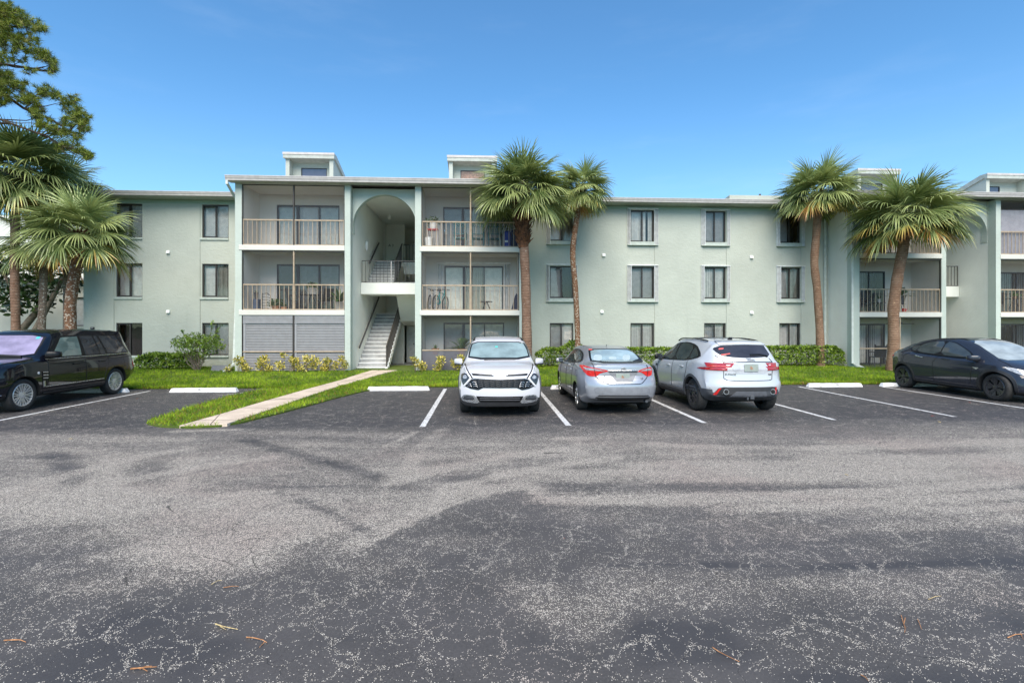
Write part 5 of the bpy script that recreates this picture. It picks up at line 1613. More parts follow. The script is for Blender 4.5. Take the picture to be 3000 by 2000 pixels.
CAPT = (0, .2, .4, .56, .70, .82, .92, 1.0)
class Car:
    def __init__(s, name, label, X, Y, face, spec, body_mat, group="cars parked along the lawn"):
        s.sp = spec; s.X, s.Y, s.face = X, Y, face
        s.rot = R(90) if face > 0 else R(-90)
        s.o = thing(name, label, "car", (X, Y, 0), s.rot, group)
        s.mat = body_mat
        s.body()
    # world point -> local
    def loc(s, p):
        return Vector(((p.y - s.Y) * s.face, -(p.x - s.X) * s.face, p.z))
    def end_px(s, px, py, Yp):                      # pixel on the car's front or rear plane -> (y, z)
        q = s.loc(PY(px, py, Yp)); return (q.y, q.z)
    def side_px(s, px, py, Xp):                     # pixel on its side plane -> (x, z)
        q = s.loc(PX(px, py, Xp)); return (q.x, q.z)
    def build(s, mb, name, mats, parent=None, smooth=False):
        return mb.build(name, mats, parent or s.o, smooth=smooth, rel=False)
    def body(s):
        sp = s.sp
        top, belt, half, bot, rw = (pchip(sp[k]) for k in ('top', 'belt', 'half', 'bot', 'roofw'))
        xr, xf = sp['top'][0][0], sp['top'][-1][0]
        ff, fr = pchip(sp['front']), pchip(sp['rear'])
        kf, kr = sp.get('round', (.20, .16))
        n = 110
        # denser near the ends
        u = np.linspace(0, 1, n); xs_ = xr + (xf - xr) * (u - .018 * np.sin(2 * np.pi * u) * 1.6)
        rings = []
        for x in xs_:
            W = half(x); zb = bot(x); zs = belt(x); zt = max(top(x), zb + .2); zs = min(zs, zt - .012)
            w2 = min(rw(x), W * .93)
            c = min(1, max(0, (zt - zs - .03) / .38))
            pr = [(t * .8 * W, zb) for t in CAPT] + [(.90 * W, zb + .02), (.955 * W, zb + .07), (.985 * W, zb + .16)]
            zl = zb + .16
            for q, wq in ((.14, .992), (.28, .998), (.42, 1.0), (.54, .999), (.66, .994), (.77, .985), (.87, .974), (.94, .963)): pr.append((wq * W, zl + (zs - zl) * q))
            pr.append((.952 * W, zs - .004))
            a = (.925 * W, zs + .012 * (1 + c))
            kc = sp.get('crisp', 1.0)
            bpt = (w2 + .028 * kc, zt - (.028 + .062 * c) * kc)
            bl = .018 * c
            pr += [a]
            for q in (.3, .6, .85): pr.append((a[0] + (bpt[0] - a[0]) * q + bl * math.sin(math.pi * q), a[1] + (bpt[1] - a[1]) * q))
            pr += [bpt, (w2 - .02, zt - .012 - .026 * c), (w2 - .09, zt - .006 - .008 * c), (w2 * .62, zt - .0), (w2 * .3, zt + .006), (0, zt + .008)]
            rings.append([(x, y, z) for y, z in pr])
        m = len(rings[0])
        def deform(p, W):
            x, y, z = p
            ry = min(1, abs(y) / W)
            q = smooth01((x - (xf - .95)) / .95)
            x += q * (ff(z) - kf * ry ** 3.2)
            q = smooth01(((xr + .85) - x) / .85)
            x += q * (fr(z) + kr * ry ** 3.2)
            return (x, y, z)
        V = []; F = []
        for rg, x in zip(rings, xs_):
            W = half(x)
            left = [deform(p, W) for p in rg]
            right = [(p[0], -p[1], p[2]) for p in left[1:-1]][::-1]
            V += left + right
        mm = 2 * m - 2
        for i in range(n - 1):
            for j in range(mm):
                j2 = (j + 1) % mm
                F.append((i * mm + j, i * mm + j2, (i + 1) * mm + j2, (i + 1) * mm + j))
        # end caps: rows across the car so that nose and tail curve in plan
        nt = len(CAPT)
        tt = [-q for q in CAPT[::-1]][:-1] + list(CAPT)
        for i, fl in ((0, False), (n - 1, True)):
            W = half(xs_[i]); rows = []
            for jv in range(nt - 1, m):
                row = []
                yj, zj = rings[i][jv][1], rings[i][jv][2]
                if jv == m - 1: rows.append([i * mm + jv] * len(tt)); continue
                for tq in tt:
                    if tq >= 1: row.append(i * mm + jv)
                    elif tq <= -1: row.append(i * mm + (mm - jv))
                    elif jv == nt - 1:
                        k_ = min(range(nt), key=lambda q: abs(CAPT[q] - abs(tq)))
                        row.append(i * mm + (k_ if tq >= 0 else (mm - k_) % mm))
                    else:
                        V.append(deform((rings[i][jv][0], tq * yj, zj), W)); row.append(len(V) - 1)
                rows.append(row)
            for ra, rb in zip(rows[:-1], rows[1:]):
                for q in range(len(tt) - 1):
                    f2 = []
                    for v_ in (ra[q], ra[q + 1], rb[q + 1], rb[q]):
                        if v_ not in f2: f2.append(v_)
                    if len(f2) >= 3: F.append(tuple(f2))
        me = bpy.data.meshes.new("body"); me.from_pydata(V, [], F)
        me.materials.append(s.mat); me.materials.append(CB['under']); me.materials.append(CB['blk'])
        bm = bmesh.new(); bm.from_mesh(me); bmesh.ops.recalc_face_normals(bm, faces=bm.faces); bm.to_mesh(me); bm.free()
        ob = bpy.data.objects.new("body", me); C.objects.link(ob)
        # wheel housings
        cut = MB()
        for ax in sp['axles']:
            for sd in (1, -1):
                ra = sp['arch']
                nn = 36
                y0, y1 = (half(ax) - .36) * sd, (half(ax) + .2) * sd
                vs = []
                for yy in (y0, y1):
                    for k in range(nn):
                        an = 2 * math.pi * k / nn
                        vs.append((ax + ra * math.cos(an), yy, sp['R'] + .0 + ra * math.sin(an)))
                fs = [(k, (k + 1) % nn, nn + (k + 1) % nn, nn + k) for k in range(nn)] + [tuple(range(nn)), tuple(range(2 * nn - 1, nn - 1, -1))]
                cut.add(vs, fs)
        co = cut.build("cutter", CB['under'])
        md = ob.modifiers.new("b", 'BOOLEAN'); md.operation = 'DIFFERENCE'; md.object = co; md.solver = 'EXACT'
        dg = bpy.context.evaluated_depsgraph_get()
        new = bpy.data.meshes.new_from_object(ob.evaluated_get(dg))
        ob.modifiers.clear(); ob.data = new; new.name = "body"
        bpy.data.objects.remove(co)
        new.materials.clear()
        for m_ in (s.mat, CB['under'], CB[sp.get('cladm', 'blk')]): new.materials.append(m_)
        for p in new.polygons:
            c = p.center
            inn = False
            for ax in sp['axles']:
                d = math.hypot(c.x - ax, c.z - sp['R'])
                if d < sp['arch'] * 1.004 and abs(c.y) < half(ax) - .012 and abs(p.normal.y) < .999 and (d < sp['arch'] * .97 or abs(p.normal.y) < .3): inn = True
            if abs(p.normal.z + 1) < .06 and c.z < .4: inn = True
            p.material_index = 1 if inn else (2 if c.z < bot(c.x) + sp.get('clad', 0) else 0)
            p.use_smooth = True
        sharpen(new, 38)
        ob.parent = s.o
        s.body_o = ob
        bm = bmesh.new(); bm.from_mesh(new)
        s.bvh = BVHTree.FromBMesh(bm); bm.free()
        s.half, s.topf, s.beltf = half, top, belt
    # ---------- things laid on the skin
    def hit(s, ax, a, b, sg=1):
        if ax == 'side': o, d = Vector((a, 3 * sg, b)), Vector((0, -sg, 0))
        elif ax == 'front': o, d = Vector((5, a, b)), Vector((-1, 0, 0))
        elif ax == 'rear': o, d = Vector((-5, a, b)), Vector((1, 0, 0))
        else: o, d = Vector((a, b, 5)), Vector((0, 0, -1))
        h = s.bvh.ray_cast(o, d)
        if h[0] is None:
            q = {'side': Vector((a, s.half(a) * sg, b)), 'front': Vector((s.sp['top'][-1][0], a, b)), 'rear': Vector((s.sp['top'][0][0], a, b)), 'top': Vector((a, b, s.topf(a)))}[ax]
            h = s.bvh.find_nearest(q)
        n = h[1]
        if n.dot(d) > 0: n = -n
        return h[0], n
    def patch(s, name, poly, ax, mat, off=.004, sg=1, parent=None, res=.034, sm=0, thick=.008):
        poly = [Vector((p[0], p[1])) for p in poly]
        for _ in range(sm):                                    # corner cutting
            q = []
            for i in range(len(poly)):
                a, b = poly[i], poly[(i + 1) % len(poly)]
                q += [a.lerp(b, .2), a.lerp(b, .8)]
            poly = q
        bm = bmesh.new()
        vs = [bm.verts.new((p.x, p.y, 0)) for p in poly]
        try: bm.faces.new(vs)
        except ValueError: pass
        bmesh.ops.triangulate(bm, faces=list(bm.faces))
        off += .003
        for _ in range(8):
            ed = [e for e in bm.edges if e.calc_length() > res]
            if not ed: break
            bmesh.ops.subdivide_edges(bm, edges=ed, cuts=1)
            bmesh.ops.triangulate(bm, faces=[f for f in bm.faces if len(f.verts) > 3])
        low = {}
        for v in bm.verts:
            h, n = s.hit(ax, v.co.x, v.co.y, sg)
            v.co = h + n * off; low[v] = h - n * thick
        be = [e for e in bm.edges if len(e.link_faces) == 1]
        nv = {}
        for e in be:
            for v in e.verts:
                if v not in nv: nv[v] = bm.verts.new(low[v])
        for e in be:
            a, b = e.verts
            try: f = bm.faces.new((a, b, nv[b], nv[a]))
            except ValueError: pass
        bmesh.ops.recalc_face_normals(bm, faces=bm.faces)
        # make sure the sheet faces outward
        me = bpy.data.meshes.new(name)
        for f in bm.faces: f.smooth = True
        for e in bm.edges:
            if len(e.link_faces) == 2 and e.calc_face_angle(0) > R(50): e.smooth = False
        bm.to_mesh(me); bm.free()
        me.materials.append(mat)
        o = bpy.data.objects.new(name, me); C.objects.link(o); o.parent = parent or s.o
        return o
    def strip(s, name, pts, w, ax, mat, off=.003, sg=1, parent=None, closed=False, tube=False):
        pts = [Vector((p[0], p[1])) for p in pts]
        if closed: pts = pts + [pts[0]]
        q = []
        for a, b in zip(pts[:-1], pts[1:]):
            k = max(1, int((b - a).length / .022))
            q += [a.lerp(b, i / k) for i in range(k)]
        q.append(pts[-1])
        off += .003
        mb = MB()
        if tube:
            mb.tube([h + n * off for h, n in (s.hit(ax, p.x, p.y, sg) for p in q)], w, 6)
            return s.build(mb, name, mat, parent, True)
        vs = []
        for i, p in enumerate(q):
            t = (q[min(i + 1, len(q) - 1)] - q[max(0, i - 1)])
            if t.length < 1e-6: t = Vector((1, 0))
            t.normalize(); nn = Vector((-t.y, t.x)) * w / 2
            row = []
            for p2 in (p - nn, p + nn):
                h, n = s.hit(ax, p2.x, p2.y, sg); row.append((h + n * off, h - n * .004))
            vs += [row[0][1], row[0][0], row[1][0], row[1][1]]
        fs = []
        for i in range(len(q) - 1):
            for k in range(3): fs.append((4 * i + k, 4 * i + k + 1, 4 * i + k + 5, 4 * i + k + 4))
        mb.add(vs, fs)
        return s.build(mb, name, mat, parent, True)
    def arc_trim(s, name, axx, r0, r1, mat, sg, a0=-8, a1=188, off=.012):
        mb = MB(); vs = []; nseg = 36
        for k in range(nseg + 1):
            a = R(a0 + (a1 - a0) * k / nseg)
            row = []
            for r in (r0, r1):
                x, z = axx + r * math.cos(a), s.sp['R'] + r * math.sin(a)
                h, n = s.hit('side', x, max(z, s.sp['bot'][1][1] + .01), sg)
                h = Vector((x, h.y, z)); row.append(h + Vector((0, sg * off, 0)))
            vs += [row[0] - Vector((0, sg * .06, 0)), row[0], row[1], row[1] - Vector((0, sg * (off + .005), 0))]
        fs = []
        for i in range(nseg):
            for k in range(3): fs.append((4 * i + k, 4 * i + k + 1, 4 * i + k + 5, 4 * i + k + 4))
        mb.add(vs, fs)
        return s.build(mb, name, mat, None, 40)
    def wheel(s, axx, sg, Rw, rim_r, kind, rimmat, wdt=.235):
        yo = (s.half(axx) - .035) * sg
        w = bpy.data.objects.new("wheel", None); w.empty_display_size = .1; C.objects.link(w); w.parent = s.o
        w.location = (axx, yo, Rw)
        def bl(mb, name, mat, smooth=False):
            o = mb.build(name, mat, None, smooth=smooth); o.parent = w; return o
        d = -sg                                              # inward
        mb = MB()
        prof = [(rim_r, wdt * .96), (rim_r + .02, wdt * .99), (Rw - .045, wdt), (Rw - .012, wdt * .93), (Rw, wdt * .80), (Rw, wdt * .22), (Rw - .012, wdt * .08), (Rw - .04, .008), (rim_r + .035, .0), (rim_r + .008, .012), (rim_r, .022)]
        n = 44; vs = []; fs = []
        for r, h in prof:
            for k in range(n):
                a = 2 * math.pi * k / n; vs.append((r * math.cos(a), d * h, r * math.sin(a)))
        for i in range(len(prof) - 1):
            for k in range(n):
                k2 = (k + 1) % n; fs.append((i * n + k, i * n + k2, (i + 1) * n + k2, (i + 1) * n + k))
        mb.add(vs, fs); bl(mb, "tyre", CB['tyre'], 50)
        # barrel and dark well
        mb = MB(); vs = []; fs = []
        prof = [(rim_r + .004, .02), (rim_r - .008, .008), (rim_r - .022, .012), (rim_r - .028, .05), (rim_r - .04, .12), (rim_r - .05, .20)]
        for r, h in prof:
            for k in range(n):
                a = 2 * math.pi * k / n; vs.append((r * math.cos(a), d * h, r * math.sin(a)))
        for i in range(len(prof) - 1):
            for k in range(n):
                k2 = (k + 1) % n; fs.append((i * n + k, i * n + k2, (i + 1) * n + k2, (i + 1) * n + k))
        mb.add(vs, fs)
        def spoke(a, w0, w1, r0, r1, h0, h1, th=.025, tw=0.0):
            c, s_ = math.cos(a), math.sin(a); c2, s2 = math.cos(a + tw), math.sin(a + tw)
            def P(r, off, h, cc, ss): return (r * cc - off * ss, d * h, r * ss + off * cc)
            v = [P(r0, -w0, h0, c, s_), P(r0, w0, h0, c, s_), P(r1, w1, h1, c2, s2), P(r1, -w1, h1, c2, s2),
                 P(r0, -w0 * 1.2, h0 + th, c, s_), P(r0, w0 * 1.2, h0 + th, c, s_), P(r1, w1 * 1.2, h1 + th, c2, s2), P(r1, -w1 * 1.2, h1 + th, c2, s2)]
            mb.add(v, [(0, 1, 2, 3), (4, 7, 6, 5), (0, 4, 5, 1), (1, 5, 6, 2), (2, 6, 7, 3), (3, 7, 4, 0)])
        rr = rim_r - .012
        if kind == 'twin10':
            for k in range(10):
                a = 2 * math.pi * k / 10 + .1
                spoke(a - .09, .010, .013, .055, rr, .035, .018, .03, -.05); spoke(a + .09, .010, .013, .055, rr, .035, .018, .03, .05)
            hub = (.075, .03)
        elif kind == 'aero5':
            for k in range(5):
                a = 2 * math.pi * k / 5 + math.pi / 2
                spoke(a, .028, .020, .04, rr, .03, .014, .03); spoke(a + .30, .018, .05, .05, rr, .042, .02, .02, .10); spoke(a - .24, .012, .012, .05, rr, .04, .018, .02)
            hub = (.06, .025)
        elif kind == 'turbine':
            for k in range(10):
                a = 2 * math.pi * k / 10
                spoke(a, .016, .026 if k % 2 else .014, .05, rr, .03, .016, .03, .14)
            hub = (.065, .025)
        else:
            for k in range(10):
                a = 2 * math.pi * k / 10
                spoke(a, .030, .036, .05, rr, .018, .010, .03)
            hub = (.10, .012)
        vs = []; fs = []
        for r, h in ((hub[0] * 1.1, hub[1] + .03), (hub[0], hub[1]), (hub[0] * .55, hub[1] - .008), (.001, hub[1] - .01)):
            for k in range(16):
                a = 2 * math.pi * k / 16; vs.append((r * math.cos(a), d * h, r * math.sin(a)))
        for i in range(3):
            for k in range(16):
                k2 = (k + 1) % 16; fs.append((i * 16 + k, i * 16 + k2, (i + 1) * 16 + k2, (i + 1) * 16 + k))
        mb.add(vs, fs)
        bl(mb, "rim", rimmat, 35)
        mb = MB()
        mb.lathe((0, 0, 0), [(rim_r - .052, d * .20), (rim_r - .052, d * .205)], 30, axis='y')
        mb.lathe((0, 0, 0), [(rim_r * .62, d * .13), (rim_r * .62, d * .14)], 26, axis='y', mi=1)
        bl(mb, "brake_disc", [CB['under'], CB['grey']])
        return w
    def wheels(s, rim_r, kind, rimmat):
        for ax in s.sp['axles']:
            for sg in (1, -1): s.wheel(ax, sg, s.sp['R'], rim_r, kind, rimmat)
    def blob(s, name, c, dim, mat, parent=None, taper=(.8, .75), sub=2):
        """rounded shell: subdivided tapered box"""
        bm = bmesh.new(); bmesh.ops.create_cube(bm, size=2.0)
        bmesh.ops.subdivide_edges(bm, edges=list(bm.edges), cuts=3, use_grid_fill=True)
        for v in bm.verts:
            p = v.co; l = max(abs(p.x), abs(p.y), abs(p.z)); e = 4.0
            q = (abs(p.x) ** e + abs(p.y) ** e + abs(p.z) ** e) ** (1 / e)
            p = p * (l / q) if q > 0 else p
            t = (p.y + 1) / 2
            v.co = Vector((c[0] + p.x * dim[0] * (1 - (1 - taper[0]) * t), c[1] + p.y * dim[1], c[2] + p.z * dim[2] * (1 - (1 - taper[1]) * t)))
        mb = MB(); mb.bm(bm); bm.free()
        return s.build(mb, name, mat, parent, True)
    def mirror(s, x, z, sg, mat, out=.16, dim=(.075, .115, .075), stalk=True, lower=None):
        h, n = s.hit('side', x, z, sg)
        y = h.y + sg * out
        m = s.blob("mirror", (0, 0, 0), dim, mat, None, (.85, .8))
        for v in m.data.vertices:
            v.co = Vector((x + v.co.x - .05 * (v.co.y / dim[1]), y + sg * v.co.y, z + v.co.z + .02))
        mb = MB()
        mb.bar((x + .02, h.y - sg * .03, z - dim[2] * .75), (x, y - sg * .03, z - dim[2] * .65), .07, .03)
        s.build(mb, "mirror_arm", CB['gblk'], m)
        mb = MB(); mb.obox((x - dim[0] * .96, y, z + .02), (.008, 0, 0), (0, dim[1] * .78, 0), (0, 0, dim[2] * .72)); s.build(mb, "mirror_glass", CB['lampd'], m)
        if lower is not None:
            mb = MB(); mb.obox((x + dim[0] * .78, y, z - dim[2] * .62), (.02, 0, 0), (0, dim[1] * .82, 0), (0, 0, .013)); s.build(mb, "mirror_trim", lower, m)
        return m
    def handle(s, x, z, sg, mat, L=.2):
        h, n = s.hit('side', x, z, sg)
        mb = MB(); mb.bbox(x - L / 2, x + L / 2, min(h.y + sg * .012, h.y + sg * .038), max(h.y + sg * .012, h.y + sg * .038), z - .016, z + .016, .008)
        mb.box(x - L / 2 + .01, x - L / 2 + .04, min(h.y - sg * .01, h.y + sg * .013), max(h.y - sg * .01, h.y + sg * .013), z - .012, z + .012)
        mb.box(x + L / 2 - .04, x + L / 2 - .01, min(h.y - sg * .01, h.y + sg * .013), max(h.y - sg * .01, h.y + sg * .013), z - .012, z + .012)
        return s.build(mb, "door_handle", mat)
    def label(s, name, txt, ax, a, b, size, mat, sg=1, off=.006, sx=1.0, shear=0.0):
        h, n = s.hit(ax, a, b, sg)
        if ax == 'rear': rot = Matrix(((0, 0, -1), (-1, 0, 0), (0, 1, 0))).transposed()
        # text x axis -> along -y for the rear view, +y for the front view
        if ax == 'rear': X_, N_ = Vector((0, -1, 0)), Vector((-1, 0, 0))
        else: X_, N_ = Vector((0, 1, 0)), Vector((1, 0, 0))
        up = Vector((0, 0, 1)); up = (up - n * up.dot(n)).normalized(); X2 = up.cross(n)
        M = Matrix((X2, up, n)).transposed()
        return text_obj(name, txt, size, mat, s.o, h + n * off, M, .0025, sx=sx, shear=shear)
    def plate(s, ax, a, b, w, h, parent=None):
        p, n = s.hit(ax, a, b)
        mb = MB(); x = p.x + (.022 if ax == 'front' else -.022)
        mb.bbox(min(x, x + .01), max(x, x + .01), a - w / 2, a + w / 2, b - h / 2, b + h / 2, .006)
        pl = s.build(mb, "licence_plate", CB['plate'])
        mb = MB(); xo = x + (.0125 if ax == 'front' else -.0025)
        mb.lathe((xo, a, b - .01), [(.030, -.002), (.030, .002)], 12, axis='x'); mb.lathe((xo, a + .012, b + .02), [(.018, -.003), (.018, .003)], 10, axis='x')
        s.build(mb, "plate_emblem", CB['plate_o'], pl)
        return pl
    def sides(s, dlo, panes, frame_mat, glass_mats, sgs=(1, -1), chrome=None, sm=1):
        for sg in sgs:
            f = s.patch("window_frame", dlo, 'side', frame_mat, .004, sg, sm=sm)
            for p, gm in zip(panes, glass_mats): s.patch("side_window", p, 'side', gm, .0075, sg, sm=sm)
            if chrome is not None: s.strip("window_trim", chrome, .016, 'side', CB['chrome'], .009, sg)

# ---------------------------------------------------------------- white SUV facing the camera
W_WHITE = paint("paint_white", (.60, .60, .63), 0, .28)
KY = 13.13
k = Car("parked_suv", "white SUV parked facing the camera with black honeycomb grille and boomerang headlamps", .37, KY, -1, dict(
    top=[(-2.36, 1.0), (-2.28, 1.20), (-2.0, 1.42), (-1.6, 1.575), (-.9, 1.655), (-.2, 1.675), (.3, 1.635), (.52, 1.57), (.85, 1.36), (1.17, 1.155), (1.30, 1.125), (1.75, 1.08), (2.05, 1.035), (2.20, .99), (2.265, .95), (2.285, .905)],
    belt=[(-2.36, 1.02), (-1.4, 1.08), (0, 1.04), (1.1, 1.0), (1.6, .97), (2.285, .86)],
    half=[(-2.36, .84), (-1.9, .91), (-1.3, .932), (0, .925), (1.3, .935), (1.8, .92), (2.28, .86)],
    bot=[(-2.36, .40), (-1.9, .24), (1.8, .22), (2.28, .24)],
    roofw=[(-2.36, .66), (-1.6, .60), (-.5, .63), (.4, .635), (1.17, .735), (1.5, .74), (2.28, .74)],
    front=[(.15, -.10), (.30, -.02), (.5, .0), (.72, -.02), (.9, -.06), (1.1, -.12)], rear=[(.2, .08), (.5, .0), (1.0, .02), (1.7, .1)],
    round=(.26, .2), clad=.165, axles=(1.3775, -1.3775), R=.355, arch=.40), W_WHITE)
def KF(x, y): return k.end_px(1320 + x / 6.273, 970 + y / 6.273, 10.92)
GLK = carglass("windscreen_teal_reflection", (.20, .27, .28))  # lighter base colour carries the cabin and the cloud mirrored in the glass
def KW(x, y):                                            # windscreen: each row lies a little deeper
    yy = 11.95 + (520 - y) / 330 * .78
    return k.end_px(1320 + x / 6.273, 970 + y / 6.273, yy)
k.patch("windscreen_frame", [KW(318, 524), KW(1480, 520), KW(1410, 320), KW(1340, 196), KW(860, 188), KW(400, 196), KW(345, 360)], 'front', CB['gblk'], .004, sm=1)
k.patch("windscreen", [KW(345, 492), KW(1440, 490), KW(1385, 330), KW(1318, 212), KW(860, 204), KW(418, 212), KW(372, 370)], 'front', GLK, .0075, sm=1)
for sgn in (-1, 1):
    k.strip("roof_rail", [(-1.6, sgn * .575), (-.9, sgn * .60), (-.2, sgn * .60), (.38, sgn * .60)], .05, 'top', CB['gblk'], .012)
    k.strip("wiper", [(1.175, sgn * .10 - .25), (1.155, sgn * .10 + .28)], .022, 'top', CB['blk'], .02)
mid = 905
def both(fn):
    for m_ in (False, True):
        fn(lambda x, y: KF(2 * mid - x if m_ else x, y))
def kia_half(F):
    hl = k.patch("headlight", [F(178, 822), F(275, 776), F(350, 872), F(300, 945), F(240, 1012), F(200, 940)], 'front', CB['lampd'], .006, sm=1)
    k.patch("headlight_lens", [F(225, 840), F(280, 812), F(312, 862), F(280, 885), F(232, 880)], 'front', CB['clear'], .009, parent=hl, sm=1)
    k.strip("daytime_light", [F(240, 690), F(290, 760), F(372, 872), F(310, 945), F(246, 1018)], .034, 'front', CB['drl'], .012, parent=hl)
    k.strip("headlight_edge", [F(236, 660), F(320, 765), F(405, 868)], .030, 'front', CB['gblk'], .009, parent=hl)
    sf = k.patch("fog_surround", [F(185, 1250), F(245, 1170), F(400, 1172), F(455, 1190), F(538, 1290), F(490, 1325), F(230, 1300)], 'front', CB['silver'], .006, sm=1)
    k.patch("fog_inset", [F(232, 1250), F(262, 1190), F(415, 1190), F(450, 1260), F(260, 1268)], 'front', CB['blk'], .010, parent=sf, sm=1)
    for q in (1208, 1232): k.strip("fog_louvre", [F(262, q), F(425, q + 4)], .014, 'front', CB['grey'], .016, parent=sf)
both(kia_half)
gr = k.patch("grille", [KF(390, 885), KF(470, 878), KF(905, 885), KF(1340, 878), KF(1420, 885), KF(1470, 935), KF(1570, 1008), KF(1440, 1060), KF(1310, 1080), KF(1215, 1038), KF(905, 1040), KF(600, 1038), KF(510, 1080), KF(370, 1060), KF(240, 1012), KF(345, 935)], 'front', CB['gblk'], .004)
for row, (yy, xa, xb) in enumerate(((905, 440, 1370), (940, 380, 1430), (975, 345, 1465), (1010, 300, 1510))):
    n_ = int((xb - xa) / 106)
    for i in range(n_ + 1):
        xx = xa + (xb - xa) * (i + (.5 if row % 2 else 0)) / (n_ + .5)
        edge = abs(xx - 905) / 560
        m_ = CB['silver'] if edge > .66 and yy > 915 else CB['blk2']
        k.strip("grille_bar", [KF(xx - 36, yy + 8), KF(xx - 20, yy - 8), KF(xx + 20, yy - 8), KF(xx + 36, yy + 8)], .010, 'front', m_, .010, parent=gr)
k.strip("grille_trim", [KF(380, 795), KF(420, 862), KF(905, 882), KF(1390, 862), KF(1430, 795)], .022, 'front', W_WHITE, .012)
for xa, xb in ((372, 800), (1438, 1010)):
    sg_ = 1 if xa < xb else -1
    k.patch("hood_gap", [KF(xa, 782), KF(xb - sg_ * 50, 800), KF(xb, 818), KF(xb - sg_ * 30, 826), KF(xa + sg_ * 30, 815)], 'front', CB['gblk'], .005)
k.patch("lower_grille", [KF(470, 1188), KF(905, 1192), KF(1340, 1188), KF(1300, 1260), KF(1250, 1300), KF(560, 1300), KF(510, 1260)], 'front', CB['gblk'], .004)
for yy in (1222, 1255): k.strip("lower_grille_bar", [KF(540, yy), KF(1270, yy)], .012, 'front', CB['grey'], .009)
k.label("front_emblem", "KIA", 'front', KF(905, 780)[0], KF(905, 783)[1], .06, CB['drl'], sx=1.9)
k.patch("windscreen_sticker", [KW(818, 278), KW(866, 278), KW(866, 296), KW(818, 296)], 'front', CB['stk_teal'], .010)
k.patch("windscreen_sticker", [KW(1290, 214), KW(1318, 214), KW(1318, 232), KW(1290, 232)], 'front', CB['plate'], .010)
k.sides([(-2.0, 1.12), (-1.2, 1.08), (.4, 1.06), (1.0, 1.07), (.35, 1.50), (-.3, 1.56), (-1.3, 1.52), (-1.9, 1.34)], [[(-1.9, 1.14), (-.35, 1.1), (-.35, 1.51), (-1.25, 1.49), (-1.75, 1.34)], [(-.25, 1.1), (.85, 1.09), (.35, 1.46), (-.25, 1.52)]], CB['gblk'], [GLK, GLK])
for sg in (1, -1):
    k.mirror(.98, 1.10, sg, W_WHITE, .14, (.075, .10, .078), lower=CB['gblk'])
    k.arc_trim("arch_trim", 1.3775, .40, .46, CB['blk'], sg); k.arc_trim("arch_trim", -1.3775, .40, .46, CB['blk'], sg)
    k.strip("sill_trim", [(-.95, .30), (.95, .30)], .16, 'side', CB['blk'], .010, sg)
    k.strip("door_gap", [(.85, .42), (.98, 1.02)], .010, 'side', CB['gblk'], .002, sg); k.strip("door_gap", [(-.30, .40), (-.30, 1.05)], .010, 'side', CB['gblk'], .002, sg)
    k.handle(-.05, .92, sg, W_WHITE)
k.wheels(.235, 'turbine', CB['silver'])

# ---------------------------------------------------------------- silver sedan seen from behind
W_SILVER = paint("paint_silver", (.40, .41, .44), .5, .30, .10)
c = Car("parked_sedan", "silver sedan seen from behind with red and clear tail lamps", 3.03, 13.26, 1, dict(
    top=[(-2.34, .86), (-2.315, 1.02), (-2.25, 1.105), (-2.15, 1.125), (-1.78, 1.15), (-1.35, 1.30), (-.95, 1.41), (-.3, 1.465), (.2, 1.45), (.55, 1.36), (1.0, 1.13), (1.30, .99), (1.7, .92), (2.05, .83), (2.2, .74), (2.28, .60)],
    belt=[(-2.34, .98), (-1.5, 1.03), (0, .98), (1.0, .93), (2.28, .62)],
    half=[(-2.34, .79), (-2.0, .855), (-1.35, .888), (0, .885), (1.35, .885), (1.9, .85), (2.28, .74)],
    bot=[(-2.34, .36), (-1.9, .22), (1.9, .18), (2.28, .22)],
    roofw=[(-2.34, .66), (-1.78, .66), (-.95, .56), (0, .575), (.5, .59), (1.3, .70), (2.28, .62)],
    front=[(.15, -.1), (.4, 0), (.9, -.1)], rear=[(.3, .10), (.42, .02), (.62, .0), (.80, .05), (.86, .09), (1.04, .05), (1.12, .02), (1.3, .1)],
    round=(.3, .24), axles=(1.35, -1.35), R=.315, arch=.36), W_SILVER)
def CR(x, y, d=10.97): return c.end_px(1700 + x / 10.69, 1040 + y / 10.69, d)
def CJ(x, y, d=10.97): return c.end_px(1600 + x * .3189, 950 + y * .3189, d)
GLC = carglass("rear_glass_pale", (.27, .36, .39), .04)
GLD = carglass("side_glass_dark", (.035, .042, .042), .03)
def CW(x, y):
    yy = 11.42 + (345 - y) / 117 * .75
    return c.end_px(1600 + x * .3189, 950 + y * .3189, yy)
c.patch("rear_window_frame", [CW(420, 350), CW(885, 348), CW(910, 340), CW(800, 232), CW(600, 224), CW(396, 230), CW(400, 300)], 'rear', CB['gblk'], .004, sm=1)
rg = c.patch("rear_window", [CW(434, 343), CW(880, 341), CW(786, 240), CW(600, 232), CW(410, 238), CW(416, 300)], 'rear', GLC, .0075, sm=1)
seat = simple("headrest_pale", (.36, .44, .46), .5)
c.patch("headrest", [CW(442, 282), CW(512, 282), CW(520, 338), CW(438, 338)], 'rear', seat, .010, parent=rg, sm=2)
c.patch("headrest", [CW(706, 284), CW(772, 284), CW(778, 336), CW(704, 336)], 'rear', seat, .010, parent=rg, sm=2)
c.patch("headrest", [CW(580, 300), CW(645, 302), CW(652, 326), CW(578, 326)], 'rear', seat, .010, parent=rg, sm=2)
c.patch("window_sticker", [CW(400, 232), CW(428, 231), CW(428, 238), CW(400, 240)], 'rear', CB['stk_red'], .011)
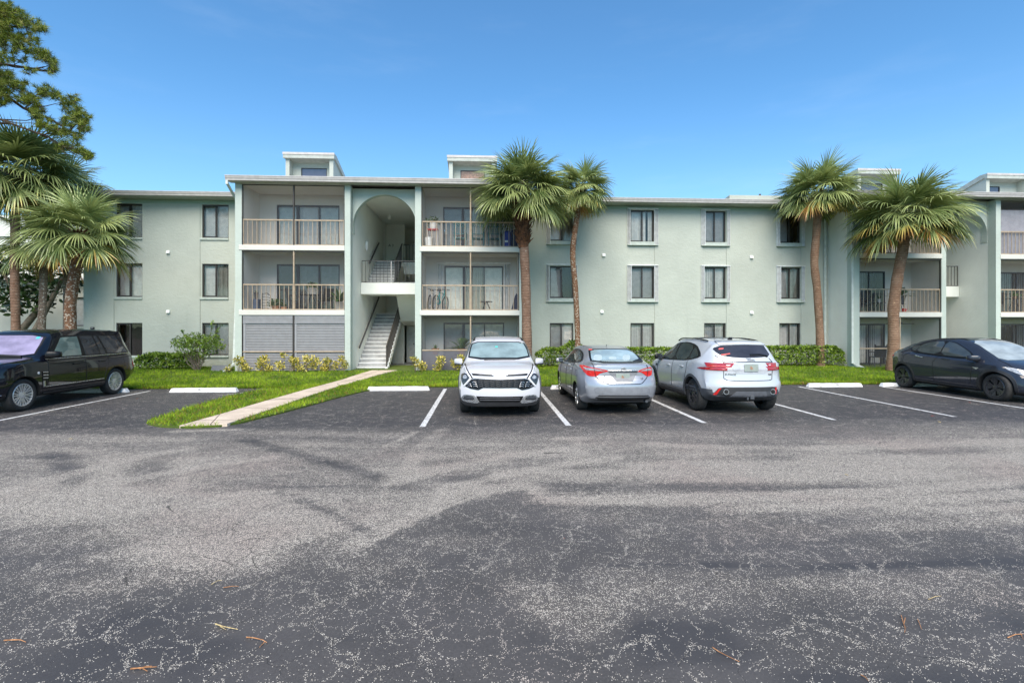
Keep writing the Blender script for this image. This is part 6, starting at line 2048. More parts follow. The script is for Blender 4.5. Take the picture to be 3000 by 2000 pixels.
# tail lamps
TL = [CR(148, 392), CR(235, 376), CR(480, 408), CR(760, 458), CR(850, 478), CR(905, 520), CR(760, 545), CR(650, 590), CR(525, 694), CR(400, 690), CR(290, 660), CR(210, 560)]
TR = [CR(2325, 455), CR(2262, 386), CR(2170, 398), CR(2000, 440), CR(1880, 476), CR(1815, 528), CR(1930, 545), CR(2010, 590), CR(2140, 690), CR(2230, 680), CR(2310, 640), CR(2330, 540)]
tl = c.patch("tail_light", TL, 'rear', CB['red'], .006); tr_ = c.patch("tail_light", TR, 'rear', CB['red'], .006)
c.patch("reverse_lens", [CR(210, 425), CR(470, 432), CR(640, 465), CR(810, 500), CR(760, 508), CR(480, 506), CR(250, 490)], 'rear', CB['clear'], .009, parent=tl)
c.patch("reverse_lens", [CR(2290, 440), CR(2180, 425), CR(2000, 468), CR(1900, 505), CR(2180, 505), CR(2310, 490)], 'rear', CB['clear'], .009, parent=tr_)
c.strip("trunk_gap", [CR(450, 300), CR(485, 440), CR(525, 694), CR(640, 790), CR(800, 880), CR(900, 910), CR(1850, 902), CR(1930, 880), CR(2140, 700), CR(2165, 420), CR(2130, 330)], .011, 'rear', CB['gblk'], .009)
c.patch("plate_recess", [CR(905, 545), CR(1810, 545), CR(1640, 820), CR(1120, 822)], 'rear', simple("silver_recess_shade", (.22, .225, .24), .6, .0), .004)  # laid on flat; the shade of the recess is put into darker silver
c.strip("chrome_garnish", [CR(900, 490), CR(1820, 492)], .028, 'rear', CB['silver'], .010)
c.strip("garnish_lip", [CR(905, 530), CR(1815, 530)], .012, 'rear', CB['gblk'], .012)
c.plate('rear', CR(1340, 690)[0], CR(1340, 690)[1], .305, .155)
# ring emblem
ey, ez = CR(1370, 455)
ehit, en = c.hit('rear', ey, ez)
mb = MB()
for w_, h_, dz in ((.056, .038, 0), (.022, .036, .0), (.038, .015, .018)):
    mb.tube([(ehit.x - .014, ey + w_ * math.cos(a), ez + dz + h_ * math.sin(a)) for a in np.linspace(0, 2 * math.pi, 21)], .0055, 5)
c.build(mb, "emblem", CB['chrome'])
c.label("model_badge", "COROLLA", 'rear', CR(825, 745)[0], CR(825, 745)[1], .05, CB['grey'], sx=1.1)
c.label("trim_badge", "LE", 'rear', CR(1945, 740)[0], CR(1945, 740)[1], .06, CB['grey'])
bx, bz = CR(810, 680); bh, bn = c.hit('rear', bx, bz)
mb = MB(); mb.tube([(bh.x - .006, bx + .042 * math.cos(a), bz + .021 * math.sin(a)) for a in np.linspace(0, 2 * math.pi, 17)], .004, 5); c.build(mb, "dealer_badge", CB['grey'])
c.patch("bumper_recess", [CJ(440, 600), CJ(480, 572), CJ(930, 572), CJ(965, 600), CJ(960, 640), CJ(460, 642)], 'rear', simple("silver_bumper_shade", (.285, .295, .32), .38, .3), .003, sm=1)  # flat patch, darker copy of the silver as painted shade in the hollow
c.patch("bumper_insert", [CJ(455, 678), CJ(490, 650), CJ(940, 650), CJ(975, 676), CJ(930, 690), CJ(880, 704), CJ(540, 704), CJ(500, 690)], 'rear', CB['blk'], .006)
c.strip("bumper_strip", [CJ(470, 668), CJ(960, 666)], .02, 'rear', CB['grey'], .012)
mb = MB(); ph, pn = c.hit('rear', *CJ(935, 690)); mb.tube([(ph.x + .30, CJ(935, 690)[0], .31), (ph.x - .02, CJ(935, 690)[0], .30)], .032, 10, cap=True); c.build(mb, "exhaust_pipe", CB['grey'])
mb = MB(); mb.box(-1.7, 1.7, -.55, .55, .17, .26); c.build(mb, "underbody", CB['under'])
dlo = [(-1.52, 1.13), (-.9, 1.06), (0, 1.02), (.9, .99), (1.02, 1.02), (.55, 1.27), (.1, 1.36), (-.5, 1.37), (-1.0, 1.30)]
c.sides(dlo, [[(-1.38, 1.13), (-.95, 1.09), (-.92, 1.27), (-1.02, 1.26)], [(-.88, 1.085), (-.08, 1.05), (-.08, 1.335), (-.5, 1.34), (-.86, 1.29)], [(.0, 1.045), (.86, 1.02), (.5, 1.25), (.1, 1.325), (.0, 1.33)]], CB['gblk'], [GLD, GLD, GLD])
for sg in (1, -1):
    c.mirror(.78, 1.0, sg, W_SILVER, .13, (.07, .105, .07))
    for xs2 in ([(-.9, 1.06), (-.92, .80), (-.86, .60), (-.72, .35)], [(-.04, 1.0), (-.04, .35)], [(.98, .98), (.98, .62), (.92, .34)]):
        c.strip("door_gap", xs2, .010, 'side', CB['gblk'], .002, sg)
    c.handle(-.68, .90, sg, W_SILVER); c.handle(.16, .87, sg, W_SILVER)
    c.strip("sill_trim", [(-.9, .235), (.9, .215)], .05, 'side', CB['grey'], .006, sg)
fh, fn_ = c.hit('side', -1.45, .86, 1)
c.strip("fuel_flap", [(-1.53, .80), (-1.53, .93), (-1.37, .93), (-1.37, .80)], .008, 'side', CB['grey'], .002, 1, closed=True)
c.wheels(.205, 'cover', CB['silver'])
mb = MB(); th_, tn_ = c.hit('top', -.75, 0); mb.tube([th_, th_ + Vector((-.06, 0, .055))], .006, 6); c.build(mb, "antenna", CB['blk'])

# ---------------------------------------------------------------- white compact SUV seen from behind
W_PEARL = paint("paint_pearl", (.53, .55, .58), .1, .28, .04)
j = Car("parked_suv", "pale silver white compact SUV seen from behind with slim red tail lamps and twin tailpipes", 5.78, 13.02, 1, dict(
    top=[(-2.19, 1.0), (-2.15, 1.20), (-2.08, 1.285), (-1.86, 1.46), (-1.74, 1.56), (-1.62, 1.585), (-1.2, 1.635), (-.5, 1.66), (.05, 1.635), (.4, 1.53), (.8, 1.32), (1.18, 1.13), (1.5, 1.08), (1.95, .98), (2.15, .86), (2.21, .74)],
    belt=[(-2.19, 1.10), (-1.6, 1.16), (-.5, 1.07), (.6, 1.02), (1.2, 1.0), (2.21, .72)],
    half=[(-2.19, .86), (-1.8, .925), (-1.34, .955), (-.6, .945), (.4, .94), (1.34, .95), (1.85, .92), (2.21, .82)],
    bot=[(-2.19, .42), (-1.8, .27), (1.8, .22), (2.21, .26)],
    roofw=[(-2.19, .70), (-1.9, .66), (-1.6, .60), (-.5, .615), (.35, .63), (1.18, .74), (2.21, .70)],
    front=[(.2, -.08), (.5, 0), (.9, -.1)], rear=[(.3, .08), (.48, .02), (.66, .0), (.72, .03), (.95, .06), (1.12, .03), (1.2, .06), (1.5, .0)],
    round=(.3, .26), crisp=.85, clad=.165, cladm='grey', axles=(1.34, -1.34), R=.37, arch=.415), W_PEARL)
def JR(x, y, d=10.85): return j.end_px(2050 + x / 9.408, 1030 + y / 9.408, d)
def JJ(x, y, d=10.85): return j.end_px(1600 + x * .3189, 950 + y * .3189, d)
def JW(x, y):
    yy = 10.98 + (305 - y) / 115 * .32
    return j.end_px(1600 + x * .3189, 950 + y * .3189, yy)
GLJ = carglass("rear_glass_dark", (.035, .036, .046), .03)
rw_ = j.patch("rear_window", [JW(1528, 220), JW(1600, 192), JW(1800, 188), JW(1985, 190), JW(2010, 222), JW(2068, 290), JW(1960, 304), JW(1800, 308), JW(1640, 296), JW(1580, 268)], 'rear', GLJ, .006, sm=1)
j.strip("spoiler", [JW(1570, 178), JW(1800, 172), JW(1990, 178)], .07, 'rear', W_PEARL, .03)
j.strip("wiper", [JW(1862, 284), JW(1950, 280), JW(2035, 296)], .03, 'rear', CB['gblk'], .022)
j.patch("window_sticker", [JW(1582, 222), JW(1620, 218), JW(1620, 230), JW(1582, 234)], 'rear', CB['stk_red'], .010)
j.patch("window_sticker", [JW(1610, 278), JW(1680, 266), JW(1684, 274), JW(1614, 288)], 'rear', CB['stk_red'], .010)
def lamp_j(pts, white, edge):
    tl = j.patch("tail_light", pts, 'rear', CB['redd'], .006)
    j.patch("reverse_lens", white, 'rear', CB['drl'], .010, parent=tl)
    j.strip("lamp_line", edge, .016, 'rear', CB['red'], .010, parent=tl)
lamp_j([JR(330, 330), JR(700, 322), JR(1000, 325), JR(910, 438), JR(700, 432), JR(330, 432)], [JR(775, 368), JR(895, 368), JR(875, 395), JR(790, 395)], [JR(340, 415), JR(700, 418), JR(900, 422)])
lamp_j([JR(1875, 318), JR(2225, 318), JR(2230, 422), JR(1945, 430)], [JR(1955, 362), JR(2030, 362), JR(2015, 385), JR(1965, 385)], [JR(1950, 412), JR(2225, 408)])
j.patch("tail_light_wing", [(-2.10, 1.06), (-1.72, 1.03), (-1.60, 1.005), (-1.75, .985), (-2.10, .975)], 'side', CB['redd'], .006, 1)
j.patch("tail_light_wing", [(-2.10, 1.06), (-1.72, 1.03), (-1.60, 1.005), (-1.75, .985), (-2.10, .975)], 'side', CB['redd'], .006, -1)
j.strip("tailgate_gap", [JR(570, 120), JR(725, 290), JR(712, 740), JR(800, 800), JR(1300, 808), JR(1950, 795), JR(2050, 770), JR(2090, 450), JR(2085, 280), JR(2010, 190)], .011, 'rear', CB['gblk'], .004)
j.strip("tailgate_crease", [JR(735, 300), JR(1500, 285), JR(2100, 292)], .016, 'rear', CB['grey'], .006)
j.patch("plate_recess", [JR(1000, 335), JR(1870, 335), JR(1940, 470), JR(1850, 605), JR(1050, 610), JR(920, 470)], 'rear', simple("pearl_recess_shade", (.46, .48, .51), .35, .05), .003)  # recess shade painted as a slightly darker pearl on the skin
j.plate('rear', JR(1440, 448)[0], JR(1440, 448)[1], .315, .165)
j.label("model_badge", "E-PACE", 'rear', JR(880, 635)[0], JR(880, 635)[1], .055, CB['gblk'], sx=1.3, shear=.2)
j.label("trim_badge", "P250", 'rear', JR(1985, 640)[0], JR(1985, 640)[1], .045, CB['gblk'])
j.label("maker_badge", "JAGUAR", 'rear', JR(1465, 250)[0], JR(1465, 250)[1], .032, CB['grey'], sx=1.5)
j.strip("leaper_emblem", [JR(1345, 200), JR(1400, 215), JR(1450, 205), JR(1500, 225), JR(1555, 240)], .018, 'rear', CB['silver'], .010)
j.patch("bumper_mesh", [JJ(1560, 650), JJ(1600, 590), JJ(1640, 578), JJ(2080, 574), JJ(2140, 578), JJ(2150, 655), JJ(2040, 664), JJ(1720, 672)], 'rear', CB['blk'], .006)
for q in range(6):
    yy = 586 + q * 11
    j.strip("mesh_line", [JJ(1650 + (6 - q) * 2, yy), JJ(2110, yy - 4)] if q < 4 else [JJ(1630, yy), JJ(1745, yy)], .008, 'rear', CB['grey'], .010)
j.patch("bumper_cladding", [JJ(1468, 600), JJ(1556, 604), JJ(1565, 655), JJ(1690, 668), JJ(1750, 615), JJ(2020, 612), JJ(2045, 660), JJ(2150, 655), JJ(2160, 600), JJ(2164, 640), JJ(2130, 668), JJ(1700, 682), JJ(1510, 680)], 'rear', CB['grey'], .009)
j.patch("skid_panel", [JJ(1690, 670), JJ(1745, 618), JJ(2018, 614), JJ(2040, 664), JJ(1880, 660), JJ(1800, 664)], 'rear', simple("skid_grey", (.11, .115, .13), .45), .016)
for pts in ([JJ(1562, 652), JJ(1590, 652), JJ(1622, 588), JJ(1606, 590)], [JJ(2120, 580), JJ(2136, 580), JJ(2137, 640), JJ(2116, 642)]):
    j.patch("reflector", pts, 'rear', CB['red'], .014)
for cx_ in (1658, 2092):
    y_, z_ = JJ(cx_, 620); h_, n_ = j.hit('rear', y_, z_)
    mb = MB()
    vs = []
    mb.tube([(h_.x + .05, y_, z_), (h_.x - .03, y_, z_)], .062, 18, 0, True); mb.tube([(h_.x - .0305, y_, z_), (h_.x - .034, y_, z_)], .048, 18, 1, True)
    j.build(mb, "tailpipe", [CB['silver'], CB['under']], None, 40)
mb = MB(); mb.box(-1.55, 1.6, -.58, .58, .22, .30); j.build(mb, "underbody", CB['under'])
y_, z_ = JJ(1893, 668); h_, n_ = j.hit('rear', y_, .5)
mb = MB(); mb.bbox(h_.x - .02, h_.x + .4, y_ - .045, y_ + .045, z_ - .05, z_ + .04, .01); mb.box(h_.x + .02, h_.x + .05, y_ + .07, y_ + .10, z_ - .06, z_ + .05); j.build(mb, "tow_hitch", CB['grey'])
dlo = [(-1.62, 1.24), (-1.0, 1.13), (0, 1.08), (.95, 1.05), (1.02, 1.08), (.5, 1.38), (.1, 1.52), (-.5, 1.56), (-1.05, 1.50), (-1.45, 1.36)]
j.sides(dlo, [[(-1.50, 1.25), (-1.08, 1.165), (-1.03, 1.46), (-1.38, 1.33)], [(-.98, 1.15), (-.12, 1.105), (-.12, 1.525), (-.5, 1.53), (-.95, 1.475)], [(-.02, 1.10), (.88, 1.075), (.45, 1.35), (.08, 1.49), (-.02, 1.51)]], CB['gblk'], [GLD, GLD, GLD])
for sg in (1, -1):
    j.mirror(.82, 1.10, sg, CB['gblk'] if sg > 0 else W_PEARL, .14, (.08, .115, .085))
    j.strip("roof_rail", [(-1.42, sg * .575), (-1.0, sg * .585), (-.3, sg * .60), (.3, sg * .585)], .017, 'top', CB['gblk'], .028, tube=True)
    for xs2 in ([(-1.02, 1.15), (-1.02, .88), (-.90, .60), (-.82, .42)], [(-.07, 1.07), (-.07, .42)], [(.98, 1.03), (1.0, .62), (.92, .42)]):
        j.strip("door_gap", xs2, .010, 'side', CB['gblk'], .002, sg)
    j.handle(-.72, .98, sg, W_PEARL); j.handle(.18, .95, sg, W_PEARL)
    j.arc_trim("arch_trim", 1.34, .415, .475, CB['grey'], sg); j.arc_trim("arch_trim", -1.34, .415, .475, CB['grey'], sg)
    j.strip("sill_trim", [(-.9, .36), (.9, .33)], .17, 'side', CB['grey'], .010, sg)
    j.strip("fender_vent", [(1.02, .88), (1.14, .89)], .05, 'side', CB['gblk'], .006, sg)
j.strip("sunroof", [(-.55, -.45), (-.55, .45)], .5, 'top', CB['gblk'], .004)
ah, an_ = j.hit('top', -1.28, 0)
mb = MB(); mb.prism_y([(ah.x + .10, ah.z - .005), (ah.x - .04, ah.z + .055), (ah.x - .08, ah.z + .05), (ah.x - .09, ah.z - .01)], -.025, .025); j.build(mb, "antenna_fin", CB['gblk'])
j.wheels(.245, 'turbine', CB['rimd'])

# ---------------------------------------------------------------- dark blue crossover at right
W_NAVY = paint("paint_midnight", (.024, .028, .040), 0, .2, .25, .15)
e = Car("parked_crossover", "dark blue fastback crossover with black five spoke wheels at the right edge", 14.24, 14.11, -1, dict(
    top=[(-2.30, .92), (-2.27, 1.06), (-2.16, 1.16), (-2.0, 1.215), (-1.5, 1.40), (-1.0, 1.53), (-.45, 1.60), (.0, 1.612), (.35, 1.56), (.7, 1.45), (1.1, 1.25), (1.46, 1.065), (1.62, 1.02), (1.95, .92), (2.18, .80), (2.30, .64)],
    belt=[(-2.30, 1.0), (-1.7, 1.10), (-1.0, 1.06), (0, 1.01), (1.0, .97), (1.6, .92), (2.30, .66)],
    half=[(-2.30, .82), (-1.9, .90), (-1.465, .96), (-.5, .945), (.5, .945), (1.465, .955), (1.95, .91), (2.30, .78)],
    bot=[(-2.30, .40), (-1.9, .25), (1.9, .19), (2.30, .22)],
    roofw=[(-2.30, .66), (-1.6, .56), (-.5, .58), (.3, .60), (1.0, .68), (1.5, .76), (2.30, .66)],
    front=[(.15, -.12), (.4, 0), (.8, -.1)], rear=[(.3, .10), (.5, .02), (.8, .02), (1.0, .0), (1.4, .05)],
    round=(.36, .3), clad=.075, axles=(1.465, -1.465), R=.355, arch=.41), W_NAVY)
def TS(x, y, X=13.40): return e.side_px(2590 + x / 5.737, 970 + y / 5.737, X)
GLT = carglass("side_glass_smoke", (.055, .066, .068), .025, .8)
GLTW = carglass("windscreen_sky_reflection", (.30, .34, .35), .05)  # bright sky reflection is put into this pale base colour
dlo = [TS(385, 262), TS(520, 205), TS(740, 168), TS(960, 160), TS(1120, 190), TS(1300, 285), TS(1420, 350), TS(1540, 450), TS(1260, 440), TS(900, 400), TS(520, 348), TS(440, 312)]
e.sides(dlo, [[TS(400, 268), TS(530, 222), TS(522, 338), TS(448, 305)], [TS(545, 218), TS(740, 178), TS(940, 170), TS(928, 392), TS(535, 340)], [TS(960, 172), TS(1110, 200), TS(1290, 292), TS(1405, 355), TS(1480, 430), TS(1260, 430), TS(950, 395)]], CB['gblk'], [GLT, GLT, GLT], sgs=(1, -1))
def TW(yl, x):                                           # windscreen outline in (y, z) read on the car itself
    return (yl, e.topf(x) - .02)
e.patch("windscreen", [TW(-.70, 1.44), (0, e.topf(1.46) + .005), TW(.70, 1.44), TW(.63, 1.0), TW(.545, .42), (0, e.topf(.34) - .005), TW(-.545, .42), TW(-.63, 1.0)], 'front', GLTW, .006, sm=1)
e.strip("roof_glass", [(-1.3, 0), (.30, 0)], 1.02, 'top', CB['gblk'], .004)
for sg in (1, -1):
    m_ = e.mirror(.95, 1.07, sg, W_NAVY, .15, (.085, .12, .08))
    e.strip("window_trim", [TS(440, 318), TS(520, 354), TS(900, 406), TS(1260, 446), TS(1550, 458)], .014, 'side', CB['gblk'], .010, sg)
    for pts in ([TS(935, 402), TS(865, 515), TS(880, 830)], [TS(455, 355), TS(380, 400), TS(365, 520), TS(470, 650)], [TS(1545, 470), TS(1530, 600), TS(1505, 880)]):
        e.strip("door_gap", pts, .010, 'side', CB['gblk'], .002, sg)
    e.strip("flush_handle", [TS(560, 405), TS(690, 440)], .03, 'side', CB['silver'], .008, sg)
    e.strip("flush_handle", [TS(1000, 455), TS(1130, 475)], .028, 'side', W_NAVY, .010, sg)
    e.arc_trim("arch_trim", 1.465, .41, .47, CB['blk'], sg); e.arc_trim("arch_trim", -1.465, .41, .47, CB['blk'], sg)
    e.strip("sill_trim", [(-.98, .27), (.98, .235)], .07, 'side', CB['blk'], .008, sg)
    e.patch("side_marker", [TS(1535, 600), TS(1650, 612), TS(1610, 640)], 'side', CB['silver'], .006, sg)
    e.patch("tail_light", [TS(100, 395), TS(150, 390), TS(130, 420), TS(100, 430)], 'side', CB['red'], .006, sg)
    e.patch("headlight", [(1.62, .90), (1.80, .87), (2.05, .78), (2.16, .70), (2.10, .66), (1.92, .72), (1.72, .82)], 'side', CB['clear'], .007, sg, sm=1)
    e.strip("hood_gap", [(1.40, sg * .74), (1.75, sg * .73), (2.05, sg * .63), (2.2, sg * .5)], .010, 'top', CB['gblk'], .002)
    e.patch("fog_pocket", [(2.02, .50), (2.14, .52), (2.18, .36), (2.06, .33)], 'side', CB['blk'], .006, sg)
e.strip("lower_intake", [(-.62, .34), (.62, .34)], .12, 'front', CB['blk'], .006)
mb = MB(); mb.box(-2.0, 2.0, -.6, .6, .18, .26); e.build(mb, "underbody", CB['under'])
e.wheels(.25, 'aero5', CB['rimd'])

# ---------------------------------------------------------------- black SUV at left
W_BLACK = paint("paint_black_blue", (.005, .006, .011), 0, .2, .2, .12)
b = Car("parked_suv", "large boxy blue black SUV with silver multi spoke wheels at the left edge", -11.50, 13.85, -1, dict(
    top=[(-2.46, .80), (-2.445, 1.10), (-2.40, 1.24), (-2.14, 1.62), (-2.02, 1.785), (-1.95, 1.822), (-1.4, 1.85), (-.5, 1.865), (.1, 1.85), (.42, 1.80), (.52, 1.74), (.82, 1.45), (1.08, 1.215), (1.25, 1.185), (1.9, 1.12), (2.2, 1.07), (2.32, 1.0), (2.36, .80)],
    belt=[(-2.46, 1.12), (-1.5, 1.13), (0, 1.13), (1.0, 1.13), (1.5, 1.09), (2.36, .98)],
    half=[(-2.46, .90), (-2.1, .965), (-1.475, .99), (0, .985), (1.475, .99), (2.0, .965), (2.36, .88)],
    bot=[(-2.46, .46), (-2.0, .30), (-1, .27), (1.9, .27), (2.36, .32)],
    roofw=[(-2.46, .76), (-2.05, .70), (-1, .715), (.4, .715), (1.08, .80), (2.36, .80)],
    front=[(.2, -.10), (.5, 0), (1.0, -.03)], rear=[(.3, .10), (.5, .0), (.72, .0), (.78, .05), (1.2, .07), (1.8, .0)],
    round=(.2, .13), crisp=.42, clad=.075, axles=(1.475, -1.475), R=.372, arch=.425), W_BLACK)
def BS(x, y, X=-10.58): return b.side_px(x / 5.6, 960 + y / 5.6, X)
GLB = carglass("side_glass_black", (.045, .048, .052), .025, .8)
GLBF = carglass("side_glass_green", (.13, .18, .16), .03)
GLBW = carglass("windscreen_lilac_reflection", (.25, .22, .33), .04)  # lilac reflection on the screen is painted in as base colour
dlo = [(-2.14, 1.17), (-1.2, 1.165), (.0, 1.165), (.88, 1.165), (.30, 1.70), (-.5, 1.715), (-1.72, 1.70)]
b.sides(dlo, [[(-2.02, 1.195), (-1.22, 1.19), (-1.02, 1.675), (-1.66, 1.665)], [(-1.13, 1.19), (-.95, 1.19), (-.84, 1.68), (-.95, 1.68)], [(-.90, 1.19), (-.42, 1.19), (-.36, 1.68), (-.78, 1.68)], [(-.28, 1.19), (.66, 1.19), (.24, 1.66), (-.28, 1.675)]], CB['gblk'], [GLB, GLB, GLB, GLBF], sm=0)
def BW(yl, x): return (yl, b.topf(x))
b.patch("windscreen_frame", [BW(-.80, 1.07), BW(.80, 1.07), BW(.755, .8), (.69, b.topf(.50) - .02), (-.69, b.topf(.50) - .02), BW(-.755, .8)], 'front', CB['gblk'], .004, sm=1)
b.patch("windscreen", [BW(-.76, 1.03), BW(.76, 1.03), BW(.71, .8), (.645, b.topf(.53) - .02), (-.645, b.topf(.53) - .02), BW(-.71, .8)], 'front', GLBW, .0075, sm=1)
b.patch("windscreen_sticker", [(.52, 1.63), (.60, 1.63), (.60, 1.68), (.52, 1.68)], 'front', CB['stk_blue'], .011)
b.strip("wiper", [(1.06, .55), (1.02, -.2)], .03, 'top', CB['blk'], .03)
for sg in (1, -1):
    b.mirror(.78, 1.235, sg, CB['gblk'], .17, (.095, .13, .095))
    b.strip("window_trim", [(-2.16, 1.155), (-1.2, 1.15), (.0, 1.15), (.86, 1.15)], .018, 'side', CB['silver'], .010, sg)
    for pts in ([(-.35, 1.15), (-.35, .42)], [(.82, 1.15), (.83, .42)], [(-1.16, 1.15), (-1.18, .95), (-1.06, .72), (-.98, .45)]):
        b.strip("door_gap", pts, .012, 'side', CB['gblk'], .002, sg)
    b.handle(-.05, .985, sg, CB['gblk'], .22); b.handle(-.92, .99, sg, CB['gblk'], .2)
    b.strip("waist_line", [(-2.3, 1.06), (-1.0, 1.055), (.8, 1.05)], .012, 'side', CB['gblk'], .004, sg)
    v = b.patch("fender_vent", [(.86, .86), (1.02, .87), (1.0, .50), (.93, .50), (.86, .52)], 'side', CB['gblk'], .006, sg)
    for q in range(3): b.strip("vent_bar", [(.865, .84 - q * .07), (1.01, .85 - q * .07)], .026, 'side', CB['silver'], .012, sg, parent=v)
    b.strip("vent_mesh", [(.975, .64), (.955, .50)], .05, 'side', CB['silver'], .012, sg, parent=v)
    h_, n_ = b.hit('side', 1.12, .84, sg)
    mb = MB(); mb.lathe((1.12, h_.y, .84), [(.03, -.01 * sg), (.03, .008 * sg), (.015, .012 * sg)], 12, axis='y'); b.build(mb, "side_repeater", CB['drl'])
    b.strip("lower_moulding", [(-.98, .50), (.92, .50)], .022, 'side', CB['silver'], .008, sg)
    b.strip("sill_trim", [(-.96, .33), (.96, .31)], .09, 'side', CB['blk'], .012, sg)
    b.patch("tail_light", [(-2.34, 1.02), (-2.26, 1.03), (-2.26, .74), (-2.34, .74)], 'side', CB['redd'], .007, sg)
    b.patch("tail_light_clear", [(-2.40, 1.02), (-2.35, 1.02), (-2.35, .76), (-2.40, .76)], 'side', CB['clear'], .007, sg)
    b.patch("indicator", [(2.10, .92), (2.17, .92), (2.17, .70), (2.08, .71)], 'side', CB['amber'], .007, sg)
    b.strip("hood_gap", [(1.15, sg * .83), (1.8, sg * .82), (2.25, sg * .76)], .012, 'top', CB['gblk'], .002)
    b.strip("bumper_trim", [(1.98, .42), (2.28, .43)], .016, 'side', CB['silver'], .008, sg)
b.patch("grille", [(-.55, .98), (.55, .98), (.52, .74), (-.52, .74)], 'front', CB['silver'], .006)
for sg in (-1, 1): b.patch("headlight", [(sg * .62, .98), (sg * .84, .95), (sg * .82, .75), (sg * .62, .74)], 'front', CB['clear'], .006)
mb = MB(); mb.box(-2.1, 2.0, -.65, .65, .26, .36); b.build(mb, "underbody", CB['under'])
b.wheels(.262, 'twin10', simple("rim_bright", (.60, .58, .56), .3, .45))
# ================================================================ THINGS ON THE BALCONIES, LITTER ON THE LOT
TEAL = simple("chair_teal", (.045, .16, .17), .5)
IRON = simple("chair_black", (.022, .022, .024), .5)
POTG = simple("pot_pale", (.42, .40, .36), .8)
POTD = simple("pot_dark", (.05, .05, .055), .7)
TERRA = simple("pot_terracotta", (.42, .20, .10), .9)
HOUSE = leaf_mat("house_plant_leaf", (.02, .05, .012), (.11, .20, .05), .4, .2, (.40, .34, .08), .5)
def pot(mb, c, r, h, mi=0, n=14, square=False):
    mb.lathe(c, [(r * .72, 0), (r * .95, h * .9), (r * 1.04, h * .9), (r * 1.04, h), (r * .9, h), (r * .86, h * .92)], 4 if square else n, mi)
def fan_plant(name, label, c, pr, ph, n, L, seed, potm, kind='palm', cat="potted plant", group=None, potlabel=None, square=False):
    r = random.Random(seed)
    o = thing(name, label, cat, c, 0, group)
    mb = MB(); pot(mb, c, pr, ph, 0, square=square); mb.build("pot", potm, o)
    mb = MB(); base = Vector(c) + Vector((0, 0, ph * .9))
    for k in range(n):
        az = k * 2.4 + r.uniform(-.3, .3); el = r.uniform(.35, 1.35)
        d = Vector((math.cos(az) * math.cos(el), math.sin(az) * math.cos(el) * .8, math.sin(el)))
        pts = [base + d * L * q - Vector((0, 0, L * .35 * q * q)) for q in (0, .25, .5, .75, 1)]
        if kind == 'palm':
            mb.tube(pts, [.008, .007, .005, .004, .002], 4, a=.5)
            s = d.cross(Vector((0, 0, 1))).normalized()
            for q in range(2, 16):
                f = q / 15; p = base + d * L * f - Vector((0, 0, L * .35 * f * f))
                for sg in (-1, 1):
                    e = p + s * sg * L * .30 * math.sin(math.pi * min(.95, f)) + d * L * .10 - Vector((0, 0, .03))
                    w = d * .014
                    mb.add([p - w, p + w, e], [(0, 1, 2)], 0, r.uniform(.1, .8))
        elif kind == 'strap':
            s = d.cross(Vector((0, 0, 1))).normalized(); vs = []; av = []
            for i, p in enumerate(pts):
                w = L * .07 * (1 - (i / 4) ** 2) + .004
                vs += [p - s * w, p + s * w]; av += [r.uniform(.2, .9)] * 2
            mb.add(vs, [(2 * i, 2 * i + 1, 2 * i + 3, 2 * i + 2) for i in range(4)], 0, av)
        else:
            mb.tube(pts[:3], [.006, .005, .004], 4, a=.3)
            leaves(mb, [pts[2] + Vector((r.gauss(0, .06), r.gauss(0, .06), r.gauss(0, .06))) for _ in range(9)], .11, r, lambda p, r: r.uniform(0, 1), asp=.5)
    mb.build("foliage", HOUSE, o, attr="tint", normals=False)
    return o
def chair(label, c, rz, mat, hgt=.95, fancy=False, group=None):
    """patio armchair facing local +y"""
    o = thing("patio_chair", label, "chair", c, rz, group)
    def bl(mb, nm): return mb.build(nm, mat, o, rel=False)
    mb = MB(); mb.bbox(-.23, .23, -.22, .24, .40, .435, .01); bl(mb, "seat")
    mb = MB()
    if fancy:
        for x in (-.23, .23): mb.bar((x, -.22, .42), (x * 1.05, -.32, hgt), .035)
        mb.bar((-.24, -.32, hgt), (.24, -.32, hgt), .03, .06); mb.bar((-.24, -.30, hgt - .13), (.24, -.30, hgt - .13), .03, .03)
        mb.bar((-.23, -.25, .58), (.23, -.25, .58), .03, .03)
        for k in range(5): mb.bar((-.15 + .075 * k, -.25, .58), (-.15 + .075 * k, -.305, hgt - .13), .022)
        for k in range(6): mb.bar((-.2 + .08 * k, -.305, hgt - .11), (-.16 + .08 * k, -.318, hgt - .02), .02)
    else:
        mb.obox((0, -.27, .68), (.22, 0, 0), (0, .012, 0), (0, -.06, .25))
        for x in (-.23, .23): mb.bar((x, -.22, .40), (x, -.335, hgt), .03)
    bl(mb, "backrest")
    for x in (-.22, .22):
        for y, dy in ((-.21, -.05), (.22, .03)):
            mb = MB(); mb.bar((x, y, .41), (x * 1.04, y + dy, 0), .032); bl(mb, "leg")
    for x in (-.25, .25):
        mb = MB(); mb.bar((x, -.26, .64), (x, .22, .64), .045, .03); mb.bar((x, .22, .64), (x, .22, .41), .03); bl(mb, "armrest")
    return o
def side_table(label, c, r_, h, mat):
    o = thing("side_table", label, "table", c)
    mb = MB(); mb.lathe(Vector(c) + Vector((0, 0, h - .03)), [(r_, 0), (r_, .03)], 20); mb.build("tabletop", mat, o)
    for k in range(3):
        a = k * 2.094 + .4
        mb = MB(); mb.bar(Vector(c) + Vector((.04 * math.cos(a), .04 * math.sin(a), h - .03)), Vector(c) + Vector((r_ * .8 * math.cos(a), r_ * .8 * math.sin(a), 0)), .03); mb.build("leg", mat, o)
    return o

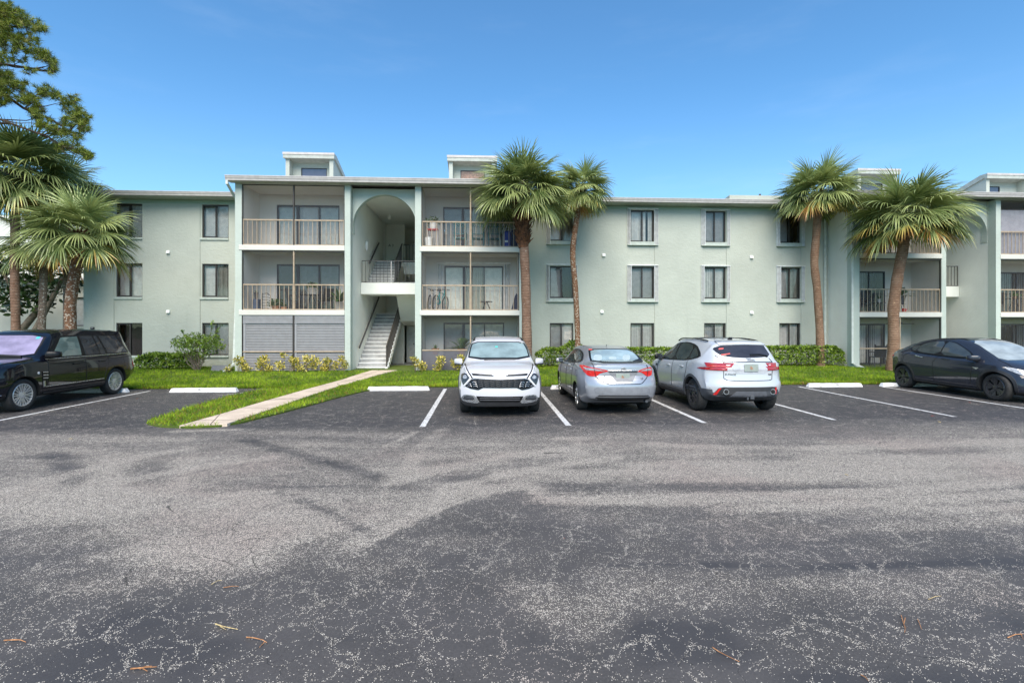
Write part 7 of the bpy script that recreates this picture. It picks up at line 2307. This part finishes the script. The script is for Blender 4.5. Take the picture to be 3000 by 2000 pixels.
# third floor, right half of the left bay
z3, z2, z1 = ZF[2], ZF[1], ZF[0]
for i, (x, lab) in enumerate(((-.97, "teal patio chair left of the screen post on the third floor balcony"), (-.22, "teal patio chair right of the screen post on the third floor balcony"), (.45, "teal patio chair half hidden by palm fronds on the third floor balcony"))):
    chair(lab, (x, 21.75, z3), 0, TEAL, 1.02, True, "teal balcony chairs")
for x, h, lab in ((1.02, .74, "blue suitcase with a white tag on the third floor balcony"), (1.31, .80, "dark blue suitcase behind the palm trunk on the third floor balcony")):
    o = thing("suitcase", lab, "suitcase", (x, 21.65, z3), 0, "blue suitcases on the balcony")
    mb = MB(); mb.bbox(x - .14, x + .13, 21.52, 21.76, z3 + .05, z3 + h, .05); mb.build("shell", simple("case_blue" if h < .78 else "case_navy", (.012, .035, .30) if h < .78 else (.008, .014, .06), .5), o)
    mb = MB(); mb.tube([(x - .07, 21.7, z3 + h), (x - .07, 21.7, z3 + h + .12), (x + .07, 21.7, z3 + h + .12), (x + .07, 21.7, z3 + h)], .012, 6); mb.build("handle", POTD, o)
    if h < .78:
        mb = MB(); mb.bbox(x - .12, x + .02, 21.50, 21.519, z3 + .25, z3 + .33, .005); mb.build("tag", WHITE, o)
    for dx in (-.1, .1):
        mb = MB(); mb.lathe((x + dx, 21.62, z3 + .03), [(.03, -.02), (.03, .02)], 10, axis='x'); mb.build("wheel", IRON, o)
fan_plant("potted_plant", "grey leafed plant in a white urn on the third floor balcony", (-2.12, 21.7, z3 + .80), .17, .30, 10, .42, 81, WHITE, 'bush')
o = thing("plant_stand", "pale lattice plant stand with a red band under the urn on the third floor balcony", "plant stand", (-2.12, 21.7, z3))
mb = MB(); mb.bbox(-2.35, -1.9, 21.55, 21.85, z3 + .74, z3 + .80, .008); mb.build("top", simple("stand_red", (.40, .02, .02), .6), o)
mb = MB()
for x in (-2.33, -1.92):
    for y in (21.57, 21.83): mb.box(x - .02, x + .02, y - .02, y + .02, z3, z3 + .74)
for k in range(5): mb.bar((-2.33 + .08 * k, 21.56, z3 + .05), (-2.25 + .08 * k, 21.56, z3 + .72), .02)
mb.build("frame", simple("stand_pale", (.42, .40, .40), .7), o)
o = thing("bucket", "white lidded bucket on the floor of the third floor balcony", "bucket", (-2.27, 21.45, z3))
mb = MB(); mb.lathe((-2.27, 21.45, z3), [(.12, 0), (.15, .32), (.155, .32), (.155, .36), (.10, .37)], 16); mb.build("pail", WHITE, o)
mb = MB(); mb.lathe((-2.27, 21.45, z3 + .371), [(.16, 0), (.16, .03), (.05, .04)], 16); mb.build("lid", WHITE, o)
# second floor, right half
def bicycle(label, c, rz, col, lean=.12):
    o = thing("bicycle", label, "bicycle", c, rz, "bicycles leaning on the balcony wall")
    fm = simple("bike_" + col[0], col[1], .35, .2, .5)
    wb, rw = .52, .32
    for x in (-wb, wb):
        mb = MB(); mb.tube([(x + rw * math.cos(a), 0, rw + rw * math.sin(a)) for a in np.linspace(0, 2 * math.pi, 29)], .022, 6)
        w = mb.build("wheel", CB['tyre'], o, rel=False)
        mb = MB(); mb.tube([(x + (rw - .03) * math.cos(a), 0, rw + (rw - .03) * math.sin(a)) for a in np.linspace(0, 2 * math.pi, 25)], .012, 5)
        for k in range(10):
            a = math.pi * k / 10; mb.tube([(x - .29 * math.cos(a), 0, rw - .29 * math.sin(a)), (x + .29 * math.cos(a), 0, rw + .29 * math.sin(a))], .004, 4)
        mb.build("rim", CB['silver'], w, rel=False)
    mb = MB()
    bb, st, hd = (-.10, 0, .28), (-.22, 0, .78), (.34, 0, .80)
    for a, b_ in ((bb, st), (bb, hd), (st, (.32, 0, .74)), (bb, (-wb, 0, rw)), ((-.2, 0, .70), (-wb, 0, rw)), (hd, (wb, 0, rw)), (hd, (.31, 0, .92))): mb.tube([a, b_], .02, 7)
    mb.build("frame", fm, o, rel=False)
    mb = MB(); mb.bbox(-.36, -.10, -.07, .07, .83, .88, .02); mb.tube([st, (-.24, 0, .84)], .014, 6); mb.build("saddle", IRON, o, rel=False)
    mb = MB(); mb.tube([(.24, -.28, .93), (.30, -.12, .93), (.31, .12, .93), (.24, .28, .93)], .014, 6); mb.build("handlebar", IRON, o, rel=False)
    mb = MB(); mb.lathe((-.10, .06, .28), [(.09, -.008), (.09, .008)], 14, axis='y'); mb.bar((-.10, .08, .28), (.02, .08, .20), .02); mb.build("crank", IRON, o, rel=False)
    o.rotation_euler = (lean, 0, rz)
    return o
bicycle("silver bicycle nearest the pier on the second floor balcony", (-2.24, 22.0, z2), R(86), ("silver", (.45, .47, .50)), .10)
bicycle("teal bicycle behind the silver one on the second floor balcony", (-1.85, 22.05, z2), R(72), ("teal", (.03, .32, .32)), .08)
side_table("small round dark table on the second floor balcony beside the sliding door", (.12, 22.2, z2), .27, .42, IRON)
mb = MB(); mb.prism_y([(1.17, z2 + .02), (1.44, z2 + .02), (1.44, z2 + .68), (1.40, z2 + .74), (1.33, z2 + .62)], 21.62, 21.70)
tag(mb.build("folded_board", simple("board_navy", (.012, .018, .05), .6)), "dark navy folded board leaning at the right end of the second floor balcony", "board")
# ground floor, right half
fan_plant("potted_plant", "small plant with a star of leaves on the ground floor patio", (-2.02, 21.75, z1 + .62), .16, .26, 12, .34, 83, TERRA, 'strap')
fan_plant("potted_plant", "arching areca palm in a tan pot before the ground floor glass doors", (-.93, 21.85, z1 + .55), .17, .30, 14, .82, 84, TERRA, 'palm')
for x, y, lab in ((-2.02, 21.75, "low wooden bench under the star leaved plant on the ground floor patio"), (-.93, 21.85, "low wooden bench under the areca palm on the ground floor patio")):
    o = thing("plant_bench", lab, "bench", (x, y, z1))
    mb = MB(); mb.bbox(x - .32, x + .32, y - .16, y + .16, z1 + .5, z1 + .545, .008); mb.build("top", POTG, o)
    for dx in (-.27, .27):
        mb = MB(); mb.bbox(x + dx - .03, x + dx + .03, y - .13, y + .13, z1, z1 + .5, .006); mb.build("leg", POTG, o)
# second floor, left half
o = thing("plant_stand", "blue wicker stand at the left end of the second floor balcony", "plant stand", (-9.35, 21.65, z2))
mb = MB(); mb.bbox(-9.48, -9.22, 21.55, 21.80, z2, z2 + .46, .012); mb.build("body", simple("wicker_blue", (.07, .095, .15), .8, var=.5, vscale=40), o)
fan_plant("potted_plant", "dark strap leafed plant on the blue wicker stand", (-9.36, 21.67, z2 + .46), .08, .28, 9, .20, 86, POTD, 'strap')
o = thing("wire_rack", "black wire rack beside the blue wicker stand", "rack", (-9.03, 21.85, z2))
mb = MB()
for k in range(6): mb.tube([(-9.2 + .0 * k, 21.9, z2 + .08 + .12 * k), (-9.05, 21.9, z2 + .09 + .12 * k), (-8.86, 21.9, z2 + .05 + .115 * k)], .009, 5)
mb.tube([(-9.2, 21.9, z2), (-9.2, 21.9, z2 + .72), (-9.02, 21.9, z2 + .74), (-8.88, 21.9, z2 + .62), (-8.86, 21.9, z2)], .012, 6)
mb.build("frame", IRON, o)
fan_plant("potted_plant", "spiky dark green plant in a terracotta pot beside the wire rack", (-8.55, 21.6, z2), .15, .18, 20, .50, 88, TERRA, 'bush')
fan_plant("potted_plant", "young spiky plant in a low terracotta pot right of the bigger one", (-8.22, 21.62, z2), .12, .14, 12, .36, 89, TERRA, 'strap')
chair("dark patio chair beside the table on the second floor balcony left of the stairs", (-7.95, 22.1, z2), R(-60), IRON)
chair("low dark patio chair before the blinds on the second floor balcony left of the stairs", (-6.75, 22.2, z2), R(50), IRON, .75)
side_table("tall dark table carrying a pale pot on the second floor balcony", (-7.28, 22.1, z2), .42, .68, IRON)
fan_plant("potted_plant", "leafy plant in a square pale pot on the dark table", (-7.22, 22.1, z2 + .681), .18, .30, 14, .34, 91, POTG, 'bush', square=True)
fan_plant("potted_plant", "tall yellowing plant in a square grey pot behind the second floor railing", (-5.98, 21.7, z2), .22, .36, 22, 1.0, 92, POTG, 'strap', square=True)
# right bay
y2 = Y2 + .55
fan_plant("potted_plant", "large fern in a dark pot on a wire stand in the right bay", (18.95, y2, Z2[1] + .40), .22, .34, 18, .72, 93, POTD, 'palm')
o = thing("plant_stand", "black wire plant stand under the large fern in the right bay", "plant stand", (18.95, y2, Z2[1]))
mb = MB()
for k in range(4):
    a = k * 1.571 + .5; mb.tube([(18.95 + .10 * math.cos(a), y2 + .1 * math.sin(a), Z2[1] + .39), (18.95 + .25 * math.cos(a), y2 + .25 * math.sin(a), Z2[1])], .014, 6)
mb.lathe((18.95, y2, Z2[1] + .37), [(.2, 0), (.2, .025)], 16); mb.build("frame", IRON, o)
o = thing("watering_can", "small red watering can on the floor below the fern", "watering can", (18.87, Y2 + .25, Z2[1]))
mb = MB(); mb.lathe((18.87, Y2 + .25, Z2[1]), [(.08, 0), (.085, .02), (.075, .16), (.05, .19)], 14); mb.build("body", simple("can_red", (.60, .03, .03), .4), o)
mb = MB(); mb.tube([(18.94, Y2 + .25, Z2[1] + .06), (19.04, Y2 + .25, Z2[1] + .17)], [.018, .01], 6); mb.build("spout", simple("can_red", (.60, .03, .03), .4), o)
chair("black patio chair at the left end of the right bay second floor balcony", (17.0, y2 + .3, Z2[1]), R(-40), IRON, 1.0)
chair("black patio chair near the white pot on the right bay second floor balcony", (17.55, y2 + .3, Z2[1]), R(60), IRON, .85)
side_table("low black table on the right bay second floor balcony", (18.02, y2 + .1, Z2[1]), .26, .46, IRON)
fan_plant("potted_plant", "upright green plant in a small white pot on the low black table", (18.02, y2 + .1, Z2[1] + .461), .07, .16, 7, .34, 95, WHITE, 'strap')
chair("black sling patio chair on the ground floor of the right bay above the yellow croton", (17.92, y2 + .05, Z2[0]), R(-15), IRON, 1.0)
chair("thin black chair on the second floor balcony at the right edge", (23.75, y2 + .2, Z2[1]), R(-30), IRON, .9)
side_table("black bistro table on the second floor balcony at the right edge", (24.6, y2 + .1, Z2[1]), .34, .66, IRON)
fan_plant("potted_plant", "small green plant on the bistro table at the right edge", (24.6, y2 + .1, Z2[1] + .661), .08, .12, 9, .22, 97, TERRA, 'bush')
o = thing("ceiling_fan", "dark ceiling fan hanging over the ground floor patio of the right bay", "ceiling fan", (19.05, Y2 + .7, 1.95))
mb = MB(); mb.tube([(19.05, Y2 + .7, 2.13), (19.05, Y2 + .7, 2.34)], .02, 6); mb.lathe((19.05, Y2 + .7, 2.02), [(.05, 0), (.11, .03), (.11, .10), (.03, .13)], 12); mb.build("motor", IRON, o)
for k in range(5):
    a = k * 1.2566 + .3; d = Vector((math.cos(a), math.sin(a), 0)); s_ = Vector((-d.y, d.x, .15))
    mb = MB(); mb.obox(Vector((19.05, Y2 + .7, 2.06)) + d * .33, d * .22, s_ * .06, (0, 0, .006)); mb.build("blade", IRON, o)

# ---- twigs, fallen needles and leaves on the asphalt
TWIG = simple("twig_orange", (.42, .20, .085), .8, var=.3, vscale=30)
TWIGP = simple("twig_pale", (.52, .40, .20), .8, var=.3, vscale=30)
LEAFR = simple("leaf_red", (.40, .06, .035), .6, var=.3)
LEAFB = simple("leaf_brown", (.24, .075, .03), .7, var=.3)
def gz(p): return .012 * (float(fbm(np.array([p.x + 50.]), np.array([p.y + 50.]), .25, 21)[0]) - .5) * min(1, max(0, (p.y - 1.2) / 2.8)) + .006
def twig(label, pts, rad=.0045, mat=TWIG, forks=()):
    P = [PG(x, y) for x, y in pts]
    rad *= .7
    for p in P: p.z = gz(p) + rad
    for i in range(1, len(P) - 1): P[i].z += .006
    mb = MB(); mb.tube(P, [rad * (1.2 - .7 * i / max(1, len(P) - 1)) for i in range(len(P))], 6)
    for f in forks:
        Q = [PG(x, y) for x, y in f]
        for p in Q: p.z = gz(p) + rad
        mb.tube(Q, [rad * .8] * (len(Q) - 1) + [rad * .4], 5)
    return tag(mb.build("twig", mat), label, "twig", "twigs fallen on the asphalt")
twig("orange forked twig lowest in the foreground left of centre", [(383, 1963), (405, 1964), (430, 1962), (460, 1957)], .006, TWIG, [[(418, 1962), (432, 1970)], [(410, 1964), (425, 1956), (445, 1955)]])
twig("pale yellowish twig with a bud, above the two reddish ones in the left foreground", [(631, 1831), (650, 1840), (672, 1845), (697, 1847)], .0055, TWIGP, [[(645, 1838), (662, 1848)]])
twig("reddish bent twig right of the pale budded twig", [(722, 1870), (745, 1875), (770, 1881), (782, 1886)], .005, TWIG, [[(775, 1884), (760, 1900)]])
twig("straight orange twig at the left edge of the foreground", [(12, 1879), (40, 1880), (60, 1880), (76, 1884)], .005)
twig("thin bent orange twig in the foreground right of centre", [(2087, 1900), (2105, 1915), (2130, 1928), (2166, 1942)], .0045)
twig("pair of crossing orange pine needles in the right foreground", [(2640, 1805), (2645, 1825), (2652, 1848), (2650, 1856)], .0035, TWIG, [[(2652, 1812), (2648, 1832), (2655, 1842)]])
twig("single curved pine needle beside the crossing pair", [(2688, 1816), (2694, 1832), (2700, 1846)], .003)
twig("orange twig at the right edge of the foreground", [(2952, 1871), (2975, 1864), (3000, 1860)], .004, TWIG, [[(2990, 1858), (2998, 1876)]])
twig("short orange twig at the bottom edge right of centre", [(2522, 1980), (2535, 1990), (2545, 1999)], .004)
twig("faint straw needle on the worn asphalt at right", [(2720, 1758), (2740, 1752), (2758, 1748)], .003, TWIGP)
twig("orange needle lying across the worn patch at left", [(620, 1714), (636, 1706), (650, 1702)], .004, TWIGP)
twig("small brown needle near the dark sealed patch", [(655, 1724), (680, 1722), (700, 1720)], .004)
def fallen(label, x, y, s, mat, seed):
    r = random.Random(seed); p = PG(x, y); z = gz(p); s *= .72
    mb = MB(); a = r.uniform(0, 6.28)
    d = Vector((math.cos(a), math.sin(a), 0)); q = Vector((-d.y, d.x, 0))
    up = Vector((0, 0, 1))
    b_ = Vector((p.x, p.y, z + .004))
    row = [b_ - d * s, b_ - d * s * .4 + q * s * .45 + up * s * .25, b_ + d * s * .4 + q * s * .4 + up * s * .2, b_ + d * s + up * s * .3, b_ + d * s * .4 - q * s * .4 + up * s * .3, b_ - d * s * .4 - q * s * .45 + up * s * .15]
    mb.add(row + [v + up * .003 for v in row], [(0, 1, 2, 3), (0, 3, 4, 5), (6, 9, 8, 7), (6, 11, 10, 9)] + [(i, (i + 1) % 6, 6 + (i + 1) % 6, 6 + i) for i in range(6)])
    return tag(mb.build("fallen_leaf", mat, normals=False), label, "leaf", "fallen leaves on the asphalt")
fallen("curled reddish brown leaf below the left wheel stop", 403, 1169, .055, LEAFB, 1)
fallen("red leaf on the stall right of the last painted lines", 2733, 1220, .05, LEAFR, 2)
fallen("tiny red leaf near the dark blue crossover's front wheel", 2841, 1180, .035, LEAFR, 3)
fallen("pale tan leaf below the red one at right", 2752, 1238, .055, TWIGP, 4)
fallen("tan leaf lying before the black SUV's stall", 208, 1287, .045, TWIGP, 5)
fallen("dark red speck of leaf in the sealed patch", 1653, 1579, .014, LEAFB, 6)
fallen("yellow leaf on the worn lane at right", 2480, 1393, .03, TWIGP, 7)
